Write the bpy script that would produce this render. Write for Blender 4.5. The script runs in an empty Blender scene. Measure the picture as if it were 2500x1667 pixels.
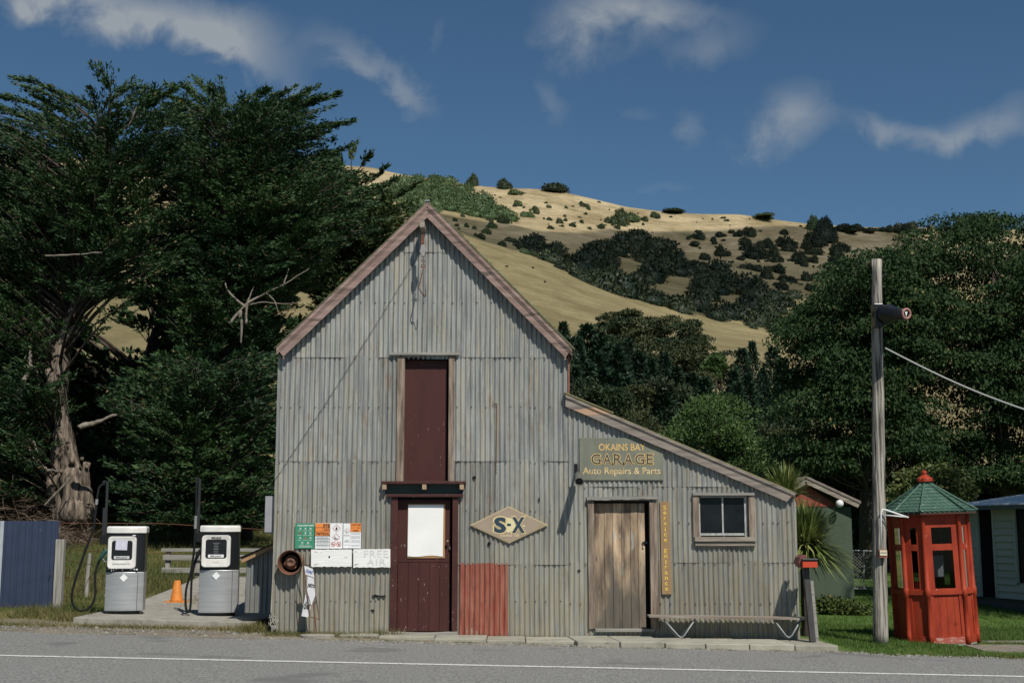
import bpy, math, random
import numpy as np
from mathutils import Vector, Matrix

# ------------------------------------------------------------------ camera, sky, sun
F = 3100.0; W0, H0 = 2500.0, 1667.0
ALPHA = math.atan(456.5 / F); CA, SA = math.cos(ALPHA), math.sin(ALPHA)
CAMZ = 1.65
scene = bpy.context.scene
cam_d = bpy.data.cameras.new("camera"); cam = bpy.data.objects.new("camera", cam_d)
scene.collection.objects.link(cam); scene.camera = cam
cam.location = (0, 0, CAMZ); cam.rotation_euler = (math.pi / 2 + ALPHA, 0, 0)
cam_d.sensor_width = 36; cam_d.lens = 36 * F / W0; cam_d.clip_end = 5000; cam_d.clip_start = 0.1

SUN_TO = Vector((0.44, -1.0, 1.30)).normalized()      # direction towards the sun
sun_d = bpy.data.lights.new("sun", 'SUN'); sun = bpy.data.objects.new("sun", sun_d)
scene.collection.objects.link(sun)
sun_d.energy = 4.7; sun_d.angle = math.radians(0.5); sun_d.color = (1.0, 0.945, 0.86)
sun.rotation_euler = SUN_TO.to_track_quat('Z', 'Y').to_euler(); sun.location = (20, -40, 60)

world = bpy.data.worlds.new("World"); scene.world = world; world.use_nodes = True
scene.view_settings.view_transform = 'Standard'; scene.view_settings.look = 'None'
scene.view_settings.gamma = 1; scene.view_settings.exposure = 0.0
SKY_STRENGTH = 0.055
CLOUDS = [  # pixel centre, half width, half height, tilt (deg), strength
    (130, -5, 150, 50, 8, 1.0), (330, 25, 240, 50, 10, .75), (470, 60, 250, 62, 14, 1.0), (570, 105, 90, 50, 50, .8), (930, 165, 160, 42, 38, .75), (1000, 235, 60, 60, 60, .4),
    (680, 190, 110, 55, 40, .45), (1480, 55, 135, 85, -12, 1.15), (1620, 25, 150, 45, 5, .85), (1740, 110, 130, 45, -15, .4),
    (1930, 285, 105, 66, -22, 1.15), (2150, 318, 75, 40, 10, .9), (2290, 330, 90, 34, 0, .75), (2440, 305, 100, 40, -12, .9), (1340, 250, 50, 65, -30, .5),
    (1690, 310, 38, 45, -10, .4), (1640, 455, 70, 22, 0, .25), (2480, 245, 90, 30, -10, .4), (1070, 80, 24, 60, 5, .3), (1560, 280, 60, 25, 0, .25)]

def build_world():
    nt = world.node_tree; N = nt.nodes; L = nt.links
    for n in list(N): N.remove(n)
    out = N.new('ShaderNodeOutputWorld'); bg = N.new('ShaderNodeBackground')
    sky = N.new('ShaderNodeTexSky'); sky.sky_type = 'NISHITA'; sky.sun_disc = False
    sky.sun_elevation = math.asin(SUN_TO.z); sky.sun_rotation = math.atan2(SUN_TO.x, SUN_TO.y)
    sky.air_density = 1.0; sky.dust_density = 0.25; sky.ozone_density = 2.2; sky.altitude = 100
    tc = N.new('ShaderNodeTexCoord'); sep = N.new('ShaderNodeSeparateXYZ'); L.new(tc.outputs['Generated'], sep.inputs[0])
    def m(op, a, b=None, c=None):
        n = N.new('ShaderNodeMath'); n.operation = op
        for i, v in enumerate((a, b, c)):
            if v is None: continue
            if isinstance(v, (int, float)): n.inputs[i].default_value = v
            else: L.new(v, n.inputs[i])
        return n.outputs[0]
    yy = m('MAXIMUM', sep.outputs[1], 0.02)
    u = m('DIVIDE', sep.outputs[0], yy); w = m('DIVIDE', sep.outputs[2], yy)
    comb = N.new('ShaderNodeCombineXYZ'); L.new(u, comb.inputs[0]); L.new(w, comb.inputs[1])
    nz = N.new('ShaderNodeTexNoise'); nz.inputs['Scale'].default_value = 16; nz.inputs['Detail'].default_value = 9; nz.inputs['Roughness'].default_value = .58; nz.inputs['Distortion'].default_value = .35
    L.new(comb.outputs[0], nz.inputs['Vector'])
    nz2 = N.new('ShaderNodeTexNoise'); nz2.inputs['Scale'].default_value = 3.0; nz2.inputs['Detail'].default_value = 3
    L.new(comb.outputs[0], nz2.inputs['Vector'])
    du = m('MULTIPLY', m('SUBTRACT', nz.outputs[0], .5), .085)
    total = None
    for (px, py, rx, ry, tilt, s) in CLOUDS:
        v = (833.5 - py) / F; den = CA - v * SA
        uc = (px - 1250) / F / den; wc = (SA + v * CA) / den
        a = math.radians(-tilt); ca, sa = math.cos(a), math.sin(a)
        dx = m('ADD', m('SUBTRACT', u, uc), du); dy = m('ADD', m('SUBTRACT', w, wc), m('MULTIPLY', du, .7))
        ex = m('DIVIDE', m('ADD', m('MULTIPLY', dx, ca), m('MULTIPLY', dy, sa)), rx / F)
        ey = m('DIVIDE', m('SUBTRACT', m('MULTIPLY', dy, ca), m('MULTIPLY', dx, sa)), ry / F)
        q = m('ADD', m('MULTIPLY', ex, ex), m('MULTIPLY', ey, ey))
        g = m('MULTIPLY', m('POWER', 2.718, m('MULTIPLY', q, -1.0)), s)
        total = g if total is None else m('ADD', total, g)
    nn = m('ADD', nz.outputs[0], m('MULTIPLY', m('SUBTRACT', nz2.outputs[0], .5), .25))
    mask = m('SUBTRACT', m('MULTIPLY', total, m('ADD', m('MULTIPLY', nn, 3.4), -.80)), 0.13)
    thin = m('MULTIPLY', m('MAXIMUM', m('SUBTRACT', nz2.outputs[0], .48), 0.0), .35)
    mask = m('MINIMUM', m('MAXIMUM', m('ADD', m('MULTIPLY', mask, .54), thin), 0.0), .80)
    mask = m('MULTIPLY', mask, m('GREATER_THAN', sep.outputs[1], 0.1))
    mix = N.new('ShaderNodeMix'); mix.data_type = 'RGBA'; L.new(mask, mix.inputs['Factor'])
    tint = N.new('ShaderNodeMix'); tint.data_type = 'RGBA'; tint.blend_type = 'MULTIPLY'; tint.inputs['Factor'].default_value = 1
    tint.inputs[7].default_value = SKY_TINT + (1,)
    L.new(sky.outputs[0], tint.inputs[6]); L.new(tint.outputs[2], mix.inputs[6])
    mix.inputs[7].default_value = CLOUD_COL + (1,)
    L.new(mix.outputs[2], bg.inputs[0]); bg.inputs[1].default_value = SKY_STRENGTH
    L.new(bg.outputs[0], out.inputs[0])
SKY_TINT = (.70, .95, 1.07)
CLOUD_COL = (6.6, 7.1, 7.5)
build_world()

# ------------------------------------------------------------------ helpers
def ray(px, py):
    v = (833.5 - py) / F; den = CA - v * SA
    return (px - 1250) / F / den, (SA + v * CA) / den
def P(px, py, Y):
    u, w = ray(px, py); return Vector((u * Y, Y, CAMZ + w * Y))
rng = np.random.default_rng(7); random.seed(7)
COL = scene.collection
ORG = {}
def empty(name, loc, label, cat, group=None):
    o = bpy.data.objects.new(name, None); COL.objects.link(o); o.location = loc; o.empty_display_size = .2
    ORG[o.name] = Vector(loc); tag(o, label, cat, group); return o
def tag(o, label, cat, group=None, kind=None):
    if label: o['label'] = label
    if cat: o['category'] = cat
    if group: o['group'] = group
    if kind: o['kind'] = kind
    return o
class MB:
    def __init__(s): s.v = []; s.f = []; s.mi = []; s.uv = None; s.t = []; s.tint = .5
    def add(s, vs, fs, mi=0):
        n = len(s.v); s.v += [tuple(p) for p in vs]; s.t += [s.tint] * len(vs)
        s.f += [tuple(i + n for i in f) for f in fs]; s.mi += [mi] * len(fs); return s
    def box(s, x0, x1, y0, y1, z0, z1, mi=0, M=None):
        vs = [Vector((x, y, z)) for x in (x0, x1) for y in (y0, y1) for z in (z0, z1)]
        if M is not None: vs = [M @ p for p in vs]
        return s.add(vs, [(0, 1, 3, 2), (4, 6, 7, 5), (0, 4, 5, 1), (2, 3, 7, 6), (0, 2, 6, 4), (1, 5, 7, 3)], mi)
    def bar(s, a, b, w, h, mi=0, up=(0, 0, 1)):      # rectangular bar from a to b, w sideways, h along up
        a = Vector(a); b = Vector(b); d = b - a; L = d.length; d.normalize(); u = Vector(up)
        if abs(d.dot(u)) > .99: u = Vector((0, 1, 0))
        r = d.cross(u).normalized(); u = r.cross(d)
        M = Matrix.Translation(a) @ Matrix((r, d, u)).transposed().to_4x4()
        return s.box(-w / 2, w / 2, 0, L, -h / 2, h / 2, mi, M)
    def tube(s, pts, rad, n=8, mi=0, cap=True):
        pts = [Vector(p) for p in pts]; k = len(pts)
        if not hasattr(rad, '__len__'): rad = [rad] * k
        vs = []; ref = None
        for i, p in enumerate(pts):
            d = (pts[min(i + 1, k - 1)] - pts[max(i - 1, 0)])
            if d.length < 1e-9: d = Vector((0, 0, 1))
            d.normalize()
            if ref is None: ref = Vector((0, 0, 1)) if abs(d.z) < .9 else Vector((1, 0, 0))
            r = d.cross(ref).normalized(); ref = r.cross(d).normalized()
            for j in range(n):
                a = 2 * math.pi * j / n
                vs.append(p + (r * math.cos(a) + ref * math.sin(a)) * rad[i])
        fs = [(i * n + j, i * n + (j + 1) % n, (i + 1) * n + (j + 1) % n, (i + 1) * n + j) for i in range(k - 1) for j in range(n)]
        if cap: fs += [tuple(range(n - 1, -1, -1)), tuple((k - 1) * n + j for j in range(n))]
        return s.add(vs, fs, mi)
    def lathe(s, prof, c=(0, 0, 0), n=24, M=None, mi=0, sx=1, sy=1):   # prof: (r, z)
        vs = []
        for r, z in prof:
            for j in range(n):
                a = 2 * math.pi * j / n; p = Vector((r * math.cos(a) * sx, r * math.sin(a) * sy, z))
                if M is not None: p = M @ p
                vs.append(p + Vector(c))
        k = len(prof)
        fs = [(i * n + j, i * n + (j + 1) % n, (i + 1) * n + (j + 1) % n, (i + 1) * n + j) for i in range(k - 1) for j in range(n)]
        fs += [tuple(range(n - 1, -1, -1)), tuple((k - 1) * n + j for j in range(n))]
        return s.add(vs, fs, mi)
    def prism(s, poly, y0, y1, mi=0, M=None):     # polygon of (x,z), extruded in y
        n = len(poly)
        vs = [Vector((x, y0, z)) for x, z in poly] + [Vector((x, y1, z)) for x, z in poly]
        if M is not None: vs = [M @ p for p in vs]
        return s.add(vs, [tuple(range(n)), tuple(range(2 * n - 1, n - 1, -1))] + [(i, i + n, (i + 1) % n + n, (i + 1) % n) for i in range(n)], mi)
    def slab(s, poly, z0, z1, mi=0):              # polygon of (x,y), extruded in z
        n = len(poly)
        return s.add([(x, y, z0) for x, y in poly] + [(x, y, z1) for x, y in poly],
                     [tuple(range(n - 1, -1, -1)), tuple(range(n, 2 * n))] + [(i, (i + 1) % n, (i + 1) % n + n, i + n) for i in range(n)], mi)
    def build(s, name, mat, parent=None, smooth=False, bevel=0, local=False, origin=None):
        org = Vector((0, 0, 0))
        if parent is not None and not local: org = ORG.get(parent.name, Vector((0, 0, 0)))
        if parent is None and origin is not None: org = Vector(origin)
        me = bpy.data.meshes.new(name)
        me.from_pydata([(a - org.x, b - org.y, c - org.z) for a, b, c in s.v], [], s.f)
        mats = mat if isinstance(mat, (list, tuple)) else [mat]
        for m_ in mats: me.materials.append(m_)
        me.polygons.foreach_set('material_index', s.mi)
        if smooth: me.polygons.foreach_set('use_smooth', [True] * len(s.f))
        at = me.attributes.new('tint', 'FLOAT', 'POINT'); at.data.foreach_set('value', s.t)
        me.update(); me.validate()
        o = bpy.data.objects.new(name, me); COL.objects.link(o)
        if parent is not None: o.parent = parent
        elif origin is not None: o.location = org
        ORG[o.name] = org
        if bevel:
            b = o.modifiers.new('bevel', 'BEVEL'); b.width = bevel; b.segments = 2; b.limit_method = 'ANGLE'
        return o
def build_np(name, verts, faces, mat, parent=None, tint=None, org=(0, 0, 0), smooth=False):
    """verts (N,3), faces (M,3 or 4)"""
    me = bpy.data.meshes.new(name); k = faces.shape[1]
    v = np.asarray(verts, dtype=np.float32) - np.asarray(org, dtype=np.float32)
    me.vertices.add(len(v)); me.vertices.foreach_set('co', v.ravel())
    me.loops.add(faces.size); me.loops.foreach_set('vertex_index', faces.ravel().astype(np.int32))
    me.polygons.add(len(faces)); me.polygons.foreach_set('loop_start', (np.arange(len(faces)) * k).astype(np.int32))
    if smooth: me.polygons.foreach_set('use_smooth', np.ones(len(faces), dtype=bool))
    if tint is not None:
        at = me.attributes.new('tint', 'FLOAT', 'POINT'); at.data.foreach_set('value', np.asarray(tint, dtype=np.float32))
    me.materials.append(mat); me.update(calc_edges=True)
    o = bpy.data.objects.new(name, me); COL.objects.link(o)
    if parent is not None: o.parent = parent
    else: o.location = org
    ORG[o.name] = Vector(org)
    return o

# ------------------------------------------------------------------ materials
def mat(name, cols, rough=.7, metal=0, scale=6, stretch=(1, 1, 1), detail=6, bump=0, bscale=None, rot=(0, 0, 0), tint=0, spec=.4,
        speck=None, dist=0, contrast=(.3, .7), coat=0):
    """cols: one or more colours spread over a noise; tint: strength of the per-piece brightness attribute; speck: (colour, scale, threshold)"""
    m = bpy.data.materials.new(name); m.use_nodes = True; nt = m.node_tree; N = nt.nodes; L = nt.links
    b = N['Principled BSDF']; b.inputs['Roughness'].default_value = rough; b.inputs['Metallic'].default_value = metal
    b.inputs['Specular IOR Level'].default_value = spec; b.inputs['Coat Weight'].default_value = coat
    tc = N.new('ShaderNodeTexCoord'); mp = N.new('ShaderNodeMapping'); L.new(tc.outputs['Object'], mp.inputs[0])
    mp.inputs['Rotation'].default_value = rot; mp.inputs['Scale'].default_value = stretch
    if not isinstance(cols[0], (tuple, list)): cols = [cols]
    nz = N.new('ShaderNodeTexNoise'); nz.inputs['Scale'].default_value = scale; nz.inputs['Detail'].default_value = detail; nz.inputs['Distortion'].default_value = dist
    nz.inputs['Roughness'].default_value = .62
    L.new(mp.outputs[0], nz.inputs['Vector'])
    rp = N.new('ShaderNodeValToRGB'); L.new(nz.outputs[0], rp.inputs[0]); e = rp.color_ramp.elements
    a, c = contrast
    while len(e) < max(2, len(cols)): e.new(.5)
    for i in range(len(e)):
        e[i].position = a + (c - a) * i / (len(e) - 1); e[i].color = tuple(cols[min(i, len(cols) - 1)]) + (1,)
    col = rp.outputs[0]
    if speck:
        for (sc, ssc, th) in (speck if isinstance(speck, list) else [speck]):
            n2 = N.new('ShaderNodeTexNoise'); n2.inputs['Scale'].default_value = ssc; n2.inputs['Detail'].default_value = 4
            L.new(mp.outputs[0], n2.inputs['Vector'])
            r2 = N.new('ShaderNodeValToRGB'); L.new(n2.outputs[0], r2.inputs[0]); r2.color_ramp.elements[0].position = th; r2.color_ramp.elements[1].position = min(.999, th + .04)
            mx = N.new('ShaderNodeMix'); mx.data_type = 'RGBA'; L.new(r2.outputs[0], mx.inputs['Factor']); L.new(col, mx.inputs[6]); mx.inputs[7].default_value = tuple(sc) + (1,)
            col = mx.outputs[2]
    if tint:
        at = N.new('ShaderNodeAttribute'); at.attribute_name = 'tint'
        mr = N.new('ShaderNodeMapRange'); L.new(at.outputs['Fac'], mr.inputs[0]); mr.inputs[3].default_value = 1 - tint; mr.inputs[4].default_value = 1 + tint
        vm = N.new('ShaderNodeVectorMath'); vm.operation = 'SCALE'; L.new(col, vm.inputs[0]); L.new(mr.outputs[0], vm.inputs['Scale']); col = vm.outputs[0]
    L.new(col, b.inputs['Base Color'])
    if bump:
        n3 = N.new('ShaderNodeTexNoise'); n3.inputs['Scale'].default_value = bscale or scale * 3; n3.inputs['Detail'].default_value = 5
        L.new(mp.outputs[0], n3.inputs['Vector'])
        bp = N.new('ShaderNodeBump'); bp.inputs['Strength'].default_value = 1; bp.inputs['Distance'].default_value = bump; L.new(n3.outputs[0], bp.inputs['Height'])
        L.new(bp.outputs[0], b.inputs['Normal'])
    return m
def leafmat(name, c0, c1, c2=None, trans=.25, rough=.6, spec=.3):
    m = bpy.data.materials.new(name); m.use_nodes = True; nt = m.node_tree; N = nt.nodes; L = nt.links
    b = N['Principled BSDF']; b.inputs['Roughness'].default_value = rough; b.inputs['Specular IOR Level'].default_value = spec
    at = N.new('ShaderNodeAttribute'); at.attribute_name = 'tint'
    rp = N.new('ShaderNodeValToRGB'); L.new(at.outputs['Fac'], rp.inputs[0]); e = rp.color_ramp.elements
    e[0].position = 0; e[0].color = tuple(c0) + (1,); e[1].position = .93 if c2 else 1; e[1].color = tuple(c1) + (1,)
    if c2: k = e.new(.96); k.color = tuple(c2) + (1,)
    L.new(rp.outputs[0], b.inputs['Base Color'])
    if trans:
        out = N['Material Output']; tr = N.new('ShaderNodeBsdfTranslucent'); L.new(rp.outputs[0], tr.inputs[0])
        mx = N.new('ShaderNodeMixShader'); mx.inputs[0].default_value = trans; L.new(b.outputs[0], mx.inputs[1]); L.new(tr.outputs[0], mx.inputs[2]); L.new(mx.outputs[0], out.inputs[0])
    return m
def iron_mat(name, base, warm, dark, rust=.3, rustcol=(.20, .11, .06)):
    """aged corrugated iron: grey zinc with vertical streaks, warm dirt and rust, sheet by sheet"""
    m = bpy.data.materials.new(name); m.use_nodes = True; nt = m.node_tree; N = nt.nodes; L = nt.links
    b = N['Principled BSDF']; b.inputs['Roughness'].default_value = .52; b.inputs['Metallic'].default_value = .25; b.inputs['Specular IOR Level'].default_value = .4
    tc = N.new('ShaderNodeTexCoord')
    at = N.new('ShaderNodeAttribute'); at.attribute_name = 'tint'
    off = N.new('ShaderNodeVectorMath'); off.operation = 'ADD'; L.new(tc.outputs['Object'], off.inputs[0])
    cb = N.new('ShaderNodeCombineXYZ'); ml = N.new('ShaderNodeMath'); ml.operation = 'MULTIPLY'; ml.inputs[1].default_value = 37.0; L.new(at.outputs['Fac'], ml.inputs[0]); L.new(ml.outputs[0], cb.inputs[1]); L.new(cb.outputs[0], off.inputs[1])
    def noise(scale, st, detail=5, rough=.6):
        mp = N.new('ShaderNodeMapping'); L.new(off.outputs[0], mp.inputs[0]); mp.inputs['Scale'].default_value = st
        n = N.new('ShaderNodeTexNoise'); n.inputs['Scale'].default_value = scale; n.inputs['Detail'].default_value = detail; n.inputs['Roughness'].default_value = rough; L.new(mp.outputs[0], n.inputs['Vector']); return n.outputs[0]
    def ramp(x, p0, p1):
        r = N.new('ShaderNodeMapRange'); L.new(x, r.inputs[0]); r.inputs[1].default_value = p0; r.inputs[2].default_value = p1; return r.outputs[0]
    def mix(a, bcol, f, mode='MIX'):
        x = N.new('ShaderNodeMix'); x.data_type = 'RGBA'; x.blend_type = mode
        if isinstance(f, float): x.inputs['Factor'].default_value = f
        else: L.new(f, x.inputs['Factor'])
        for k, c in ((6, a), (7, bcol)):
            if isinstance(c, tuple): x.inputs[k].default_value = c + (1,)
            else: L.new(c, x.inputs[k])
        return x.outputs[2]
    c = mix(base, dark, ramp(noise(10, (2.6, 1, .10)), .44, .62))
    c = mix(c, warm, ramp(noise(7, (2.2, 1, .14), 4), .50, .74))
    c = mix(c, tuple(min(1, k * 1.5) for k in base), ramp(noise(16, (3.0, 1, .20), 3), .60, .78))
    c = mix(c, tuple(k * .62 for k in base), ramp(noise(3.2, (1, 1, 1), 8, .7), .55, .8))
    rc = N.new('ShaderNodeMath'); rc.operation = 'MULTIPLY'; rc.inputs[1].default_value = rust; L.new(ramp(noise(4.5, (1.3, 1, .35), 9, .75), .555, .66), rc.inputs[0])
    c = mix(c, rustcol, rc.outputs[0])
    sp = N.new('ShaderNodeSeparateXYZ'); L.new(tc.outputs['Object'], sp.inputs[0])
    low = N.new('ShaderNodeMath'); low.operation = 'MULTIPLY'; L.new(ramp(sp.outputs[2], 2.9, .2), low.inputs[0]); L.new(ramp(noise(8, (1.6, 1, .3)), .3, .7), low.inputs[1])
    c = mix(c, tuple(a * x for a, x in zip(warm, (.80, .78, .70))), low.outputs[0])
    mr = N.new('ShaderNodeMapRange'); L.new(at.outputs['Fac'], mr.inputs[0]); mr.inputs[3].default_value = .86; mr.inputs[4].default_value = 1.12
    vm = N.new('ShaderNodeVectorMath'); vm.operation = 'SCALE'; L.new(c, vm.inputs[0]); L.new(mr.outputs[0], vm.inputs['Scale'])
    L.new(vm.outputs[0], b.inputs['Base Color'])
    bp = N.new('ShaderNodeBump'); bp.inputs['Distance'].default_value = .004; L.new(noise(9, (1, 1, .6), 4), bp.inputs['Height']); L.new(bp.outputs[0], b.inputs['Normal'])
    return m
M = {}
M['iron'] = iron_mat('galvanised_iron', (.305, .312, .29), (.36, .325, .25), (.185, .195, .195), .5)
M['iron_red'] = iron_mat('red_painted_iron', (.31, .065, .045), (.45, .21, .155), (.15, .04, .033), .7, (.11, .045, .032))
M['iron_dark'] = iron_mat('weathered_bin_iron', (.21, .235, .25), (.26, .26, .25), (.12, .14, .16), .2)
M['nail'] = mat('nail_heads', (.08, .08, .085), .6)
GAB = math.radians(43.3)
M['pink_l'] = mat('faded_pink_paint_left', [(.11, .082, .068), (.225, .155, .132), (.31, .22, .19)], .8, scale=4, stretch=(.35, 2, 3.5), rot=(0, GAB, 0), bump=.003, contrast=(.32, .62))
M['pink_r'] = mat('faded_pink_paint_right', [(.11, .082, .068), (.225, .155, .132), (.31, .22, .19)], .8, scale=4, stretch=(.35, 2, 3.5), rot=(0, -GAB, 0), bump=.003, contrast=(.32, .62), speck=((.11, .085, .07), 3.0, .60))
M['board'] = mat('weathered_lean_board', [(.11, .095, .085), (.21, .18, .155), (.30, .26, .22)], .85, scale=4, stretch=(.35, 2, 4), rot=(0, -math.radians(23.3), 0), bump=.004, speck=((.42, .27, .18), 1.6, .63))
M['woodv'] = mat('weathered_wood_vertical', [(.07, .05, .038), (.19, .145, .11), (.33, .27, .21)], .85, scale=5, stretch=(4, 2, .35), bump=.004, contrast=(.3, .68))
M['woodh'] = mat('weathered_wood_horizontal', [(.12, .10, .08), (.24, .21, .17), (.38, .34, .28)], .85, scale=5, stretch=(.35, 2, 4), bump=.004)
M['greyv'] = mat('grey_wood_vertical', [(.13, .125, .115), (.25, .24, .215), (.36, .345, .31)], .9, scale=5, stretch=(5, 5, .3), bump=.006, contrast=(.3, .68))
M['greyh'] = mat('grey_wood_horizontal', [(.15, .145, .13), (.25, .24, .215), (.33, .32, .29)], .9, scale=5, stretch=(.3, 2, 5), bump=.005)
M['maroon'] = mat('maroon_paint', [(.050, .017, .015), (.068, .023, .020)], .6, scale=3, stretch=(2, 1, .4), speck=[((.40, .34, .30), 24, .69)], bump=.001, spec=.25)
M['maroon2'] = mat('maroon_trim', [(.045, .016, .014), (.075, .027, .023)], .6, scale=6, speck=[((.42, .37, .34), 26, .68)], bump=.002, spec=.25)
M['plank'] = mat('bare_door_planks', [(.07, .055, .045), (.30, .215, .14), (.50, .38, .25)], .8, scale=2.6, stretch=(3.5, 1, .55), bump=.004, tint=.25, contrast=(.3, .66), speck=[((.035, .03, .028), 3.2, .66), ((.34, .33, .31), 5, .66)])
M['white'] = mat('white_paper', [(.76, .77, .75), (.84, .84, .81)], .8, scale=2, bump=.004, bscale=2)
M['whitewood'] = mat('chipped_white_paint', [(.72, .72, .70), (.82, .82, .80)], .7, scale=5, bump=.003, stretch=(.5, 1, 3), speck=[((.16, .14, .12), 12, .665), ((.50, .43, .34), 6, .68)])
M['tanframe'] = mat('tan_frame', (.36, .20, .08), .6)
M['black'] = mat('black_gloss', (.012, .013, .015), .3)
M['blackm'] = mat('black_matt', (.009, .010, .011), .75, spec=.2)
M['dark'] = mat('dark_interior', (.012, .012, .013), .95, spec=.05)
M['rust'] = mat('rusty_steel', [(.05, .022, .014), (.13, .055, .03), (.20, .10, .055)], .75, scale=9, bump=.003)
M['silver'] = mat('brushed_aluminium', [(.36, .37, .375), (.44, .45, .455), (.50, .51, .52)], .45, metal=.55, scale=2, stretch=(.8, .8, 9))
M['pumpwhite'] = mat('pump_white_plastic', [(.58, .57, .53), (.74, .735, .71)], .4, scale=7, speck=((.40, .38, .33), 9, .70))
M['glass'] = mat('dark_glass', [(.005, .006, .008), (.016, .02, .024)], .15, scale=3, spec=.18)
M['concrete'] = mat('concrete', [(.20, .19, .16), (.28, .265, .225), (.33, .315, .27)], .9, scale=5, bump=.006, speck=((.16, .15, .12), 9, .66))
M['slab'] = mat('paving_concrete', [(.22, .215, .17), (.31, .30, .245), (.37, .355, .29)], .9, scale=3, bump=.006, tint=.12, speck=((.14, .14, .10), 7, .66))
M['redbox'] = mat('booth_red_paint', [(.18, .022, .010), (.31, .038, .015), (.35, .050, .020)], .6, scale=4, stretch=(1, 1, .5), bump=.0015, spec=.25, speck=[((.50, .33, .27), 15, .70), ((.17, .020, .012), 5, .70)])
M['greenroof'] = mat('green_shingles', [(.035, .085, .062), (.065, .13, .095)], .7, scale=9, bump=.003, speck=[((.36, .42, .36), 13, .66)])
M['polewood'] = mat('pole_wood', [(.05, .045, .04), (.25, .23, .20), (.40, .37, .32)], .9, scale=7, stretch=(4, 4, .16), bump=.03, bscale=8, contrast=(.38, .60))
M['bluesteel'] = mat('blue_sheet_steel', [(.024, .036, .070), (.032, .048, .09)], .6, scale=3, speck=[((.40, .44, .48), 9, .75)])
M['orange'] = mat('cone_orange', [(.50, .15, .022), (.66, .24, .04)], .6, scale=7)
M['mailred'] = mat('mailbox_red', (.50, .055, .02), .5)
M['rope'] = mat('grey_rope', [(.25, .24, .21), (.40, .38, .33)], .9, scale=30)
M['galv'] = mat('galvanised_tube', (.25, .26, .26), .5, metal=.3)
M['whitepaint'] = mat('white_paint', [(.62, .63, .62), (.74, .74, .72)], .6, scale=8)
M['shedgreen'] = mat('shed_green', [(.050, .070, .046), (.066, .090, .060)], .8, scale=2, speck=[((.30, .34, .28), 6, .74)])
M['shedred'] = mat('shed_red', [(.22, .045, .03), (.27, .06, .04)], .8, scale=3)
M['wboard'] = mat('weatherboard_grey', [(.40, .395, .345), (.46, .45, .40)], .8, scale=2)
M['ironroof'] = mat('pale_iron_roof', [(.52, .51, .49), (.62, .61, .58)], .6, metal=.05, scale=3)
M['moss'] = mat('mossy_roof_iron', [(.045, .055, .03), (.10, .11, .055), (.15, .15, .10)], .9, scale=14, bump=.01)
M['moss2'] = mat('mossy_lean_roof', [(.06, .06, .045), (.14, .13, .05), (.12, .115, .10)], .9, scale=4, bump=.01)
M['bark'] = mat('cypress_bark', [(.03, .022, .017), (.12, .095, .073), (.24, .195, .15)], .9, scale=2.6, stretch=(3.4, 3.4, .30), bump=.09, bscale=3.5, contrast=(.36, .60), detail=9)
M['barkdark'] = mat('dark_bark', [(.03, .025, .02), (.09, .07, .055)], .9, scale=5, stretch=(2, 2, .4), bump=.02)
M['deadwood'] = mat('dead_limb_wood', [(.10, .085, .07), (.27, .23, .19)], .9, scale=5, bump=.01)

def thin_glass(name, tr, gl):
    m = bpy.data.materials.new(name); m.use_nodes = True; nt = m.node_tree; N = nt.nodes; L = nt.links; N.remove(N['Principled BSDF'])
    t = N.new('ShaderNodeBsdfTransparent'); t.inputs[0].default_value = (tr, tr * 1.03, tr * 1.05, 1); g_ = N.new('ShaderNodeBsdfGlossy'); g_.inputs['Roughness'].default_value = .03
    fr = N.new('ShaderNodeFresnel'); fr.inputs[0].default_value = gl; mx = N.new('ShaderNodeMixShader'); L.new(fr.outputs[0], mx.inputs[0]); L.new(t.outputs[0], mx.inputs[1]); L.new(g_.outputs[0], mx.inputs[2]); L.new(mx.outputs[0], N['Material Output'].inputs[0]); return m
M['boothglass'] = thin_glass('booth_glass', .66, 1.25)

def sooty(m):      # grime worn into the lower half of the bare door, with its own ragged outline
    nt = m.node_tree; N = nt.nodes; L = nt.links; b = N['Principled BSDF']; src = b.inputs['Base Color'].links[0].from_socket
    tc = N.new('ShaderNodeTexCoord'); mp = N.new('ShaderNodeMapping'); mp.inputs['Scale'].default_value = (2.5, 1, .7); L.new(tc.outputs['Object'], mp.inputs[0]); nz = N.new('ShaderNodeTexNoise'); nz.inputs['Scale'].default_value = 2.2; nz.inputs['Detail'].default_value = 7; L.new(mp.outputs[0], nz.inputs['Vector'])
    sp = N.new('ShaderNodeSeparateXYZ'); L.new(tc.outputs['Object'], sp.inputs[0]); a = N.new('ShaderNodeMath'); a.operation = 'MULTIPLY_ADD'; L.new(nz.outputs[0], a.inputs[0]); a.inputs[1].default_value = -2.6; L.new(sp.outputs[2], a.inputs[2])
    r = N.new('ShaderNodeMapRange'); L.new(a.outputs[0], r.inputs[0]); r.inputs[1].default_value = .05; r.inputs[2].default_value = -.75; r.inputs[3].default_value = 0; r.inputs[4].default_value = .85
    x = N.new('ShaderNodeMix'); x.data_type = 'RGBA'; L.new(r.outputs[0], x.inputs['Factor']); L.new(src, x.inputs[6]); x.inputs[7].default_value = (.075, .07, .06, 1); L.new(x.outputs[2], b.inputs['Base Color'])
sooty(M['plank'])
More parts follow.
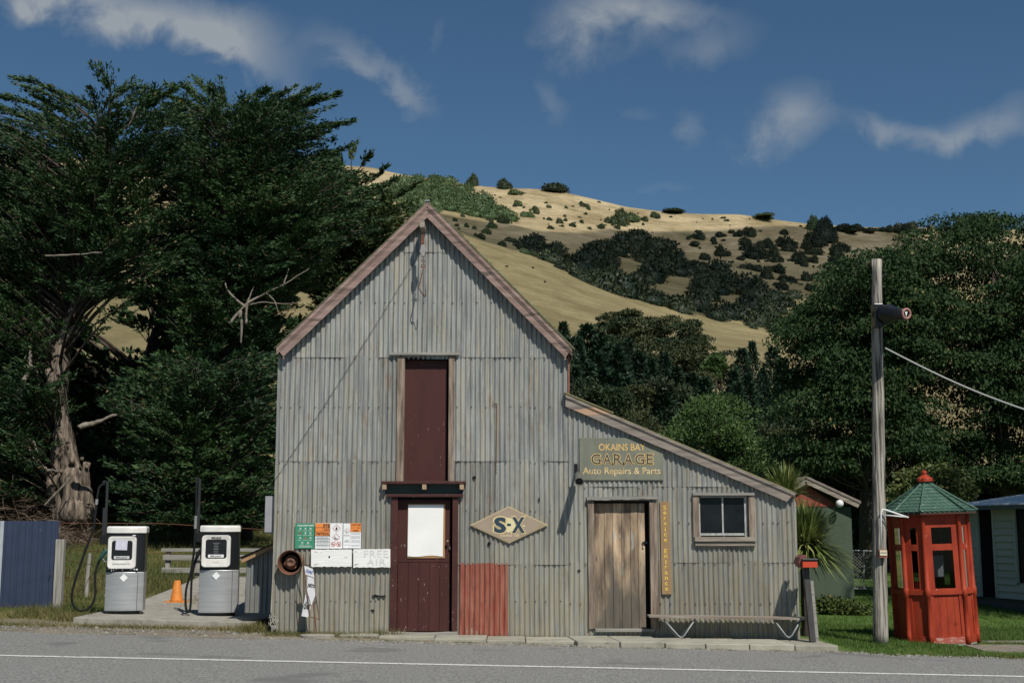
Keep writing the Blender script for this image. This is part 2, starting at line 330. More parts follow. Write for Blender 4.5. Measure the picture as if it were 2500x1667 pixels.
# ------------------------------------------------------------------ terrain
PXK = np.array([-2500, 0, 600, 900, 1000, 1078, 1257, 1344, 1430, 1558, 1665, 1767, 1920, 2200, 2500, 4500.])
CREST = np.array([500, 500, 500, 505, 520, 545, 612, 645, 686, 737, 773, 798, 819, 870, 930, 1000.])
RIDGEX = np.array([-2500, 600, 900, 976, 1145, 1216, 1303, 1385, 1461, 1538, 1614, 1716, 1818, 1895, 1982, 2100, 2500, 4500.])
RIDGEY = np.array([380, 385, 405, 423, 451, 456, 459, 467, 482, 500, 510, 518, 520, 533, 546, 553, 560, 620.])
YK = np.array([19., 24., 45., 70., 110., 200., 225., 262., 480., 640., 900.])
def tanel(py):
    v = (833.5 - py) / F; return (SA + v * CA) / (CA - v * SA)
_ph = rng.uniform(0, 6.28, (14, 2)); _fr = rng.uniform(-1, 1, (14, 2))
def vnoise(x, y, s):
    r = 0
    for i in range(14):
        r = r + np.sin((x * _fr[i, 0] + y * _fr[i, 1]) * (1 + i * .35) / s + _ph[i, 0]) / (1 + i * .3)
    return r / 3.0
def G(x, y):
    x = np.asarray(x, float); y = np.asarray(y, float)
    near = -.02 * np.clip(x, -40, 40)
    yy = np.maximum(y, 19.0)
    px = 1250 + 3066 * x / yy
    zc = CAMZ + 200 * tanel(np.interp(px, PXK, CREST))
    zr = CAMZ + 480 * tanel(np.interp(px, RIDGEX, RIDGEY))
    s = np.clip((x + 3) / 6, 0, 1)              # 0 left, 1 right
    z24 = near + .05 * (1 - s); z45 = 1.38 * (1 - s) + .55 * s + near * .3
    z70 = 4.2 + 0 * x; z110 = CAMZ + 110 * tanel(np.interp(px, [0, 1200, 2500], [880., 900., 960.]))
    zd = np.minimum(zc * .90, zc - 3)
    z300 = CAMZ + 262 * tanel(np.interp(px, PXK, CREST) + 6)
    Z = np.stack([near, z24, z45, z70, z110, zc, zd, z300, zr, zr * .86, zr * .7])
    k = np.clip(np.searchsorted(YK, yy, side='right') - 1, 0, len(YK) - 2)
    t = np.clip((yy - YK[k]) / (YK[k + 1] - YK[k]), 0, 1)
    Zf = Z.reshape(len(YK), -1); kf = k.ravel(); ar = np.arange(kf.size)
    z = (Zf[kf, ar] * (1 - t.ravel()) + Zf[kf + 1, ar] * t.ravel()).reshape(x.shape)
    bulge = np.where((yy > 262) & (yy < 480), np.sin((yy - 262) / 218 * math.pi) * -7, 0)
    z = z + bulge
    amp = np.clip((yy - 60) / 240, 0, 1)
    gul = np.where(yy > 262, np.sin(np.clip((yy - 262) / 218, 0, 1) * math.pi), 0)
    z = z + amp * vnoise(x, y, 26) * .9 + gul * (vnoise(x * 1.0, y * .5, 30) * 3.5) * 1.2
    z = z + np.clip((yy - 20.5) / 3, 0, 1) * np.clip((60 - yy) / 20, 0, 1) * vnoise(x, y, 1.6) * .02
    return np.where(y <= 19, near, z)
def g(x, y): return float(G(np.array([x]), np.array([y]))[0])
_ys = np.arange(19, 640, .5)
def hit(px, py, ymin=19):
    u, w = ray(px, py); zz = G(u * _ys, _ys); rz = CAMZ + w * _ys
    ok = np.where((rz <= zz) & (_ys >= ymin))[0]
    if len(ok) == 0: return None
    y = _ys[ok[0]]; return Vector((u * y, y, float(zz[ok[0]])))

def ground_mat():
    m = bpy.data.materials.new('land'); m.use_nodes = True; nt = m.node_tree; N = nt.nodes; L = nt.links
    b = N['Principled BSDF']; b.inputs['Roughness'].default_value = .95; b.inputs['Specular IOR Level'].default_value = .1
    tc = N.new('ShaderNodeTexCoord'); sp = N.new('ShaderNodeSeparateXYZ'); L.new(tc.outputs['Object'], sp.inputs[0])
    def noise(scale, st=(1, 1, 1), detail=6, r=.6):
        mp = N.new('ShaderNodeMapping'); L.new(tc.outputs['Object'], mp.inputs[0]); mp.inputs['Scale'].default_value = st
        n = N.new('ShaderNodeTexNoise'); n.inputs['Scale'].default_value = scale; n.inputs['Detail'].default_value = detail; n.inputs['Roughness'].default_value = r; L.new(mp.outputs[0], n.inputs['Vector']); return n.outputs[0]
    def mr(x, a, c, lo=0., hi=1.):
        r = N.new('ShaderNodeMapRange'); L.new(x, r.inputs[0]); r.inputs[1].default_value = a; r.inputs[2].default_value = c; r.inputs[3].default_value = lo; r.inputs[4].default_value = hi; return r.outputs[0]
    def mix(a, c, f):
        x = N.new('ShaderNodeMix'); x.data_type = 'RGBA'
        if isinstance(f, float): x.inputs['Factor'].default_value = f
        else: L.new(f, x.inputs['Factor'])
        for k, q in ((6, a), (7, c)):
            if isinstance(q, tuple): x.inputs[k].default_value = q + (1,)
            else: L.new(q, x.inputs[k])
        return x.outputs[2]
    def add(a, c, k=1.0):
        n = N.new('ShaderNodeMath'); n.operation = 'MULTIPLY_ADD'; L.new(c, n.inputs[0]); n.inputs[1].default_value = k; L.new(a, n.inputs[2]); return n.outputs[0]
    # hill grass: golden olive on the spur, pale straw on the high ridge, small tracks and tussock
    spur = mix((.175, .148, .075), (.28, .235, .125), mr(noise(.09, (1, 1, 2.5), 9, .68), .38, .62))
    spur = mix(spur, (.135, .115, .055), mr(noise(.5, (.2, 1, 4), 9, .8), .50, .72))
    high = mix((.235, .185, .10), (.47, .385, .235), mr(noise(.05, (1, .8, 2.5), 12, .74), .38, .60))
    high = mix(high, (.16, .125, .055), mr(noise(.45, (.35, 1, 3.5), 9, .8), .50, .66))
    high = mix(high, (.62, .52, .33), mr(noise(.9, (.2, .6, 4), 6, .7), .62, .75))
    hill = mix(spur, high, mr(add(sp.outputs[2], noise(.03), 30), 88, 112))
    dirt = mix((.135, .115, .085), (.24, .21, .155), mr(noise(3, (1, 1, 1), 8), .35, .65))
    grassn = mix((.05, .075, .018), (.15, .13, .045), mr(noise(.8, (1, 1, 1), 6), .42, .62))
    lawn = mix((.05, .10, .02), (.09, .15, .035), mr(noise(2.2), .35, .65))
    lawn = mix(lawn, (.14, .115, .05), mr(noise(.7, (1, 1, 1), 7), .60, .70))
    near = mix(grassn, lawn, mr(sp.outputs[0], 3, 4))
    hill = mix(hill, (.145, .13, .06), mr(noise(.035, (1, 1, 1), 5), .55, .72))
    e = add(sp.outputs[1], noise(1.3), 1.6)
    near = mix(dirt, near, mr(e, 21.6, 22.2))
    near = mix(near, lawn, mr(sp.outputs[0], 4.6, 4.9))
    c = mix(near, hill, mr(sp.outputs[1], 48, 60))
    L.new(c, b.inputs['Base Color'])
    bp = N.new('ShaderNodeBump'); bp.inputs['Distance'].default_value = .35; hb = N.new('ShaderNodeMath'); hb.operation = 'MULTIPLY'; L.new(noise(.9, (.5, 1, 3), 9, .75), hb.inputs[0]); L.new(mr(sp.outputs[1], 40, 120, .03, 1), hb.inputs[1]); L.new(hb.outputs[0], bp.inputs['Height']); L.new(bp.outputs[0], b.inputs['Normal'])
    return m
def grid(xs, ys, zf):
    X, Y = np.meshgrid(xs, ys); Z = zf(X, Y)
    v = np.stack([X.ravel(), Y.ravel(), Z.ravel()], 1); nx = len(xs); ny = len(ys)
    i = np.arange(ny - 1)[:, None] * nx + np.arange(nx - 1)[None]; i = i.ravel()
    return v, np.stack([i, i + 1, i + nx + 1, i + nx], 1)
yr = np.concatenate([[-60, -20, 0, 10, 16], np.arange(19, 30, .4), np.arange(30, 60, 1.), np.arange(60, 130, 2), np.arange(130, 300, 2.5), np.arange(300, 640, 4), np.arange(640, 901, 30)])
ur = np.linspace(-1.15, 1.15, 460)
U, Yg = np.meshgrid(ur, yr); Xg = U * np.maximum(Yg, 19 + 41 * (Yg < 19)); Zg = G(Xg, Yg)
Zg = np.where(Yg < 18, Zg - .02, Zg)
gv = np.stack([Xg.ravel(), Yg.ravel(), Zg.ravel()], 1); i = (np.arange(len(yr) - 1)[:, None] * len(ur) + np.arange(len(ur) - 1)[None]).ravel()
go = build_np('ground', gv, np.stack([i, i + 1, i + len(ur) + 1, i + len(ur)], 1), ground_mat(), smooth=True)
tag(go, 'golden dry hillside rising behind the garage and the verge around it', 'hillside', kind='structure')

# road -------------------------------------------------------------
M['asphalt'] = mat('chip_seal', [(.115, .115, .11), (.20, .20, .19), (.285, .285, .268)], .92, scale=34, detail=10, bump=.012, bscale=60, contrast=(.38, .62), speck=[((.15, .15, .145), .7, .60), ((.06, .06, .06), 46, .64), ((.36, .36, .335), 75, .67)])
M['roadpaint'] = mat('worn_road_paint', [(.50, .50, .47), (.70, .70, .67)], .8, scale=25, speck=[((.22, .22, .21), 30, .58), ((.3, .3, .29), 3, .62)])
ex = np.arange(-60, 60.1, .25)
def edge_y(x):
    return np.interp(x, [-60, -9, -6.5, -3.5, -1.2, 0, 4.7, 5.2, 7.5, 12, 60], [19.6, 19.35, 19.15, 18.75, 18.66, 18.62, 18.55, 18.3, 17.95, 17.8, 17.6]) + .045 * np.sin(x * 3.1) + .03 * np.sin(x * 7.7 + 1) + .02 * np.sin(x * 17)
vs = []; rows = [-7, 0, 8, 13, 16]
for r in rows: vs += [(x, r, -.02 * max(-40, min(40, x)) + .006) for x in ex]
vs += [(x, edge_y(x) - .15, -.02 * max(-40, min(40, x)) + .006) for x in ex]
vs += [(x, edge_y(x), -.02 * max(-40, min(40, x)) - .004) for x in ex]
n = len(ex); mb = MB(); mb.add(vs, [(a * n + j, a * n + j + 1, (a + 1) * n + j + 1, (a + 1) * n + j) for a in range(6) for j in range(n - 1)])
tag(mb.build('road', M['asphalt'], smooth=True), None, None, kind='structure')
mb = MB(); xs = np.arange(-50, 50, .12)
vs = []
for x in xs:
    j = .006 * math.sin(x * 11) + .004 * math.sin(x * 29); vs += [(x, 15.70 + j, -.02 * max(-40, min(40, x)) + .011), (x, 15.83 + j * .5, -.02 * max(-40, min(40, x)) + .011)]
mb.add(vs, [(2 * k, 2 * k + 2, 2 * k + 3, 2 * k + 1) for k in range(len(xs) - 1)])
tag(mb.build('road_line', M['roadpaint']), None, None, kind='structure')

# pavement ---------------------------------------------------------
YF = 19.75                                   # plane of the garage front
def X(px, py=1400, Y=YF): return P(px, py, Y).x
def Z(py, px=1250, Y=YF): return P(px, py, Y).z
mb = MB()
x = X(1400, 1570); k = 0
while x < X(2005, 1580) - .05:
    w = random.uniform(.58, .70); x1 = min(x + w, X(2005, 1580)); mb.tint = random.random()
    y0 = 18.68 + random.uniform(-.02, .02); y1 = YF - .04; d = random.uniform(-.01, .01)
    sh = .10
    poly = [(x + .008, y0), (x1 - .008, y0), (x1 - .008 + 0, y1), (x + .008, y1)]
    poly = [(a - (sh if b > 19 else 0), b) for a, b in poly]
    zz = -.02 * x + d
    mb.slab(poly, zz - .08, zz + .075)
    x = x1
x = X(835, 1560)
while x < X(1400, 1570) - .02:
    w = random.uniform(.55, .9); x1 = min(x + w, X(1400, 1570)); mb.tint = random.random()
    y0 = 18.98 + random.uniform(-.03, .03) + max(0, (-.9 - x)) * .22
    zz = -.02 * x; mb.slab([(x + .006, y0), (x1 - .006, y0), (x1 - .006, YF - .04), (x + .006, YF - .04)], zz - .05, zz + .035)
    x = x1
tag(mb.build('footpath', M['slab'], bevel=.012), 'row of worn concrete paving slabs along the garage front', None, kind='structure')
# forecourt slab under the pumps and the drive behind it
pf = [P(205, 1517, 20.55), P(612, 1517, 20.35)]
zf = lambda x: -.02 * x + .115
mb = MB(); xa, xb = pf[0].x, pf[1].x + .02
poly = [(-6.98, 20.62), (-5.3, 20.42), (xb, 20.38), (xb + .05, 21.0), (-4.0, 22.5), (-4.0, 30), (-7.15, 30), (-7.1, 27.0), (-7.02, 23.5), (-7.0, 21.7)]
n = len(poly); top = [(a, b, max(zf(a), g(a, b) + .05)) for a, b in poly]
c = (-5.5, 24.0, max(zf(-5.5), g(-5.5, 24) + .05))
mb.add(top + [(a, b, -.02 * a - .1) for a, b in poly] + [c], [(i, (i + 1) % n, 2 * n) for i in range(n)] + [(i, i + n, (i + 1) % n + n, (i + 1) % n) for i in range(n)])
tag(mb.build('forecourt_pavement', M['concrete'], bevel=.01), 'worn concrete forecourt and drive under the fuel pumps', None, kind='structure')

mb = MB(); vs = []; xs = np.arange(7.2, 16, .2)
for x in xs:
    yc = 20.95 + (x - 7.6) * .18; hw = .26 + .05 * math.sin(x * 3) + .03 * math.sin(x * 7.3)
    for yy_ in (yc - hw, yc, yc + hw): vs.append((x, yy_, g(x, yy_) + .008))
mb.add(vs, [(3 * k + j, 3 * k + 3 + j, 3 * k + 4 + j, 3 * k + 1 + j) for k in range(len(xs) - 1) for j in (0, 1)])
M['dirt'] = mat('path_dirt', [(.13, .115, .09), (.24, .215, .17)], .95, scale=6, bump=.01)
tag(mb.build('garden_path', M['dirt']), 'trodden grey dirt path across the lawn right of the booth', None, kind='structure')
mb = MB(); mb.slab([(6.95, 19.15), (7.75, 19.05), (7.95, 19.5), (7.9, 20.2), (7.0, 20.15)], g(7.4, 19.6) - .05, g(7.4, 19.6) + .022)
tag(mb.build('booth_pavement', M['dirt']), 'bare gravelly patch in front of the booth', None, kind='structure')
# ------------------------------------------------------------------ garage building
garage = empty('garage_building', (0, YF, 0), 'old gabled corrugated iron garage with a lean-to, standing at the roadside', 'garage')
XL, XM, XR = X(670, 1300), X(1386, 900), X(1946, 1400)
def PZ(px, py): p = P(px, py, YF - .17); return p.x, p.z
AX, AZ = PZ(1043, 492); LX, LZ = PZ(675, 847); RX, RZ = PZ(1397, 849)
SL = (AZ - LZ) / (AX - LX); SR = (AZ - RZ) / (RX - AX)
def roof_main(x): return AZ - (SL * (AX - x) if x < AX else SR * (x - AX))
L0 = PZ(1381, 962); L1 = PZ(1943, 1203); SLN = (L0[1] - L1[1]) / (L1[0] - L0[0])
def roof_lean(x): return L0[1] - SLN * (x - L0[0])
PITCH = .0762; AMP = .0125
def cor(x): return math.sin(2 * math.pi * x / PITCH)
def patch(mb, xa, xb, za, zb, y0, tint, top=None, seed=0, dent=.006, side=False):
    if xb - xa < .004: return
    nx = max(1, int(round((xb - xa) / (PITCH / 10)))); nz = 9 if zb - za > .4 else 4
    vs = []; fs = []; ph = seed * 1.7
    for i in range(nx + 1):
        x = xa + (xb - xa) * i / nx; zt = zb if top is None else min(zb, top(x)); zt = max(zt, za)
        for j in range(nz + 1):
            z = za + (zt - za) * j / nz
            d = dent * (math.sin(x * 5.3 + ph + z * 2.1) * math.sin(z * 4.1 + ph * 1.3) + .5 * math.sin(x * 11 + z * 7 + ph))
            y = y0 + (AMP + .002 * math.sin(ph + x * 3)) * cor(x + .004 * math.sin(z * 3 + ph)) + d
            if nz > 4 and j == 0: y -= .004
            vs.append((x, y, z) if not side else (y0 + (y - y0), x, z))
    for i in range(nx):
        for j in range(nz):
            a = i * (nz + 1) + j
            if abs(vs[a][2] - vs[a + 1][2]) < 1e-5 and abs(vs[a + nz + 1][2] - vs[a + nz + 2][2]) < 1e-5: continue
            fs.append((a, a + nz + 1, a + nz + 2, a + 1))
    mb.tint = tint; mb.add(vs, fs)
def subtract(rects, h):
    out = []
    for (a, b, c, d) in rects:
        ha, hb, hc, hd = h
        if hb <= a or ha >= b or hd <= c or hc >= d: out.append((a, b, c, d)); continue
        if ha > a: out.append((a, ha, c, d))
        if hb < b: out.append((hb, b, c, d))
        a2, b2 = max(a, ha), min(b, hb)
        if hd < d: out.append((a2, b2, hd, d))
        if hc > c: out.append((a2, b2, c, hc))
    return out
def rect(px0, px1, py0, py1, Y=YF):      # world x0,x1,z0,z1 of a pixel rectangle in the plane of the front
    pm, qm = (py0 + py1) / 2, (px0 + px1) / 2
    return X(px0, pm, Y), X(px1, pm, Y), Z(py1, qm, Y), Z(py0, qm, Y)
H_loft = rect(986, 1096, 877, 1176); H_door = rect(968, 1105, 1212, 1545); H_serv = rect(1449, 1588, 1222, 1538); H_win = rect(1705, 1828, 1208, 1310); H_shelf = rect(940, 1130, 1180, 1206)
HOLES = [H_loft, H_door, H_serv, H_win, H_shelf]
def wall_sheets(mb, x0, x1, rows, colw, top, holes, y0, seed, skip=None):
    R = random.Random(seed)
    for r in range(len(rows) - 1):
        x = x0; w = colw * R.uniform(.45, 1)
        while x < x1 - .02:
            xb = min(x + w, x1); w = colw * R.uniform(.96, 1.04)
            if x1 - xb < .15: xb = x1
            t = R.random(); rect_ = (x, xb, rows[r] - (.03 if r else 0), rows[r + 1])
            yj = y0 - .0035 * r - (.003 if R.random() < .5 else 0)
            for q in subtract([rect_], (0, 0, 0, 0)) if not holes else [rect_]:
                rs = [q]
                for h in holes: rs = [s for q2 in rs for s in subtract([q2], h)]
                for s in rs:
                    if skip and s[0] > skip[0] - .02 and s[1] < skip[1] + .02 and s[3] < skip[3] + .05: continue
                    patch(mb, s[0], s[1] + (.012 if s[1] == xb and xb < x1 else 0), s[2], s[3], yj, t, top, seed + r * 7 + x)
            # nail heads along the top lap
            if r < len(rows) - 1:
                for zn in (rows[r + 1] - .05 if r + 1 < len(rows) - 1 else None, (rows[r] + rows[r + 1]) / 2):
                    if zn is None: continue
                    k = math.ceil(x / PITCH * 1.0)
                    while k * PITCH < xb:
                        xc = k * PITCH - PITCH * .25; k += R.choice((2, 2, 3))
                        if top and zn > top(xc) - .25: continue
                        if any(h[0] - .03 < xc < h[1] + .03 and h[2] < zn < h[3] for h in holes): continue
                        s_ = .007; zc = zn + R.uniform(-.008, .008); mb.tint = .5
                        mb.box(xc - s_, xc + s_, yj - AMP - .012, yj - AMP + .004, zc - s_, zc + s_, 1)
            x = xb
z1, z2, z3, z4 = Z(1373), Z(1121), Z(868), Z(612)
HR = rect(1121, 1240, 1373, 1551)
mb = MB()
wall_sheets(mb, XL, XM, [-.02, z1, z2, z3, z4, AZ], .61, lambda x: min(roof_main(x) - .10, 99), HOLES, YF, 3, skip=HR)
tag(mb.build('gable_wall', [M['iron'], M['nail']], garage, smooth=True), None, None)
mb = MB(); patch(mb, HR[0], HR[1], -.02, z1 - .005, YF - .014, .5, None, 5); mb.build('red_sheet', M['iron_red'], garage, smooth=True)['label'] = 'rust red corrugated sheet beside the maroon door'
mb = MB()
z5, z6 = Z(1368, 1700), Z(1183, 1600)
wall_sheets(mb, XM, XR, [-.12, z5, z6, 9], .66, lambda x: roof_lean(x) - .08, HOLES, YF - .002, 11)
mb.build('lean_to_wall', [M['iron'], M['nail']], garage, smooth=True)
# side walls: corrugated, running back
mb = MB(); DEEP = 8.0
for (xx, zt, yb) in ((XL, roof_main(XL) - .14, DEEP), (XM, roof_main(XM) - .14, DEEP), (XR, roof_lean(XR) - .1, 5.5)):
    mb = MB(); patch(mb, YF, YF + yb, -.15, zt, xx, .45, None, xx, side=True); mb.build('side_wall', M['iron'], garage, smooth=True)
mb = MB(); mb.box(XM + .02, XR, YF + 5.48, YF + 5.5, -.1, 2.2); mb.build('rear_wall', M['iron_dark'], garage); mb = MB(); mb.box(XL, XM, YF + DEEP - .02, YF + DEEP, -.1, LZ)
mb.add([(XL, YF + DEEP, LZ), (XM, YF + DEEP, LZ), (AX, YF + DEEP, AZ - .1)], [(0, 1, 2)]); mb.build('rear_wall', M['iron_dark'], garage)
mb = MB(); mb.box(XM + .002, XM + .03, YF - .02, YF + .3, roof_lean(XM) + .02, roof_main(XM) - .15); mb.build('corner_strip', mat('brown_red_corner', [(.16, .06, .04), (.26, .11, .08)], .8, scale=7), garage)['label'] = 'red brown painted corner strip above the lean-to roof'
# corner flashing at lean-to right edge and left corner
mb = MB(); mb.box(XR - .02, XR + .012, YF - .02, YF + .06, -.1, roof_lean(XR) - .12); mb.build('corner_flashing', M['iron'], garage); mb = MB(); mb.box(XL - .012, XL + .03, YF - .018, YF + .06, -.02, roof_main(XL) - .16); mb.build('corner_flashing', M['iron'], garage)
# roofs
def slope_roof(mb, xa, za, xb, zb, y0, y1, th, corr=True):
    d = Vector((xb - xa, 0, zb - za)); L = d.length; d.normalize(); nrm = Vector((-d.z, 0, d.x)); nrm = nrm if nrm.z > 0 else -nrm
    ny = int((y1 - y0) / .019); vs = []
    for i in range(ny + 1):
        y = y0 + (y1 - y0) * i / ny; h = .009 * math.sin(2 * math.pi * y / PITCH)
        a = Vector((xa, y, za)) + nrm * (h + th); b = Vector((xb, y, zb)) + nrm * (h + th); vs += [a, b, a - nrm * th, b - nrm * th]
    fs = []
    for i in range(ny):
        k = 4 * i; fs += [(k, k + 1, k + 5, k + 4), (k + 2, k + 6, k + 7, k + 3), (k, k + 4, k + 6, k + 2), (k + 1, k + 3, k + 7, k + 5)]
    fs += [(0, 2, 3, 1), (4 * ny, 4 * ny + 1, 4 * ny + 3, 4 * ny + 2)]
    mb.add(vs, fs)
mb = MB(); slope_roof(mb, AX, AZ - .012, LX - .03, LZ - .03, YF - .16, YF + DEEP + .1, .014); slope_roof(mb, AX, AZ - .012, RX + .03, RZ - .03, YF - .16, YF + DEEP + .1, .022)
mr_ = mb.build('main_roof', M['moss'], garage)
mb = MB(); mb.box(AX - .035, AX + .035, YF - .175, YF + DEEP, AZ + .0, AZ + .03); mb.build('ridge_cap', M['iron_dark'], mr_)
mb = MB(); slope_roof(mb, L0[0] - .02, L0[1], L1[0] + .03, L1[1] - .012, YF - .11, YF + 5.6, .012)
slope_roof(mb, L0[0] - .02, L0[1] + .03, X(1500), roof_lean(X(1500)) + .03, YF - .10, YF + 5.6, .012)
mb.build('lean_to_roof', M['moss2'], garage)
# barge boards
def barge(name, xa, za, xb, zb, w, cap, m_, over=.155):
    d = Vector((xb - xa, zb - za)); d.normalize(); dn = Vector((0, -1))
    vert = w / abs(d.x)              # vertical height of the board
    mb = MB(); n = 26; R = random.Random(int(w * 1000) + int(xa * 10))
    y0, y1 = YF - over, YF - over + .027
    low = []; up = []
    for i in range(n + 1):
        t = i / n; x = xa + (xb - xa) * t; z = za + (zb - za) * t
        up.append((x, z)); low.append((x, z - vert + R.uniform(-.004, .004)))
    sx = 1 if xb > xa else -1
    low[-1] = (low[-1][0] - sx * .135, low[-1][1] + .0 + (-(d.y / d.x)) * .135 * sx if False else low[-2][1] + (low[-1][1] - low[-2][1]) * .2)
    vs = [(x, y0, z) for x, z in up] + [(x, y0, z) for x, z in low] + [(x, y1, z) for x, z in up] + [(x, y1, z) for x, z in low]
    k = n + 1; fs = []
    for i in range(n):
        fs += [(i, k + i, k + i + 1, i + 1), (2 * k + i, 2 * k + i + 1, 3 * k + i + 1, 3 * k + i), (i, i + 1, 2 * k + i + 1, 2 * k + i), (k + i, 3 * k + i, 3 * k + i + 1, k + i + 1)]
    fs += [(0, 2 * k, 3 * k, k), (n, k + n, 3 * k + n, 2 * k + n)]
    mb.add(vs, fs)
    # upper moulding
    for (pa, pb, yy) in ((.0, cap, .022), (cap + .004, cap * 1.5, .011)):
        vs = []
        for (x, z) in (up[0], up[-1]):
            vs += [(x, y0 - yy, z - pa / abs(d.x)), (x, y0 - yy, z - pb / abs(d.x)), (x, y0 + .001, z - pa / abs(d.x)), (x, y0 + .001, z - pb / abs(d.x))]
        mb.add(vs, [(0, 1, 5, 4), (0, 4, 6, 2), (1, 3, 7, 5), (0, 2, 3, 1), (4, 5, 7, 6)])
    # soffit back to the wall
    vs = []
    for (x, z) in (up[0], up[-1]): vs += [(x, y1, z - .05 / abs(d.x)), (x, YF + .02, z - .05 / abs(d.x)), (x, y1, z - .065 / abs(d.x)), (x, YF + .02, z - .065 / abs(d.x))]
    mb.add(vs, [(0, 4, 5, 1), (2, 3, 7, 6), (0, 2, 6, 4), (1, 5, 7, 3)])
    o = mb.build(name, m_, garage); return o
barge('barge_board', AX, AZ - .013, LX, LZ - .013, .172, .05, M['pink_l'])['label'] = 'left sloping barge board in faded pink paint'
barge('barge_board', AX + .002, AZ - .013, RX, RZ - .013, .172, .05, M['pink_r'])['label'] = 'right sloping barge board in faded pink paint'
barge('barge_board', L0[0], L0[1] - .004, L1[0], L1[1] - .004, .165, .035, M['board'], .10)['label'] = 'bare grey barge board over the lean-to'
# moss along the right roof edge
vs = []; fs = []
for i in range(900):
    t = random.random(); x = AX + (RX - AX) * (.12 + .88 * t); z = AZ - SR * (x - AX) + .025; y = YF - .15 + random.random() * .35; s = random.uniform(.008, .022)
    c = Vector((x, y, z)); a = Vector((random.gauss(0, 1), random.gauss(0, 1), random.gauss(0, 1))).normalized() * s; b = Vector((random.gauss(0, 1), random.gauss(0, 1), random.gauss(0, 1))).normalized() * s
    k = len(vs); vs += [c - a, c + a, c + b + Vector((0, 0, s))]; fs.append((k, k + 1, k + 2))
mb = MB(); mb.add(vs, fs); mb.build('moss', leafmat('moss_tufts', (.03, .045, .012), (.08, .10, .03)), mr_)

# doors and window -------------------------------------------------
def R4(mb, px0, px1, py0, py1, y0, y1, mi=0, jit=0):
    a, b, c, d = rect(px0, px1, py0, py1); mb.box(a, b, y0, y1, c, d, mi); return mb
ld = MB(); R4(ld, 984, 1090, 874, 1178, YF + .085, YF + .12)
loft = ld.build('loft_door', M['maroon'], garage)
fr = MB(); R4(fr, 969, 987, 870, 1176, YF - .035, YF + .08); fr.build('door_jamb', M['woodv'], loft, bevel=.004); fr = MB(); R4(fr, 1095, 1109, 870, 1176, YF - .035, YF + .08); fr.build('door_jamb', M['woodv'], loft, bevel=.004)
fr = MB(); R4(fr, 953, 1122, 862, 868, YF - .075, YF + .02); fr.build('loft_lintel', M['greyh'], loft, bevel=.003)
fr = MB(); R4(fr, 985, 1098, 872, 878, YF - .005, YF + .12); R4(fr, 1089, 1096, 878, 1176, YF + .122, YF + .13); fr.build('loft_shade_strip', M['dark'], loft)  # near-black strips stand in for the recess shade above and beside the leaf
# shelf between the doors
sh = MB(); R4(sh, 932, 1138, 1174.5, 1181.5, YF - .10, YF + .05)
shelf = sh.build('door_canopy', M['maroon2'], garage, bevel=.006)
s2 = MB(); R4(s2, 944, 1131, 1206, 1213, YF - .08, YF + .05); s2.build('canopy_ledge', M['maroon2'], shelf, bevel=.006)
s2 = MB(); R4(s2, 938, 1133, 1181, 1207, YF + .03, YF + .06); s2.build('canopy_backing', mat('dull_green_board', (.05, .07, .065), .8), shelf)
for px in (940, 1037, 1128):
    s2 = MB(); R4(s2, px - 5, px + 5, 1183, 1195, YF - .13, YF + .04); s2.build('joist_end', mat('raw_joist', [(.25, .17, .11), (.42, .30, .20)], .8, scale=20) if px == 940 else bpy.data.materials['raw_joist'], shelf, bevel=.003)
# lower door, planks as separate boards within the leaf
dd = MB(); a, b, c, d = rect(970, 1099, 1219, 1541); nb = 5; w = (b - a) / nb
R4(dd, 970, 1099, 1219, 1372, YF + .075, YF + .11)
zc = Z(1373)
for i in range(nb): dd.box(a + i * w + .002, a + (i + 1) * w - .002, YF + .077, YF + .11, c, zc)
door = dd.build('entrance_door', M['maroon'], garage, bevel=.002)
fr = MB(); R4(fr, 954, 970, 1213, 1545, YF - .04, YF + .07); fr.build('door_jamb', M['maroon2'], door, bevel=.004); fr = MB(); R4(fr, 1104, 1118, 1213, 1545, YF - .04, YF + .07); fr.build('door_jamb', M['maroon2'], door, bevel=.004)
fr = MB(); R4(fr, 1099, 1105, 1219, 1541, YF + .112, YF + .12); R4(fr, 966, 1106, 1213, 1220, YF - .005, YF + .10); fr.build('door_shade_strip', M['dark'], door)  # dark strips painted where the door head and right jamb only cast shade
kn = MB(); kp = P(1093, 1321, YF + .03); kn.lathe([(.004, 0), (.02, .005), (.026, .02), (.018, .035), (.008, .05)], kp, 12, Matrix.Rotation(-math.pi / 2, 4, 'X') @ Matrix.Translation((0, 0, -.045))); kn.build('door_knob', mat('tarnished_brass', (.22, .17, .12), .35, metal=.7), door, smooth=True)
pl = MB(); q = P(1098, 1336, YF + .05); pl.box(q.x - .012, q.x + .012, q.y - .01, q.y + .02, q.z - .03, q.z + .01); pl.tube([q + Vector((-.008, 0, .01)), q + Vector((-.008, 0, .03)), q + Vector((.008, 0, .03)), q + Vector((.008, 0, .01))], .003, 6); pl.build('padlock', bpy.data.materials['tarnished_brass'], door)
th = MB(); a, b, c, d = rect(948, 1117, 1540, 1552); n = 14
top = [(a + (b - a) * i / n, d - .022 * math.sin(math.pi * i / n) * (1 if 0 < i < n else 0)) for i in range(n + 1)]
th.prism([(a, c - .01), (b, c - .02)] + top[::-1], YF - .10, YF + .12); th.build('doorstep', M['greyh'], door, bevel=.004)
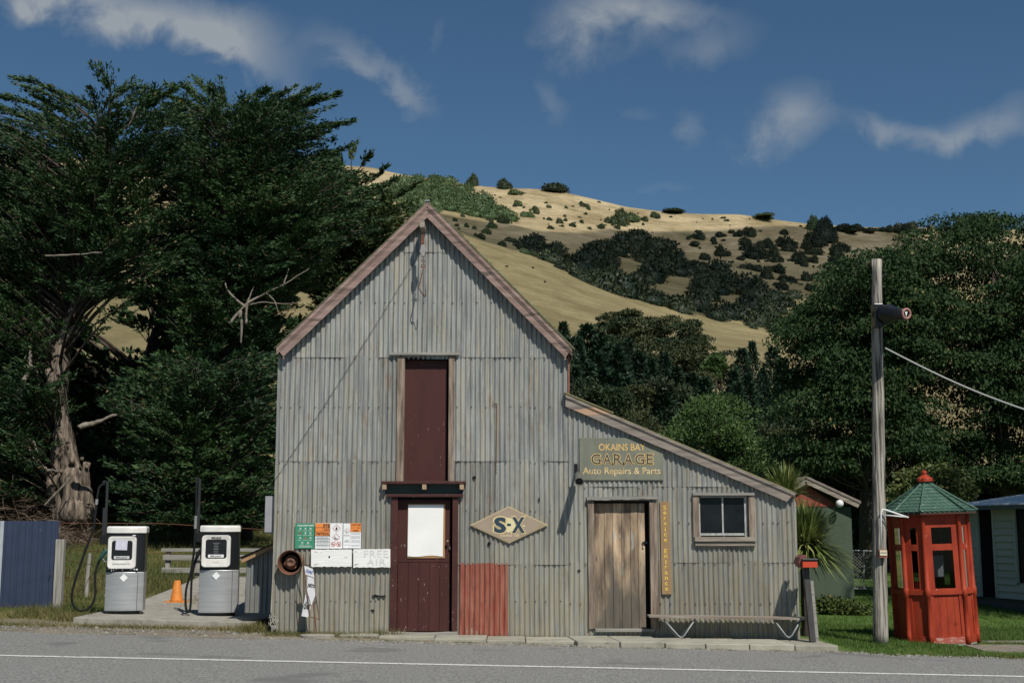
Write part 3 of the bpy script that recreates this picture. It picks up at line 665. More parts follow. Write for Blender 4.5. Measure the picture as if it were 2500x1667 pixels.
# white notice on the door
nt_ = empty('notice_board', P(1040, 1295, YF + .06), 'large blank white notice in a thin tan frame on the maroon door', 'notice board')
nb_ = MB(); Tn = Matrix.Identity(4)
R4(nb_, 994, 1086, 1229, 1362, YF + .060, YF + .074); nb_.build('frame', M['tanframe'], nt_, bevel=.002)
vs = []; pn = [(997, 1232), (1083, 1232), (1082, 1360), (995, 1359)]
nb_ = MB(); nx = 10; nz = 16
for j in range(nz + 1):
    for i in range(nx + 1):
        u, v = i / nx, j / nz; pxx = (997 + 86 * u) - 2 * v; pyy = 1232 + 125 * v + (1.5 * math.sin(u * 7) if j == nz else 0)
        vs.append(P(pxx, pyy, YF + .050 - (.012 * math.sin(u * 6 + 1) * max(0, (v - .8) * 3)) * .3 - .002 * math.sin(v * 9 + u * 3)))
nb_.add(vs, [(j * (nx + 1) + i, (j + 1) * (nx + 1) + i, (j + 1) * (nx + 1) + i + 1, j * (nx + 1) + i + 1) for j in range(nz) for i in range(nx)]); nb_.build('paper', M['white'], nt_, smooth=True)
# service door
sd = MB(); a, b, c, d = rect(1451, 1577, 1228, 1534); cuts = [1451, 1477, 1498, 1519, 1541, 1560, 1577]; R = random.Random(4)
for i in range(6):
    xa, xb = X(cuts[i], 1380), X(cuts[i + 1], 1380); sd.tint = R.random(); sd.box(xa + .003, xb - .003, YF + .07 + R.uniform(0, .006), YF + .10, c + R.uniform(-.01, .012), d)
sdo = sd.build('service_door', M['plank'], garage, bevel=.002); sdo['label'] = 'bare weathered plank door, darker and sooty in its lower half'
fr = MB(); R4(fr, 1436, 1451, 1224, 1534, YF - .04, YF + .07); fr.build('door_jamb', M['woodv'], sdo, bevel=.004); fr = MB(); R4(fr, 1587, 1606, 1224, 1534, YF - .045, YF + .08); fr.build('door_jamb', M['woodv'], sdo, bevel=.004)
fr = MB(); a, b, c, d = rect(1432, 1604, 1213, 1221); n = 20; up = [(a + (b - a) * i / n, d + .004 * math.sin(i * .9) + .02 * i / n) for i in range(n + 1)]
fr.prism([(x, z - .05 - .003 * math.sin(x * 40)) for x, z in up] + up[::-1], YF - .085, YF + .02); fr.build('door_lintel', M['greyh'], sdo)
fr = MB(); R4(fr, 1577, 1588, 1226, 1534, YF + .105, YF + .115); R4(fr, 1449, 1590, 1222, 1228, YF - .004, YF + .09); R4(fr, 1447, 1452, 1226, 1534, YF + .072, YF + .1); fr.build('door_shade_strip', M['dark'], sdo)  # near-black fill painted in for the shaded gaps around the planks
fr = MB(); R4(fr, 1453, 1598, 1534, 1541, YF - .07, YF + .1); fr.build('threshold', M['greyh'], sdo, bevel=.003)
fr = MB(); q = P(1573, 1324, YF + .03); fr.box(q.x - .03, q.x + .06, q.y + .02, q.y + .03, q.z - .012, q.z + .012); fr.tube([q + Vector((0, -.005, .02)), q + Vector((.0, -.03, 0)), q + Vector((.005, .01, -.05))], .008, 6); fr.build('latch', M['black'], sdo)
# window
wi = MB(); R4(wi, 1706, 1826, 1212, 1308, YF + .06, YF + .065); win = wi.build('window_pane', M['glass'], None); bpy.data.objects.remove(win)
window = bpy.data.objects.new('window', None); COL.objects.link(window); window.parent = garage; ORG[window.name] = ORG[garage.name]
for pa_, pb_ in ((1691, 1706), (1827, 1841)): wf = MB(); R4(wf, pa_, pb_, 1208, 1312, YF - .05, YF + .06); wf.build('window_jamb', M['woodv'], window, bevel=.004)
wf = MB(); R4(wf, 1690, 1840, 1202.5, 1209, YF - .075, YF + .06); wf.build('window_lintel', M['greyh'], window, bevel=.003)
wf = MB(); R4(wf, 1694, 1844, 1310, 1321, YF - .10, YF + .06); wf.build('window_sill', M['woodh'], window, bevel=.004); wf = MB(); R4(wf, 1696, 1843, 1322.5, 1332, YF - .07, YF + .0); wf.build('window_sill', M['woodh'], window, bevel=.004)
wf = MB(); R4(wf, 1706, 1710, 1210, 1310, YF + .02, YF + .05); R4(wf, 1818, 1826, 1210, 1310, YF + .02, YF + .05); R4(wf, 1710, 1818, 1210, 1214, YF + .02, YF + .05); R4(wf, 1710, 1818, 1301, 1307, YF + .02, YF + .05); R4(wf, 1763, 1767, 1214, 1301, YF + .02, YF + .05)
wf.build('sash', mat('flaking_sash', [(.22, .225, .22), (.46, .47, .45)], .8, scale=20, stretch=(1, 1, .4)), window, bevel=.002)
wf = MB(); R4(wf, 1708, 1820, 1212, 1306, YF + .035, YF + .04); wf.build('pane', M['glass'], window)

# hoist ------------------------------------------------------------
h = MB(); a = P(1034, 545, YF); zt = P(1034, 545, YF).z
h.box(a.x - .03, a.x + .045, YF - .43, YF + .5, zt - .17, zt - .07); hb = h.build('hoist_beam', M['woodh'], garage, bevel=.004); hb['label'] = 'short timber hoist beam jutting out under the gable peak'
hk = empty('hoist_hook', (a.x, YF - .36, zt), 'rusty pulley block and long bent hook hanging below the gable peak', 'hoist hook')
h = MB(); zz = lambda py: P(1034, py, YF - .36).z; xx = lambda px, py: P(px, py, YF - .36).x
h.box(xx(1028, 570), xx(1036, 570), YF - .37, YF - .35, zz(606), zz(572)); h.build('strap', M['rust'], hk)
h = MB(); cx, cz = xx(1033, 620), zz(615)
h.prism([(cx - .035, cz + .10), (cx + .03, cz + .11), (cx + .045, cz + .02), (cx + .02, cz - .08), (cx - .02, cz - .08), (cx - .045, cz + .0)], YF - .40, YF - .33); h.build('pulley_block', mat('grey_pulley', [(.18, .17, .16), (.36, .34, .32)], .7, scale=25), hk, bevel=.006)
h = MB(); yk = YF - .36
def arc(c, r, a0, a1, n, pl='xz'): return [Vector((c[0] + r * math.cos(a0 + (a1 - a0) * i / n), c[1], c[2] + r * math.sin(a0 + (a1 - a0) * i / n))) for i in range(n + 1)]
h.tube(arc((cx, yk, zz(637)), .022, 0, 2 * math.pi, 12), .006, 6); h.tube(arc((cx + .005, yk, zz(649)), .028, 0, 2 * math.pi, 12), .008, 6); h.tube([(cx - .035, yk, zz(652)), (cx + .035, yk, zz(652))], .01, 6); h.build('shackle', M['rust'], hk)
h = MB(); pp = [(1033, 653), (1029, 675), (1022, 703), (1030, 715), (1037, 725), (1039, 722), (1039, 700)]
h.tube([P(px, py, yk) for px, py in pp], [.009, .009, .009, .009, .009, .008, .005], 8); h.build('hook', M['rust'], hk, smooth=True)
# thin wires from the hoist to the corner
w = MB(); 
p0 = P(1030, 610, YF - .05); p1 = P(672, 1170, YF - .03)
w.tube([p0.lerp(p1, t) + Vector((0, 0, -.05 * math.sin(math.pi * t))) for t in np.linspace(0, 1, 14)], .0035, 5)
tag(w.build('stay_wire', M['black']), 'thin dark wire running down from the gable peak to the left corner', 'wire')
w = MB(); pts = []
for i in range(46): pts.append(P(1213 - 2 * (i / 45), 985 + 172 * i / 45, YF - .03) + Vector((.006 * (-1) ** i, 0, 0)))
w.tube([P(1203, 985, YF - .03), P(1213, 985, YF - .03)] + pts, .006, 5)
tag(w.build('hanging_chain', M['rust']), 'thin dark chain hanging down the iron above the diamond sign', 'chain')
# holes and tears: small dark openings in the sheets
w = MB()
for (px, py, rx, ry) in ((1194, 1326, 4.5, 5), (906, 1453, 0, 0), (1316, 1219, 2, 5), (1158, 1165, 4, 3), (1414, 1392, 3.5, 2), (1117, 1126, 4, 2)):
    if rx == 0: continue
    q = P(px, py, YF - .02); s = .0063; R = random.Random(px); w = MB()
    w.prism([(q.x + math.cos(k * .785) * rx * s * R.uniform(.7, 1.3), q.z + math.sin(k * .785) * ry * s * R.uniform(.7, 1.3)) for k in range(8)], YF - .024, YF - .0); w.build('rust_hole', M['dark'], garage)
q = P(926, 1453, YF - .02); w = MB(); w.prism([(q.x - .11, q.z + .0), (q.x - .07, q.z + .015), (q.x + .02, q.z - .004), (q.x + .09, q.z + .006), (q.x + .10, q.z - .012), (q.x + .03, q.z - .02), (q.x - .06, q.z - .018)], YF - .026, YF)
w.build('tear', M['dark'], garage); w = MB(); q = P(908, 1489, YF - .02); w.prism([(q.x - .02, q.z - .0), (q.x - .01, q.z + .012), (q.x + .03, q.z + .01), (q.x + .035, q.z - .008)], YF - .026, YF)
w.build('tear', M['dark'], garage)

# ------------------------------------------------------------------ lettering
def text_geo(s, spacing=1.0, offset=0):
    cu = bpy.data.curves.new('t', 'FONT'); cu.body = s; cu.size = 1; cu.space_character = spacing; cu.offset = offset; cu.resolution_u = 3
    ob = bpy.data.objects.new('t', cu); COL.objects.link(ob); bpy.context.view_layer.update()
    dg = bpy.context.evaluated_depsgraph_get(); me = bpy.data.meshes.new_from_object(ob.evaluated_get(dg))
    v = [tuple(p.co) for p in me.vertices]; f = [tuple(p.vertices) for p in me.polygons]
    bpy.data.objects.remove(ob); bpy.data.curves.remove(cu); bpy.data.meshes.remove(me); return v, f
def put_text(mb, s, x0, x1, z0, z1, y, spacing=1.0, offset=0, mi=0, rot=0, ref=None):
    """text stretched into a rectangle; y is a number or a function of x"""
    v, f = text_geo(s, spacing, offset)
    rv = v if not offset else text_geo(s, spacing, 0)[0]
    a = min(p[0] for p in rv); b = max(p[0] for p in rv); c = min(p[1] for p in rv); d = max(p[1] for p in rv)
    cx, cz = (x0 + x1) / 2, (z0 + z1) / 2; out = []
    for p in v:
        X_ = (p[0] - (a + b) / 2) / (b - a) * (x1 - x0); Z_ = (p[1] - (c + d) / 2) / (d - c) * (z1 - z0)
        out.append((cx + X_ * math.cos(rot) - Z_ * math.sin(rot), y, cz + X_ * math.sin(rot) + Z_ * math.cos(rot)))
    return mb.add(out, f, mi)
def ptext(mb, s, px0, px1, py0, py1, y, **k):
    a, b, c, d = rect(px0, px1, py0, py1, y); return put_text(mb, s, a, b, c, d, y, **k)
def flat(name, c, r=.8): return bpy.data.materials.get(name) or mat(name, c, r)
# garage sign
gs = empty('garage_sign', P(1516, 1120, YF - .03), 'green painted garage name board with gold lettering above the plank door', 'shop sign')
YS = YF - .045
s = MB(); a, b, c, d = rect(1414.5, 1618.5, 1069, 1172); s.box(a, b, YS, YS + .02, c, d)
s.build('board', mat('sign_green', [(.125, .135, .095), (.165, .175, .135), (.21, .215, .15)], .75, scale=3, stretch=(1, 1, .6), speck=((.10, .085, .06), 8, .72)), gs, bevel=.003)
gold = mat('gold_lettering', [(.50, .30, .10), (.62, .46, .20)], .7, scale=22); cream = mat('cream_lettering', [(.48, .30, .11), (.72, .60, .34)], .7, scale=14); ink = flat('dark_ink', (.035, .05, .055))
s = MB(); ptext(s, 'OKAINS BAY', 1462, 1575, 1083, 1099.5, YS - .003, offset=.02); s.build('lettering', gold, gs)
s = MB(); 
lets = [('G', 1444, 1466), ('A', 1473, 1491.5), ('R', 1499, 1518), ('A', 1525, 1543.5), ('G', 1551, 1573), ('E', 1579, 1594)]
for (ch, p0, p1) in lets:
    ptext(s, ch, p0, p1, 1108, 1132.5, YS - .003, offset=.055)
    ptext(s, ch, p0, p1, 1108, 1132.5, YS - .006, offset=.0, mi=1)
    serifs = {'A': [(p0 - 1, 1132), (p1, 1132)], 'R': [(p0, 1132), (p1 + 1, 1132), (p0, 1108.5)], 'G': [(p1 - 1, 1122)], 'E': [(p0 - 1, 1132), (p0 - 1, 1108.5)]}[ch]
    for (sx_, sy_) in serifs:
        R4(s, sx_ - 4.5, sx_ + 5, sy_ - 1.9, sy_ + 1.9, YS - .0045, YS - .0035, 0); R4(s, sx_ - 3, sx_ + 3.5, sy_ - .7, sy_ + .7, YS - .0075, YS - .0065, 1)
s.build('lettering', [gold, ink], gs)
s = MB(); ptext(s, 'Auto Repairs & Parts', 1423, 1612, 1140.5, 1162, YS - .003, offset=.008); s.build('lettering', cream, gs)
s = MB()
for (px, py) in ((1419, 1073), (1612, 1075), (1420, 1168), (1613, 1168), (1484, 1071), (1530, 1170)): q = P(px, py, YS); s = MB(); s.lathe([(.006, 0), (.006, .003)], (q.x, YS - .003, q.z), 6, Matrix.Rotation(math.pi / 2, 4, 'X')); s.build('screw', M['nail'], gs)
# service entrance strip
ss = empty('service_sign', P(1625, 1336, YF - .03), 'narrow tan upright board with yellow letters beside the plank door', 'shop sign')
s = MB(); q = [P(1611, 1224, YS), P(1635, 1224, YS), P(1640.5, 1450, YS), P(1616, 1450, YS)]; s.prism([(p.x, p.z) for p in q], YS, YS + .02)
s.build('board', mat('tan_board', [(.24, .15, .075), (.30, .20, .10)], .75, scale=5, stretch=(2, 1, .4)), ss, bevel=.002)
s = MB(); word = 'Service Entrance'; py = 1234.0
hh = [13, 11, 10, 12, 13, 11, 11, 8, 14, 11, 13, 10, 11, 11, 11, 11]
tot = 226 - 14; step = tot / 16
for i, ch in enumerate(word):
    cy = 1224 + 8 + step * (i + .5); cx = 1622.5 + 5.3 * (cy - 1224) / 226
    if ch == ' ': continue
    h2 = 5.2 if ch in 'SE' else (4.8 if ch in 'tif' else 3.8); w2 = 1.2 if ch == 'i' else (2.6 if ch in 'rt' else 3.4)
    ptext(s, ch, cx - w2, cx + w2, cy - h2, cy + h2, YS - .003, offset=.015, rot=-.02)
s.build('lettering', mat('yellow_lettering', [(.62, .40, .06), (.75, .56, .12)], .7, scale=15), ss)
# diamond oil sign
ds = empty('diamond_sign', P(1243, 1280, YF - .03), 'tan diamond shaped motor oil sign on the gable wall', 'shop sign')
YD = YF - .05; cor4 = [(1147, 1281.5), (1242.5, 1326), (1338, 1281), (1242, 1235.5)]
def dia(k): 
    c0 = P(1242.4, 1281, YD); return [((P(a_, b_, YD).x - c0.x) * k + c0.x, (P(a_, b_, YD).z - c0.z) * k + c0.z) for a_, b_ in cor4]
s = MB(); s.prism(dia(1), YD, YD + .022); s.build('board', flat('pale_gold_edge', (.52, .42, .22)), ds, bevel=.002)
s = MB(); s.prism(dia(.955), YD - .004, YD - .0005); s.build('face', mat('tan_face', [(.27, .205, .15), (.335, .265, .20), (.29, .24, .15)], .6, scale=3), ds)
s = MB(); c0 = P(1242, 1281, YD); s.lathe([(.098, 0), (.098, .002)], (c0.x, YD - .0045, c0.z), 28, Matrix.Rotation(math.pi / 2, 4, 'X') @ Matrix.Scale(1.45 * .8, 4, (0, 1, 0)))
st = [P(1276, 1281, YD), P(1284, 1283, YD), P(1276, 1286, YD)]; py_ = mat('pale_yellow', [(.62, .54, .30), (.70, .63, .40)], .7, scale=12); s.build('emblem', py_, ds); s = MB(); s.prism([(p.x, p.z) for p in st], YD - .006, YD - .004); s.build('emblem', py_, ds)
s = MB(); pg = flat('pale_gold', (.62, .50, .26))
for ch, p0, p1 in (('S', 1208, 1234), ('X', 1252, 1279)):
    ptext(s, ch, p0, p1, 1263, 1299, YD - .008, offset=.085 if ch == 'S' else .075); ptext(s, ch, p0 + 1, p1 - 1, 1264, 1298, YD - .011, offset=.045, mi=1)
R4(s, 1238, 1247.5, 1277.5, 1283, YD - .011, YD - .009, 1); s.build('lettering', [pg, flat('navy_ink', (.02, .045, .07))], ds)
s = MB(); ptext(s, 'motor oil', 1222, 1266, 1302, 1309.5, YD - .008, offset=.02); s.build('lettering', flat('cream_ink', (.66, .52, .34)), ds)

# safety signs -----------------------------------------------------
YQ = YF - .04
def bars(mb, px0, px1, pys, th=1.0, y=YQ - .003, mi=0, seed=1):
    R = random.Random(seed)
    for py in pys:
        x = px0
        while x < px1 - .5:
            w = R.uniform(1.2, 4.5); xe = min(px1, x + w); R4(mb, x, xe, py - th / 2, py + th / 2, y - .0008, y, mi); x = xe + .7
def ring(mb, px, py, r, w, y, mi=0, n=22):
    c = P(px, py, y); s_ = .00635
    vs = [(c.x + math.cos(2 * math.pi * k / n) * rr * s_, y, c.z + math.sin(2 * math.pi * k / n) * rr * s_) for k in range(n) for rr in (r, r - w)]
    mb.add(vs, [(2 * k, 2 * k + 1, (2 * k + 3) % (2 * n), (2 * k + 2) % (2 * n)) for k in range(n)], mi)
def diam(mb, px, py, r, w, y, mi=0):
    c = P(px, py, y); s_ = .00635; vs = [(c.x + dx * rr * s_, y, c.z + dz * rr * s_) for dx, dz in ((1, 0), (0, 1), (-1, 0), (0, -1)) for rr in (r, r - w)]
    mb.add(vs, [(2 * k, 2 * k + 1, (2 * k + 3) % 8, (2 * k + 2) % 8) for k in range(4)], mi)
def blob(mb, px, py, pts, y, mi=0):
    mb.add([tuple(P(px + a_, py + b_, y)) for a_, b_ in pts], [tuple(range(len(pts)))], mi)
tq = flat('sign_white', (.74, .76, .76)); red = flat('sign_red', (.55, .06, .04)); bk = flat('sign_black', (.03, .03, .03)); org_ = mat('sign_orange', [(.72, .22, .045), (.76, .26, .06)], .6, scale=6); grn = mat('sign_green_bright', [(.035, .22, .125), (.045, .25, .145)], .6, scale=3)
FL = [(0, -6), (1.5, -3), (3.5, 0), (3, 3.5), (.5, 6), (-2.5, 4.5), (-3.6, 1), (-1.6, -1.5)]
o = empty('green_safety_sign', P(745, 1307, YQ), 'green safety instruction sign with rows of small symbols', 'safety sign')
s = MB(); R4(s, 721.5, 768.5, 1277, 1338, YQ, YQ + .006); s.build('panel', grn, o)
s = MB(); ptext(s, 'YOUR SAFETY FIRST', 726, 766, 1280.5, 1284, YQ - .002, offset=.03); ptext(s, 'In an Emergency Dial 111', 729, 761, 1332, 1336, YQ - .002, offset=.02); s.build('lettering', tq, o)
s = MB(); R = random.Random(2)
for r_, py in enumerate((1290, 1301, 1312.5, 1324.5)):
    for cx in ((733, 746, 758) if r_ < 3 else (738, 752)):
        blob(s, cx, py, [(-2.8, 0), (0, -2.8), (2.8, 0), (0, 2.8)], YQ - .002, R.choice((0, 0, 1))); blob(s, cx + R.uniform(-1, 1), py, [(-1.4, 1.2), (0, -1.8), (1.4, 1.2)], YQ - .003, R.choice((1, 2, 2)))
        bars(s, cx - 5, cx + 5, (py + 5.0,), .8, YQ - .002, 0, int(cx))
s.build('symbols', [tq, red, bk], o)
o = empty('petrol_hazard_sign', P(804, 1307, YQ), 'white and orange petrol hazard sign with two red diamonds', 'safety sign')
s = MB(); R4(s, 770.5, 837, 1276.5, 1338, YQ + .001, YQ + .006); s.build('panel', tq, o)
s = MB(); R4(s, 771, 806, 1277, 1307.5, YQ - .0015, YQ + .0005); s.build('orange_band', org_, o)
s = MB(); ptext(s, '3YE', 789, 804.5, 1279, 1286, YQ - .004, offset=.04); ptext(s, '1203', 788, 804.5, 1289, 1295, YQ - .004, offset=.01); ptext(s, 'PETROL', 773, 804.5, 1300, 1305.5, YQ - .004, offset=.03)
for py in (1287.2, 1297.3, 1307.6, 1314.5, 1321.5, 1331): R4(s, 771, 806.5, py - .35, py + .35, YQ - .003, YQ - .002)
R4(s, 806, 806.6, 1277, 1338, YQ - .003, YQ - .002)
s.build('lettering', bk, o)
s = MB(); bars(s, 774, 803, (1310.5, 1312.8, 1317, 1319.5, 1324, 1326.5, 1329, 1334), .7, YQ - .002, 0, 5); s.build('small_print', flat('grey_print', (.30, .31, .32)), o)
s = MB(); diam(s, 821.5, 1289, 9.5, 1.1, YQ - .002); diam(s, 820.5, 1311, 9.5, 1.1, YQ - .002); ring(s, 813.5, 1328, 5.8, 1.2, YQ - .002); ring(s, 827, 1328, 5.8, 1.2, YQ - .002)
for cx in (813.5, 827): blob(s, cx, 1328, [(-4.2, -3.2), (-3.4, -4), (4.2, 3.4), (3.4, 4.1)], YQ - .0032)
blob(s, 821.5, 1289, [(a_ * .75, b_ * .8) for a_, b_ in FL], YQ - .003, 1); blob(s, 820, 1312, [(-3, -4), (-2, -4), (-1, 1), (5, 2), (4, 3.5), (-3.5, 3)], YQ - .003, 1); blob(s, 813.5, 1328, [(-3, -.6), (3, -.6), (3, .6), (-3, .6)], YQ - .0026, 1); blob(s, 827, 1328, [(a_ * .5, b_ * .5) for a_, b_ in FL], YQ - .0026, 1)
s.build('symbols', [red, bk], o)
o = empty('diesel_hazard_sign', P(860, 1307, YQ), 'white diesel hazard sign with an orange corner block', 'safety sign')
s = MB(); R4(s, 838.8, 882, 1277, 1337.5, YQ + .002, YQ + .007); s.build('panel', tq, o)
s = MB(); R4(s, 856.5, 882.3, 1276.5, 1298, YQ - .001, YQ + .0015); s.build('orange_band', org_, o)
s = MB(); ptext(s, 'HAZCHEM', 858, 880.5, 1278.5, 1282.5, YQ - .003, offset=.02); ptext(s, '2 Y  1202', 858, 880.5, 1286, 1289.5, YQ - .003); ptext(s, 'DIESEL', 861.5, 876, 1292.5, 1297, YQ - .003, offset=.02); s.build('lettering', flat('brown_ink', (.16, .04, .015)), o)
s = MB(); bars(s, 858.5, 880, (1301, 1303.5, 1308.5, 1311, 1313.5, 1318.5, 1321, 1323.5, 1330, 1332.5), .7, YQ, 0, 9); bars(s, 841, 854, (1305, 1307.2, 1330), .7, YQ, 0, 6)
for k in range(-3, 4): R4(s, 847.5 + k * 1.7 - .4, 847.5 + k * 1.7 + .4, 1316 + abs(k) * 1.0, 1323.5 - (abs(k) % 2), YQ - .001, YQ)
blob(s, 847, 1295.5, [(-2, -3), (-1, -3), (-.5, 1), (3.5, 1.5), (3, 2.6), (-2.4, 2.3)], YQ - .001); s.build('small_print', bpy.data.materials['grey_print'], o)
s = MB(); diam(s, 847, 1295, 6.8, .7, YQ - .001); R4(s, 855.6, 856, 1277, 1337, YQ - .0008, YQ + .0005); s.build('symbols', mat('dull_red', (.45, .16, .15), .7), o)
# white boards
def ragged(px0, px1, py0, py1, seed, amp=1.2):
    R = random.Random(seed); pts = []
    n = 26
    for i in range(n + 1): pts.append((px0 + (px1 - px0) * i / n, py1 + R.uniform(-amp, amp * .5)))
    for i in range(n + 1): pts.append((px1 - (px1 - px0) * i / n, py0 + R.uniform(-amp * .4, amp * .5)))
    return [(P(a_, b_, YF - .06).x, P(a_, b_, YF - .06).z) for a_, b_ in pts]
o = empty('painted_board', P(809, 1361, YF - .05), 'chipped white painted plank with a round black hole', 'board')
s = MB(); s.prism(ragged(760, 859, 1340.5, 1383, 1), YF - .085, YF - .045); s.build('plank', M['whitewood'], o)
s = MB(); q = P(804, 1358.5, YF - .088); s.lathe([(.013, 0), (.013, .004)], q, 14, Matrix.Rotation(math.pi / 2, 4, 'X')); s.build('hole', M['dark'], o)
o = empty('painted_board', P(908, 1361, YF - .05), 'white painted plank reading FREE AIR in faded grey', 'board')
s = MB(); s.prism(ragged(863, 953, 1339.5, 1384.5, 2), YF - .082, YF - .045); s.build('plank', M['whitewood'], o)
s = MB(); ptext(s, 'FREE', 889, 947, 1343.5, 1360, YF - .0835, spacing=1.15, offset=.012); ptext(s, 'AIR', 896, 941, 1364, 1379, YF - .0835, spacing=1.2, offset=.012); s.build('lettering', mat('faded_lettering', [(.50, .51, .52), (.68, .68, .67)], .8, scale=12), o)
# rusty wheel rim hanging on the wall
o = empty('wheel_rim', P(712, 1373, YF - .1), 'rusty brown wheel rim hung on the wall below the green sign', 'wheel rim')
s = MB(); q = P(712, 1372, YF - .02); Mx = Matrix.Rotation(math.pi / 2, 4, 'X')
s.lathe([(.10, 0.01), (.16, .0), (.175, .02), (.183, .13), (.189, .165), (.183, .172), (.172, .158), (.163, .14), (.155, .05), (.15, .03), (.08, .035)], q, 40, Mx); s.build('rim', M['rust'], o, smooth=True)
s = MB(); s.lathe([(.154, .033), (.002, .033)], q, 30, Mx); s.build('rim_back', M['dark'], o)
s = MB(); s.lathe([(.075, .03), (.078, .07), (.062, .09), (.03, .092), (.028, .082), (.002, .082)], q, 24, Mx)
s.build('hub', M['rust'], o, smooth=True)
s = MB()
for a_ in (.9, 2.2, 3.9, 5.5): s.lathe([(.009, .088), (.009, .10)], (q.x + .05 * math.cos(a_), q.y, q.z + .05 * math.sin(a_)), 8, Mx)
s.build('wheel_bolt', M['galv'], o)
# ------------------------------------------------------------------ petrol sign on a rusty stand
YT = YF - .42
o = empty('petrol_sign_stand', P(760, 1545, YT), 'rusty leaning stand with white closed, petrol and diesel panels', 'sign stand')
s = MB(); r_ = .008
s.tube([P(741, 1352, YT + .12), P(744, 1405, YT), P(757, 1503, YT)], r_, 6); s.tube([P(757, 1505, YT), P(780, 1511, YT)], r_, 6)
s.tube([P(764, 1412, YT + .02), P(780, 1511, YT)], r_, 6); s.tube([P(761, 1440, YT + .03), P(773, 1545, YT - .02)], r_ * 1.3, 6); s.tube([P(741, 1352, YT + .12), P(742, 1480, YF - .03)], r_, 6); s.build('stand', M['rust'], o)
def plate(mb, pts, y0, th=.006): mb.prism([(P(a_, b_, y0).x, P(a_, b_, y0).z) for a_, b_ in pts], y0, y0 + th)
pw = mat('enamel_white', [(.56, .57, .58), (.68, .69, .70)], .6, scale=8, speck=((.25, .14, .08), 14, .72))
s = MB(); plate(s, [(743, 1380), (764, 1388), (767.5, 1409), (745, 1401)], YT - .01); t_ = s.build('panel', pw, o); t_['label'] = 'small white panel reading closed'
s = MB(); plate(s, [(751, 1406), (766, 1411), (770, 1452), (760, 1478), (749, 1438)], YT + .0); t_ = s.build('panel', pw, o); t_['label'] = 'white panel reading petrol'
s = MB(); plate(s, [(746, 1450), (764, 1462), (752, 1506), (736, 1503)], YT + .02); t_ = s.build('panel', pw, o); t_['label'] = 'white panel reading diesel'
s = MB(); ptext(s, 'closed', 746.5, 763.5, 1388.5, 1398.5, YT - .013, offset=.02, rot=-.30); s.build('lettering', flat('blue_ink', (.03, .06, .30)), t_)
s = MB(); ptext(s, 'petrol', 751.5, 768.5, 1421, 1437, YT - .003, offset=.03, rot=-.18); s.build('lettering', bk, t_)
s = MB(); ptext(s, 'dies', 742, 757, 1468, 1486, YT + .017, offset=.03, rot=-.12); s.build('lettering', bk, t_)
def ground_slab(): 
    s = MB(); c = P(775, 1550, YF - .55); c.z = g(c.x, c.y); R = random.Random(9)
    pts = [(c.x + .26 * math.cos(a_) * R.uniform(.93, 1.05), c.y + .17 * math.sin(a_)) for a_ in np.linspace(0, 6.283, 19)[:-1]]
    s.slab(pts, c.z - .03, c.z + .045); return s.build('stone_slab', M['concrete'], bevel=.012)
tag(ground_slab(), 'round edged flat concrete slab lying under the petrol stand', 'concrete slab')

# wall lamp on the corner of the lean-to ----------------------------
q = P(1406, 1145, YF - .02); o = empty('wall_lamp', q, 'dark weathered floodlight on a bracket left of the garage name board', 'wall lamp')
s = MB(); R4(s, 1402, 1409.5, 1132, 1153, YF - .03, YF - .012); a_ = P(1406, 1150, YF - .03); b_ = P(1409, 1158, YF - .26); s.tube([a_, b_], .018, 8); s.build('bracket', M['blackm'], o)
s = MB(); b_ = P(1411, 1158, YF - .16); e_ = P(1414, 1176, YF - .58); d_ = (e_ - b_).normalized(); Mq = d_.to_track_quat('Z', 'Y').to_matrix().to_4x4()
s.lathe([(.035, 0), (.05, .02), (.055, .16), (.062, .30), (.066, .44), (.060, .44), (.05, .36), (.002, .34)], b_, 20, Mq); s.build('lamp_housing', mat('lamp_grey', [(.06, .065, .06), (.14, .14, .12)], .7, scale=18), o, smooth=True)

# meter box on the left side of the garage, rope, conduit
s = MB(); a, b, c, d = rect(651, 671, 1213, 1302, YF + .2); s.box(a, b + .02, YF + .12, YF + .36, c, d)
o = empty('meter_box', (a, YF + .12, c), 'narrow grey metal box fixed to the left side of the garage', 'meter box')
s.build('cabinet', mat('meter_grey', [(.24, .24, .26), (.33, .32, .34)], .6, scale=5), o, bevel=.006); s = MB(); s.box(a - .01, b, YF + .105, YF + .122, c + .02, d + .012); s.build('lid', bpy.data.materials['meter_grey'], o, bevel=.004)
s = MB(); s.tube([P(672, 1240, YF - .03), P(668, 1330, YF - .04), P(665, 1420, YF - .05), P(663, 1495, YF - .08)], .006, 6); s.tube([P(669, 1300, YF - .035), P(666, 1400, YF - .06), P(661, 1495, YF - .08)], .005, 6)
R = random.Random(3); c = P(664, 1512, YF - .12); pts = []
for i in range(150):
    a_ = i * .55; pts.append(c + Vector((.055 * math.cos(a_) * R.uniform(.4, 1.1) + .04 * (i / 150), .05 * math.sin(a_ * .7) * R.uniform(.4, 1), .10 * math.sin(a_ * .93 + 1) * R.uniform(.5, 1.1) - .09 * (i / 150))))
s.tube(pts, .006, 5); tag(s.build('rope', M['rope']), 'tangled grey rope hanging at the left corner of the garage', 'rope')

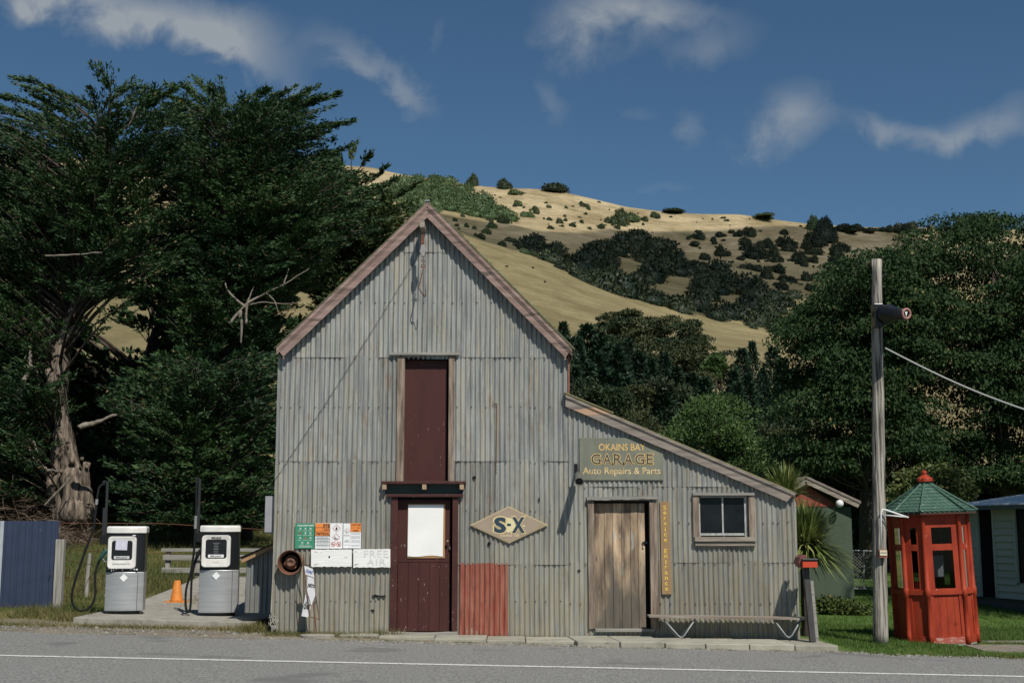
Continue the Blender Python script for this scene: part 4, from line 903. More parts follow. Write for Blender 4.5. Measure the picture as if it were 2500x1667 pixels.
# small corrugated lean bin beside the garage
YB = 20.5
o = empty('iron_bin_shed', P(632, 1495, YB), 'small corrugated iron lean-to shelter tucked against the left wall', 'small shelter')
a, b, c, d = rect(600, 668, 1350, 1495, YB); zt = lambda x: P(600, 1362, YB).z + (x - a) / (b - a) * (P(668, 1332, YB).z - P(600, 1362, YB).z)
s = MB(); patch(s, a + .0, b, c, d + .3, YB, .6, lambda x: zt(x) - .02, 8); patch(s, YB, YB + .9, c, zt(a) - .03, a, .4, None, 5, side=True); patch(s, YB, YB + .9, c, zt(b) - .03, b - .01, .4, None, 5, side=True)
s.box(a, b, YB + .88, YB + .9, c, zt(a) - .03); s.build('wall', M['iron_dark'], o, smooth=True)
s = MB(); s.bar(P(590, 1369, YB - .08), P(672, 1330, YB - .08), .05, .065); s.build('barge_board', mat('orange_brown_board', [(.22, .17, .12), (.40, .22, .10)], .8, scale=4), o, bevel=.004)
s = MB(); p0, p1 = P(590, 1363, YB), P(672, 1324, YB); s.add([(p0.x - .02, YB - .13, p0.z), (p1.x + .05, YB - .13, p1.z), (p1.x + .05, YB + 1, p1.z), (p0.x - .02, YB + 1, p0.z), (p0.x - .02, YB - .13, p0.z + .02), (p1.x + .05, YB - .13, p1.z + .02), (p1.x + .05, YB + 1, p1.z + .02), (p0.x - .02, YB + 1, p0.z + .02)], [(0, 1, 2, 3), (4, 7, 6, 5), (0, 4, 5, 1), (1, 5, 6, 2), (2, 6, 7, 3), (3, 7, 4, 0)]); s.build('roof', M['blackm'], o)

# ------------------------------------------------------------------ fuel pumps
def plan(w, dep, bulge, x0, y0, n=14, r=.05):
    pts = []                             # front is -y
    for i in range(n + 1):
        t = -1 + 2 * i / n; pts.append((x0 + t * w / 2 * 1.0, y0 - dep / 2 - bulge * (1 - t * t)))
    for i in range(n + 1):
        t = 1 - 2 * i / n; pts.append((x0 + t * w / 2, y0 + dep / 2 + bulge * .3 * (1 - t * t)))
    return pts
def loft(mb, plans, mi=0):
    n = len(plans[0][0]); vs = []
    for pl_, z in plans: vs += [(x, y, z) for x, y in pl_]
    k = len(plans); fs = [(i * n + j, i * n + (j + 1) % n, (i + 1) * n + (j + 1) % n, (i + 1) * n + j) for i in range(k - 1) for j in range(n)]
    fs += [tuple(range(n - 1, -1, -1)), tuple((k - 1) * n + j for j in range(n))]; mb.add(vs, fs, mi)
def rrect(cx, cz, w, h, r, n=6):
    pts = []
    for (sx, sz, a0) in ((1, -1, -90), (1, 1, 0), (-1, 1, 90), (-1, -1, 180)):
        for i in range(n + 1):
            a_ = math.radians(a0 + 90 * i / n); pts.append((cx + sx * (w / 2 - r) + r * math.cos(a_), cz + sz * (h / 2 - r) + r * math.sin(a_)))
    return pts
def fuel_pump(px0, px1, pyb, pyt, label, petrol):
    YP = 21.75; dep = .34; bul = .085
    c = P((px0 + px1) / 2, pyb, YP); x0 = P((px0 + px1) / 2, pyb, YP - .25).x; w = P(px1, pyb, YP - .2).x - P(px0, pyb, YP - .2).x; z0 = -.02 * x0 + .115
    w *= .93; x0 -= .065
    zz = lambda py: P(px0, py, YP - .28).z
    o = empty('fuel_pump', (x0, YP, z0), label, 'fuel pump', 'fuel pumps on the forecourt')
    s = MB(); s.slab(plan(w * .84, dep * .8, bul * .7, x0, YP), z0 - .005, z0 + .06); s.build('plinth', M['black'], o)
    zs = zz(1396 if petrol else 1391); zt = zz(1301 if petrol else 1298); zl = zz(pyt + 1)
    s = MB(); loft(s, [(plan(w, dep, bul, x0, YP), z0 + .055), (plan(w, dep, bul, x0, YP), zs)]); lb = s.build('lower_body', M['silver'], o, bevel=.008)
    s = MB(); s.box(x0 + w * .345, x0 + w * .352, YP - dep / 2 - bul * .62, YP - dep / 2 - .02, z0 + .06, zs - .005); s.build('panel_seam', M['blackm'], lb)
    s = MB(); loft(s, [(plan(w * 1.0, dep - .01, bul, x0, YP), zs + .002), (plan(w * .985, dep - .02, bul * .95, x0, YP), zt)]); s.build('upper_body', M['black'], o, bevel=.006)
    s = MB(); k = 1.03; loft(s, [(plan(w * k, dep * k, bul, x0, YP), zt + .002), (plan(w * k * 1.012, dep * k, bul, x0, YP), zt + .02), (plan(w * k * 1.012, dep * k, bul, x0, YP), zl - .03), (plan(w * k * .985, dep * k * .97, bul * .97, x0, YP), zl - .008), (plan(w * k * .93, dep * k * .9, bul * .9, x0, YP), zl)]); s.build('lid', M['pumpwhite'], o, smooth=False, bevel=.004)
    o.rotation_euler = (0, 0, math.radians(9))
    # bezel
    yb = YP - dep / 2 - bul - .028
    off = -.052 * w / .62
    cx = x0 + off; bw = w * .74; zb0, zb1 = zz(1388 if petrol else 1384), zz(1309 if petrol else 1306); bh = zb1 - zb0; cz = (zb0 + zb1) / 2
    O = rrect(cx, cz, bw, bh, .06); I = rrect(cx, cz + bh * .07, bw * .73, bh * .60, .04); n = len(O)
    vs = [(x, yb + .01, z) for x, z in O] + [(x, yb, cz + (z - cz) * .97) for x, z in [((x - cx) * .97 + cx, z) for x, z in O]] + [(x, yb + .012, z) for x, z in I] + [(x, yb + .11, z) for x, z in O]
    s = MB(); s.add(vs, [(j, (j + 1) % n, (j + 1) % n + n, j + n) for j in range(n)] + [(j + n, (j + 1) % n + n, (j + 1) % n + 2 * n, j + 2 * n) for j in range(n)] + [(j + 3 * n, (j + 1) % n + 3 * n, (j + 1) % n, j) for j in range(n)])
    bz = s.build('display_frame', M['pumpwhite'], o)
    s = MB(); s.prism(I, yb + .014, yb + .05); s.build('display', M['black'], bz)
    s = MB(); mw, mh = bw * .54, .048; mz = cz + bh * .07 - bh * .22; s.box(cx - mw / 2, cx + mw / 2, yb + .004, yb + .012, mz - mh / 2, mz + mh / 2); s.build('name_plate', flat('plate_grey', (.52, .53, .53)) if petrol else tq, bz)
    s = MB(); put_text(s, 'Mobil', cx - .085, cx + .085, mz - .014, mz + .014, yb + .001, offset=.012); s.build('lettering', flat('grey_ink', (.12, .13, .15)), bz)
    if petrol:
        s = MB(); put_text(s, 'Unleaded 91', cx - .14, cx + .14, cz - bh * .36, cz - bh * .32, yb - .004, offset=.01); s.build('lettering', bpy.data.materials['grey_ink'], bz)
        s = MB(); pz = cz + bh * .24; s.box(cx - .105, cx + .085, yb + .002, yb + .006, pz - .085, pz + .075, 0, Matrix.Translation((cx, 0, pz)) @ Matrix.Rotation(.03, 4, 'Y') @ Matrix.Translation((-cx, 0, -pz))); s.build('paper_note', mat('note_paper', [(.45, .45, .58), (.62, .62, .70)], .8, scale=14), bz)
        s = MB(); s.box(cx + .16, cx + .21, YP - dep / 2 - bul - .004, YP - dep / 2 - bul * .4, zt - .045, zt - .03); R = random.Random(4)
        for i in range(9):
            xx_ = cx + R.uniform(-.25, .27); s.box(xx_, xx_ + R.uniform(.008, .03), YP - dep / 2 - bul - .003, YP - dep / 2, zs + R.uniform(.008, .05), zs + R.uniform(.02, .03) + .03)
        s.build('scuff', tq, o)
    else:
        s = MB(); put_text(s, 'Mobil', cx - .075, cx + .075, zb1 - .052, zb1 - .026, yb - .001, offset=.03); s.build('lettering', bk, bz)
        s = MB(); put_text(s, 'Diesel', cx - .05, cx + .05, cz - bh * .35, cz - bh * .315, yb - .004, offset=.01); s.build('lettering', flat('pale_ochre', (.55, .45, .22)), bz)
        s = MB(); R = random.Random(3)
        for k_, (ww, yy_) in enumerate(((.055, .10), (.035, .075), (.04, .045), (.03, .02), (.045, 0), (.035, -.03), (.04, -.06))): s.box(cx - ww, cx + ww, yb + .010, yb + .013, cz + yy_ + .03, cz + yy_ + .039)
        s.build('readout', flat('readout_grey', (.16, .17, .18)), bz)
    s = MB(); q = P(295 if petrol else 521, 1410 if petrol else 1405, YP - .28); yd = YP - dep / 2 - bul - .006; r_ = .066
    s.prism([(q.x - r_, q.z), (q.x, q.z - r_), (q.x + r_, q.z), (q.x, q.z + r_)], yd, yd + .05); s.build('diamond_sticker', tq, lb)
    # hose mast, hook-up box, nozzle and hose
    if petrol: mast = (258, 1177); box_ = (245, 263, 1305, 1328); nozz = [(262, 1340), (254, 1345), (246, 1357), (240, 1370)]
    else: mast = (484, 1170); box_ = (477, 492, 1300, 1323); nozz = [(493, 1336), (485, 1344), (479, 1355), (474, 1368)]
    YH = YP + .02
    s = MB(); pb = P(mast[0], 1310, YH); pt = P(mast[0], mast[1], YH); s.box(pb.x - .045, pb.x + .02, YH - .03, YH + .03, pb.z, P(0, 1240, YH).z); s.box(pb.x - .012, pb.x + .028, YH - .02, YH + .02, pb.z, pt.z); s.tube([P(mast[0] - 3, mast[1], YH - .05), P(mast[0] + 4, mast[1], YH + .03)], .03, 8); s.build('hose_mast', mat('mast_dark', (.014, .017, .02), .6) if petrol else bpy.data.materials['mast_dark'], o, bevel=.003)
    s = MB(); a, b, c_, d_ = rect(*box_, YP - .1); s.box(a, b + .05, YP - .18, YP + .08, c_, d_); s.build('nozzle_box', M['blackm'], o, bevel=.006)
    s = MB(); pts = [P(px, py, YP - .2) for px, py in nozz]; s.tube(pts, [.022, .032, .030, .02], 8); s.tube([pts[1] + Vector((.03, 0, -.02)), pts[2] + Vector((.07, 0, -.04)), pts[3] + Vector((.09, 0, .0))], .009, 6); s.build('nozzle', mat('nozzle_green', (.012, .07, .06), .5) if petrol else M['blackm'], o, smooth=True)
    s = MB(); s.tube([pts[2] + Vector((.02, -.02, -.04)), pts[2] + Vector((.06, -.02, -.09)), pts[2] + Vector((.11, -.02, -.09)), pts[2] + Vector((.12, -.02, -.02))], .008, 6); s.build('trigger_guard', M['galv'], o)
    if petrol: hp = [(256, 1180), (243, 1188), (238, 1205), (234, 1232), (232, 1250), (226, 1290), (214, 1325), (198, 1370), (182, 1420), (175, 1455), (180, 1478), (195, 1489), (213, 1485), (226, 1468), (231, 1440), (231, 1405), (236, 1382), (242, 1366)]
    else: hp = [(482, 1174), (478, 1190), (477, 1230), (474, 1290), (470, 1350), (462, 1400), (452, 1435), (450, 1470), (453, 1492), (460, 1488), (463, 1465), (465, 1420), (470, 1390), (476, 1364)]
    hpv = [P(px, py, YP - .12 - .1 * math.sin(math.pi * i / len(hp))) for i, (px, py) in enumerate(hp)]
    # smooth by catmull-rom
    sm = []
    for i in range(len(hpv) - 1):
        p_, q_, r2, t2 = hpv[max(i - 1, 0)], hpv[i], hpv[i + 1], hpv[min(i + 2, len(hpv) - 1)]
        for k_ in range(4):
            u = k_ / 4; sm.append(.5 * ((2 * q_) + (r2 - p_) * u + (2 * p_ - 5 * q_ + 4 * r2 - t2) * u * u + (3 * q_ - p_ - 3 * r2 + t2) * u ** 3))
    sm.append(hpv[-1]); s = MB(); s.tube(sm, .019, 8); s.build('hose', M['blackm'], o, smooth=True)
    s = MB(); k_ = 8 if petrol else 8; s.tube([sm[k_ + 2], sm[k_ + 4]], .024, 8); s.build('hose_coupling', M['galv'], o)
    return o
fuel_pump(254, 352, 1497, 1283, 'left fuel pump, with a paper note taped over its display', True)
fuel_pump(484, 585, 1493, 1281, 'right fuel pump, standing beside the orange cone', False)

# traffic cone
q = P(431, 1467, 24.6); q.z = max(zf(q.x), g(q.x, q.y) + .05) + .0
o = empty('traffic_cone', q, 'faded orange traffic cone standing behind the right fuel pump', 'traffic cone')
s = MB(); s.slab([(q.x + dx * .21, q.y + dy * .21) for dx, dy in ((-1, -.75), (-.75, -1), (.75, -1), (1, -.75), (1, .75), (.75, 1), (-.75, 1), (-1, .75))], q.z, q.z + .03); s.build('base', M['orange'], o, bevel=.008)
s = MB(); s.lathe([(.125, .03), (.115, .05), (.062, .40), (.056, .412), (.045, .405)], q, 24); s.build('cone', M['orange'], o, smooth=True)
# black pit box behind right pump base
# blue steel fence panel and its post
YB_ = 23.4
o = empty('steel_fence', P(66, 1485, YB_), 'dark blue ribbed sheet steel fence panel at the left edge', 'fence')
s = MB(); pa, pb = P(0, 1484, YB_), P(134, 1484, YB_); zt_, zb_ = P(60, 1271, YB_).z, P(60, 1484, YB_).z; nrib = 0
xs_ = []; x = pb.x
prof = []
while x > pa.x - 3.2:
    prof += [(x, 0), (x - .02, .028), (x - .045, .028), (x - .06, 0), (x - .125, 0), (x - .13, .006), (x - .14, 0)]; x -= .235
prof = prof[::-1]; n = len(prof)
s.add([(a_, YB_ - b_, zb_) for a_, b_ in prof] + [(a_, YB_ - b_, zt_) for a_, b_ in prof], [(i, i + 1, n + i + 1, n + i) for i in range(n - 1)]); s.build('sheet', M['bluesteel'], o)
s = MB(); s.box(pa.x - 3, pb.x, YB_ + .01, YB_ + .06, zt_ - .2, zt_ - .12); s.box(pa.x - 3, pb.x, YB_ + .01, YB_ + .06, zb_ + .2, zb_ + .28); s.build('rail', M['greyh'], o)
s = MB(); s.box(pa.x - .07, pa.x + .0, YB_ - .04, YB_ - .03, zb_, zt_); s.build('edge_strip', mat('pale_strip', [(.30, .34, .37), (.42, .46, .48)], .7, scale=6), o)
def post(name, px, pyb, pyt, wpx, Y, label, cat='fence post', lean=0, m_=None, group=None):
    s = MB(); b_ = P(px, pyb, Y); t_ = P(px + lean, pyt, Y); w = wpx * Y / F
    s.tube([b_ + Vector((0, 0, -.1)), b_.lerp(t_, .3) + Vector((.008, 0, 0)), b_.lerp(t_, .7) + Vector((-.006, 0, 0)), t_], [w / 2 * 1.08, w / 2 * 1.03, w / 2, w / 2 * .96], 10)
    o = s.build(name, m_ or M['greyv'], None, origin=(b_.x, b_.y, b_.z), smooth=False); tag(o, label, cat, group); return o
s = MB(); b_ = P(140, 1495, YB_ - .1); t_ = P(140, 1316, YB_ - .1); s.box(b_.x - .075, b_.x + .075, b_.y - .07, b_.y + .07, b_.z - .1, t_.z); po = s.build('fence_post', M['greyv'], None, bevel=.01, origin=b_); tag(po, 'thick square grey wooden post beside the blue steel fence', 'fence post')
post('fence_post', 206, 1480, 1350, 10, 25.5, 'thin leaning grey stake in the long grass by the left pump', lean=14)
# wire fence with thin wires
s = MB()
for (pa_, pb_) in (((140, 1338), (480, 1352)), ((140, 1362), (300, 1385)), ((120, 1402), (240, 1412))):
    a_, b_ = P(*pa_, YB_ - .1), P(*pb_, 27.5); s.tube([a_.lerp(b_, t) + Vector((0, 0, -.03 * math.sin(math.pi * t))) for t in np.linspace(0, 1, 9)], .006, 4)
s.tube([P(130, 1276, 30), P(400, 1278, 31), P(660, 1293, 30)], .008, 4); s.tube([P(130, 1276, 30), P(-90, 1276, 30)], .008, 4)
tag(s.build('fence_wire', M['rust']), 'slack rusty fence wires crossing the long grass behind the pumps', 'wire fence')
# rail gate behind the pumps
YG = 29.6
o = empty('rail_fence', P(500, 1437, YG), 'weathered grey wooden rail fence standing in grass behind the pumps', 'fence')
for (py0, py1, pxa, pxb) in ((1338, 1346, 394, 640), (1354, 1367, 398, 640), (1385, 1398, 395, 640), (1417, 1430, 395, 640)):
    s = MB(); a, b, c, d = rect(pxa, pxb, py0, py1, YG); s.box(a, b + .4, YG - .03, YG + .02, c, d); s.build('rail', M['greyh'], o, bevel=.006)
for px in (408, 481, 620):
    s = MB(); a, b, c, d = rect(px - 6, px + 6, 1343, 1440, YG); s.box(a, b, YG + .025, YG + .14, c - .3, d); s.build('post', M['greyv'], o, bevel=.006)

# ------------------------------------------------------------------ bench, letterbox
YBN = YF - .24
o = empty('bench', P(1775, 1560, YBN), 'long plank bench on bent tube legs under the lean-to window', 'bench')
s = MB(); p0, p1 = P(1585, 1502, YBN - .15), P(1972, 1508, YBN - .15)
n = 12; pts = [p0.lerp(p1, i / n) for i in range(n + 1)]
for i in range(n):
    a_, b_ = pts[i], pts[i + 1]; s.add([(a_.x, YBN - .15, a_.z), (b_.x, YBN - .15, b_.z), (b_.x, YBN + .16, b_.z + .0), (a_.x, YBN + .16, a_.z), (a_.x, YBN - .15, a_.z - .028), (b_.x, YBN - .15, b_.z - .028), (b_.x, YBN + .16, b_.z - .028), (a_.x, YBN + .16, a_.z - .028)], [(0, 1, 2, 3), (4, 7, 6, 5), (0, 4, 5, 1), (2, 6, 7, 3), (0, 3, 7, 4), (1, 5, 6, 2)])
s.build('seat', mat('bench_plank', [(.13, .09, .065), (.22, .185, .15), (.32, .30, .27)], .85, scale=5, stretch=(.4, 3, 3)), o)
for (l0, lm, r0) in ((1620, 1663, 1697), (1889, 1926, 1956)):
    for yo in (-.10, .12):
        s = MB(); kx = lm + (0 if yo < 0 else -8)
        s.tube([P(l0, 1511, YBN + yo), P(kx - 8, 1550, YBN + yo), P(kx, 1556, YBN + yo), P(kx + 8, 1550, YBN + yo), P(r0, 1511, YBN + yo)], .0125, 8); s.build('leg', M['galv'], o, smooth=True)
# letterbox on a dark post with a pale stake beside it
YM = YF - .52
b_ = P(1984, 1563, YM); b_.z = -.02 * b_.x - .0
o = empty('letterbox', b_, 'red and black letterbox on a leaning dark post at the slab end', 'letterbox')
s = MB(); s.bar(P(1984, 1566, YM), P(1966, 1383, YM), .085, .085, 0, (0, 1, 0)); s.build('post', mat('dark_post', [(.035, .035, .036), (.07, .068, .065)], .8, scale=9, stretch=(3, 3, .4)), o, bevel=.005)
s = MB(); q = P(1971, 1375, YM); s.box(q.x - .11, q.x + .11, YM - .18, YM + .14, q.z - .055, q.z + .04); s.build('box_front', M['mailred'], o, bevel=.006)
s = MB(); s.box(q.x - .115, q.x + .115, YM - .19, YM + .15, q.z + .041, q.z + .075); s.build('lid', M['black'], o, bevel=.004)
s = MB(); pts = [(P(1950, 1382, YM).x, P(1950, 1382, YM).z), (P(1959, 1387, YM).x, P(1959, 1387, YM).z), (P(1960, 1368, YM).x, P(1960, 1368, YM).z), (P(1966, 1356, YM).x, P(1966, 1356, YM).z), (P(1957, 1353, YM).x, P(1957, 1353, YM).z), (P(1949, 1360, YM).x, P(1949, 1360, YM).z), (P(1945, 1372, YM).x, P(1945, 1372, YM).z)]
s.prism(pts, YM - .12, YM + .22); s.build('newspaper_holder', mat('dull_brown_red', (.16, .05, .045), .6), o, bevel=.006)
s = MB(); s.bar(P(1995, 1566, YM + .05), P(1981, 1417, YM + .08), .045, .06, 0, (0, 1, 0)); so = s.build('wooden_stake', M['greyh'], None, origin=P(1995, 1566, YM + .05)); tag(so, 'pale leaning wooden stake just right of the letterbox post', 'stake')

# ------------------------------------------------------------------ power pole
YPL = 20.0
b_ = P(2148.5, 1560, YPL); b_.z = g(b_.x, b_.y)
o = empty('utility_pole', b_, 'tall weathered round wooden pole in front of the phone booth', 'utility pole')
s = MB(); n = 30; pts = []; rad = []; R = random.Random(5)
for i in range(n + 1):
    t = i / n; p = P(2150 + (2140 - 2150) * t, 1575 + (634 - 1575) * t, YPL); p += Vector((R.uniform(-.004, .004), 0, 0)); pts.append(p); rad.append((17.5 - 5.3 * t + R.uniform(-.5, .5) + (1.0 if t < .03 else 0)) * YPL / F)
s.tube(pts, rad, 24); s.build('shaft', M['polewood'], o, smooth=True)
s = MB(); pt = pts[-1]; s.box(pt.x - .085, pt.x - .03, YPL - .03, YPL + .05, pt.z - .10, pt.z + .0); s.build('splintered_top', M['polewood'], o)
siren = empty('siren', P(2180, 765, YPL - .3), 'black horn siren with a red rimmed mouth mounted high on the pole', 'siren')
s = MB(); a_, e_ = P(2150, 768, YPL - .2), P(2213, 766, YPL - .75); dd_ = (e_ - a_).normalized(); Mq = dd_.to_track_quat('Z', 'Y').to_matrix().to_4x4(); L_ = (e_ - a_).length
s.lathe([(.05, -.05), (.15, -.02), (.155, L_ * .35), (.10, L_ * .62), (.085, L_ - .02), (.075, L_ - .02), (.04, L_ * .75), (.002, L_ * .72)], a_, 24, Mq); s.build('horn', M['black'], siren, smooth=True)
s = MB(); c_ = e_; u_ = Mq @ Vector((1, 0, 0)); v_ = Mq @ Vector((0, 1, 0)); s.tube([c_ + u_ * .072 * math.cos(t) + v_ * .072 * math.sin(t) for t in np.linspace(0, 2 * math.pi, 25)], .02, 8); s.build('mouth_ring', mat('faded_red_ring', [(.26, .09, .08), (.42, .25, .22)], .7, scale=40), siren, smooth=True)
s = MB(); s.lathe([(.05, 0), (.05, .008)], c_ - dd_ * .02, 16, Mq); s.build('mouth', M['dark'], siren)
s = MB(); s.add([c_ + u_ * -.03 + v_ * .03, c_ + u_ * .02 + v_ * .035, c_ + u_ * .0 - v_ * .045], [(0, 1, 2)]); s.build('baffle', tq, siren)
s = MB(); a, b, c, d = rect(2130, 2152, 744, 800, YPL - .2); s.box(a, b, YPL - .32, YPL - .13, c, d); s.box(b, b + .18, YPL - .28, YPL - .16, c + .06, c + .18); s.build('motor_box', M['black'], siren, bevel=.01)
s = MB(); q = P(2175, 784, YPL - .34); s.box(q.x - .028, q.x + .028, q.y, q.y + .05, q.z - .034, q.z + .034); s.build('junction_box', flat('cream_plastic', (.45, .42, .30)), siren, bevel=.004)
br = empty('lamp_bracket', P(2148, 1352, YPL - .2), 'white bent pipe bracket above a small switch box on the pole', 'bracket')
s = MB(); yb_ = YPL - .17; s.tube([P(2151, 1340, yb_), P(2151, 1250, yb_), P(2155, 1243, yb_), P(2162, 1244, yb_), P(2218, 1263, yb_ - .1)], .014, 8); s.tube([P(2160, 1257, yb_), P(2218, 1262, yb_ - .1)], .012, 8); s.build('pipe', M['whitepaint'], br, smooth=True)
s = MB(); q = P(2155, 1351, yb_); s.box(q.x - .062, q.x + .062, q.y - .03, q.y + .05, q.z - .06, q.z + .058); s.build('switch_box', mat('switch_red', [(.30, .07, .04), (.42, .15, .10)], .6, scale=20), br, bevel=.004)
s = MB(); s.box(q.x - .055, q.x + .055, q.y - .045, q.y - .028, q.z - .03, q.z + .05); s.box(q.x - .045, q.x + .045, q.y - .05, q.y - .044, q.z + .012, q.z + .02, 1); s.build('switch_cover', [flat('cream_paint', (.60, .55, .40)), bk], br, bevel=.003)
s = MB(); p0, p1 = P(2162, 850, YPL - .05), P(2640, 1043, 17.2); s.tube([p0.lerp(p1, t) + Vector((0, 0, -.10 * math.sin(math.pi * t))) for t in np.linspace(0, 1, 24)], .013, 6); tag(s.build('overhead_cable', mat('pale_cable', (.42, .42, .40))), 'pale overhead cable running down from the pole to the right', 'cable')

# ------------------------------------------------------------------ telephone booth (square with cut corners, leaning a little)
sc_ = 20.5 / F; YBo = 20.75
bb = P(2287, 1555, YBo); zb0 = g(bb.x, bb.y) - .01
booth = empty('telephone_booth', (bb.x, bb.y, zb0), 'old red wooden telephone booth with green shingled roof on the verge', 'telephone booth')
booth.rotation_euler = (0, math.radians(-1.7), math.radians(2.6))
A_, B_ = .575 / 2, .355 / math.sqrt(2)
corners = [(-A_, -A_ - B_), (A_, -A_ - B_), (A_ + B_, -A_), (A_ + B_, A_), (A_, A_ + B_), (-A_, A_ + B_), (-A_ - B_, A_), (-A_ - B_, -A_)]
HP, HM0, HM1, HT = 0.0, .80, .86, 1.98
KZ = lambda py: (1562 - py) * sc_ * 1.0
zk = dict(base=0.03, kick=KZ(1540), band0=KZ(1447), band1=KZ(1433), w0=KZ(1430), w1=KZ(1341), v0=KZ(1326), v1=KZ(1287), top=KZ(1268), head=KZ(1252))
def face_box(mb, i, t0, t1, z0, z1, out, th, mi=0):     # box along face i, t in 0..1 along, out = outward offset
    a = Vector(corners[i] + (0,)); b = Vector(corners[(i + 1) % 8] + (0,)); d = (b - a); nrm = Vector((d.y, -d.x, 0)).normalized()
    p = a + d * t0 + nrm * (out - th); q = a + d * t1 + nrm * (out - th); r = q + nrm * th; s_ = p + nrm * th
    mb.add([(p.x, p.y, z0), (q.x, q.y, z0), (r.x, r.y, z0), (s_.x, s_.y, z0), (p.x, p.y, z1), (q.x, q.y, z1), (r.x, r.y, z1), (s_.x, s_.y, z1)], [(0, 3, 2, 1), (4, 5, 6, 7), (0, 1, 5, 4), (1, 2, 6, 5), (2, 3, 7, 6), (3, 0, 4, 7)], mi)
for i, (cx_, cy_) in enumerate(corners):
    s = MB(); s.lathe([(.040, 0), (.040, zk['kick'] - .03), (.042, zk['kick'] - .02), (.042, zk['kick'] + .01), (.038, zk['kick'] + .02), (.038, zk['band0'] - .02), (.048, zk['band0'] - .01), (.050, zk['band1'] + .015), (.037, zk['band1'] + .03), (.036, zk['top'] - .01), (.046, zk['top'] + .005), (.040, zk['top'] + .03), (.03, zk['top'] + .05), (.03, zk['head'])], (cx_, cy_, 0), 12)
    s.build('corner_post', M['redbox'], booth, local=True, smooth=True)
for i in range(8):
    wide = i % 2 == 0; w_ = .575 if wide else .355; e = .05 / w_; fw = .075 / w_
    s = MB(); nbd = 4 if wide else 3
    for k in range(nbd): face_box(s, i, e + (1 - 2 * e) * k / nbd + .004, e + (1 - 2 * e) * (k + 1) / nbd - .004, zk['kick'], zk['band0'], -.012, .02)
    for (t0, t1, z0, z1) in ((0, 1, zk['base'], zk['kick']), (0, 1, zk['band0'], zk['band1']), (e * .3, e + fw * .5, zk['kick'], zk['band0']), (1 - e - fw * .5, 1 - e * .3, zk['kick'], zk['band0'])): face_box(s, i, t0, t1, z0, z1, .004, .035)
    face_box(s, i, 0, 1, zk['band0'] + .02, zk['band1'] - .005, .022, .02)
    nm = 'lower_panel'; lp = s.build(nm, M['redbox'], booth, local=True)
    if i == 0:
        s2 = MB(); face_box(s2, i, .13, .90, zk['base'] + .0, zk['kick'] - .02, .007, .004); s2.build('kick_board', mat('flaking_kickboard', [(.34, .07, .04), (.36, .10, .07), (.52, .42, .38)], .8, scale=9, stretch=(1, 1, 3)), lp, local=True)
    s = MB()
    for (t0, t1, z0, z1) in ((0, e + fw, zk['band1'], zk['top']), (1 - e - fw, 1, zk['band1'], zk['top']), (e + fw, 1 - e - fw, zk['w1'], zk['v0']), (e + fw, 1 - e - fw, zk['v1'], zk['top']), (e + fw, 1 - e - fw, zk['band1'], zk['w0'])): face_box(s, i, t0, t1, z0, z1, -.004, .03)
    wfm = s.build('window_frame', M['redbox'], booth, local=True)
    s = MB(); face_box(s, i, e + fw, 1 - e - fw, zk['w0'], zk['w1'], -.018, .004); face_box(s, i, e + fw, 1 - e - fw, zk['v0'], zk['v1'], -.018, .004); s.build('pane', M['boothglass'], wfm, local=True)
    s = MB(); face_box(s, i, 0, 1, zk['top'], zk['head'] + .03, .0, .04); s.build('frieze', M['redbox'], booth, local=True)
s = MB(); s.slab([(c[0] * 1.0, c[1] * 1.0) for c in corners], .0, .04); s.build('floor', M['concrete'], booth, local=True)
# roof with shingle courses
s = MB(); zr0, zr1 = KZ(1251), KZ(1183); NR = 9
def ringr(k, z): return [(c[0] * k, c[1] * k, z) for c in corners]
K0, K1 = 1.27, .17; prev = None
for r in range(NR):
    ka = K0 + (K1 - K0) * r / NR; kb = K0 + (K1 - K0) * (r + 1.12) / NR; za = zr0 + (zr1 - zr0) * (r / NR) ** 1.12; zb = zr0 + (zr1 - zr0) * ((r + 1.12) / NR) ** 1.12
    for i in range(8):
        a, b = Vector(corners[i]), Vector(corners[(i + 1) % 8]); ns = max(1, int(round((b - a).length * ka / .085)))
        for j in range(ns):
            for (u0, u1) in ((j / ns, (j + 1) / ns),):
                p0 = a.lerp(b, u0); p1 = a.lerp(b, u1); pm = a.lerp(b, (u0 + u1) / 2); q0, q1 = p0, p1
                dz_ = .012; e_ = .10; kk = ka - .035
                pts_ = [(p0.x * kk, p0.y * kk, za + dz_ + .012), (p0.lerp(pm, .5).x * ka, p0.lerp(pm, .5).y * ka, za + dz_ + .002), (p1.lerp(pm, .5).x * ka, p1.lerp(pm, .5).y * ka, za + dz_ + .002), (p1.x * kk, p1.y * kk, za + dz_ + .012), (q1.x * kb, q1.y * kb, zb), (q0.x * kb, q0.y * kb, zb)]
                s.tint = random.random(); s.add(pts_, [(0, 1, 2, 3, 4, 5)])
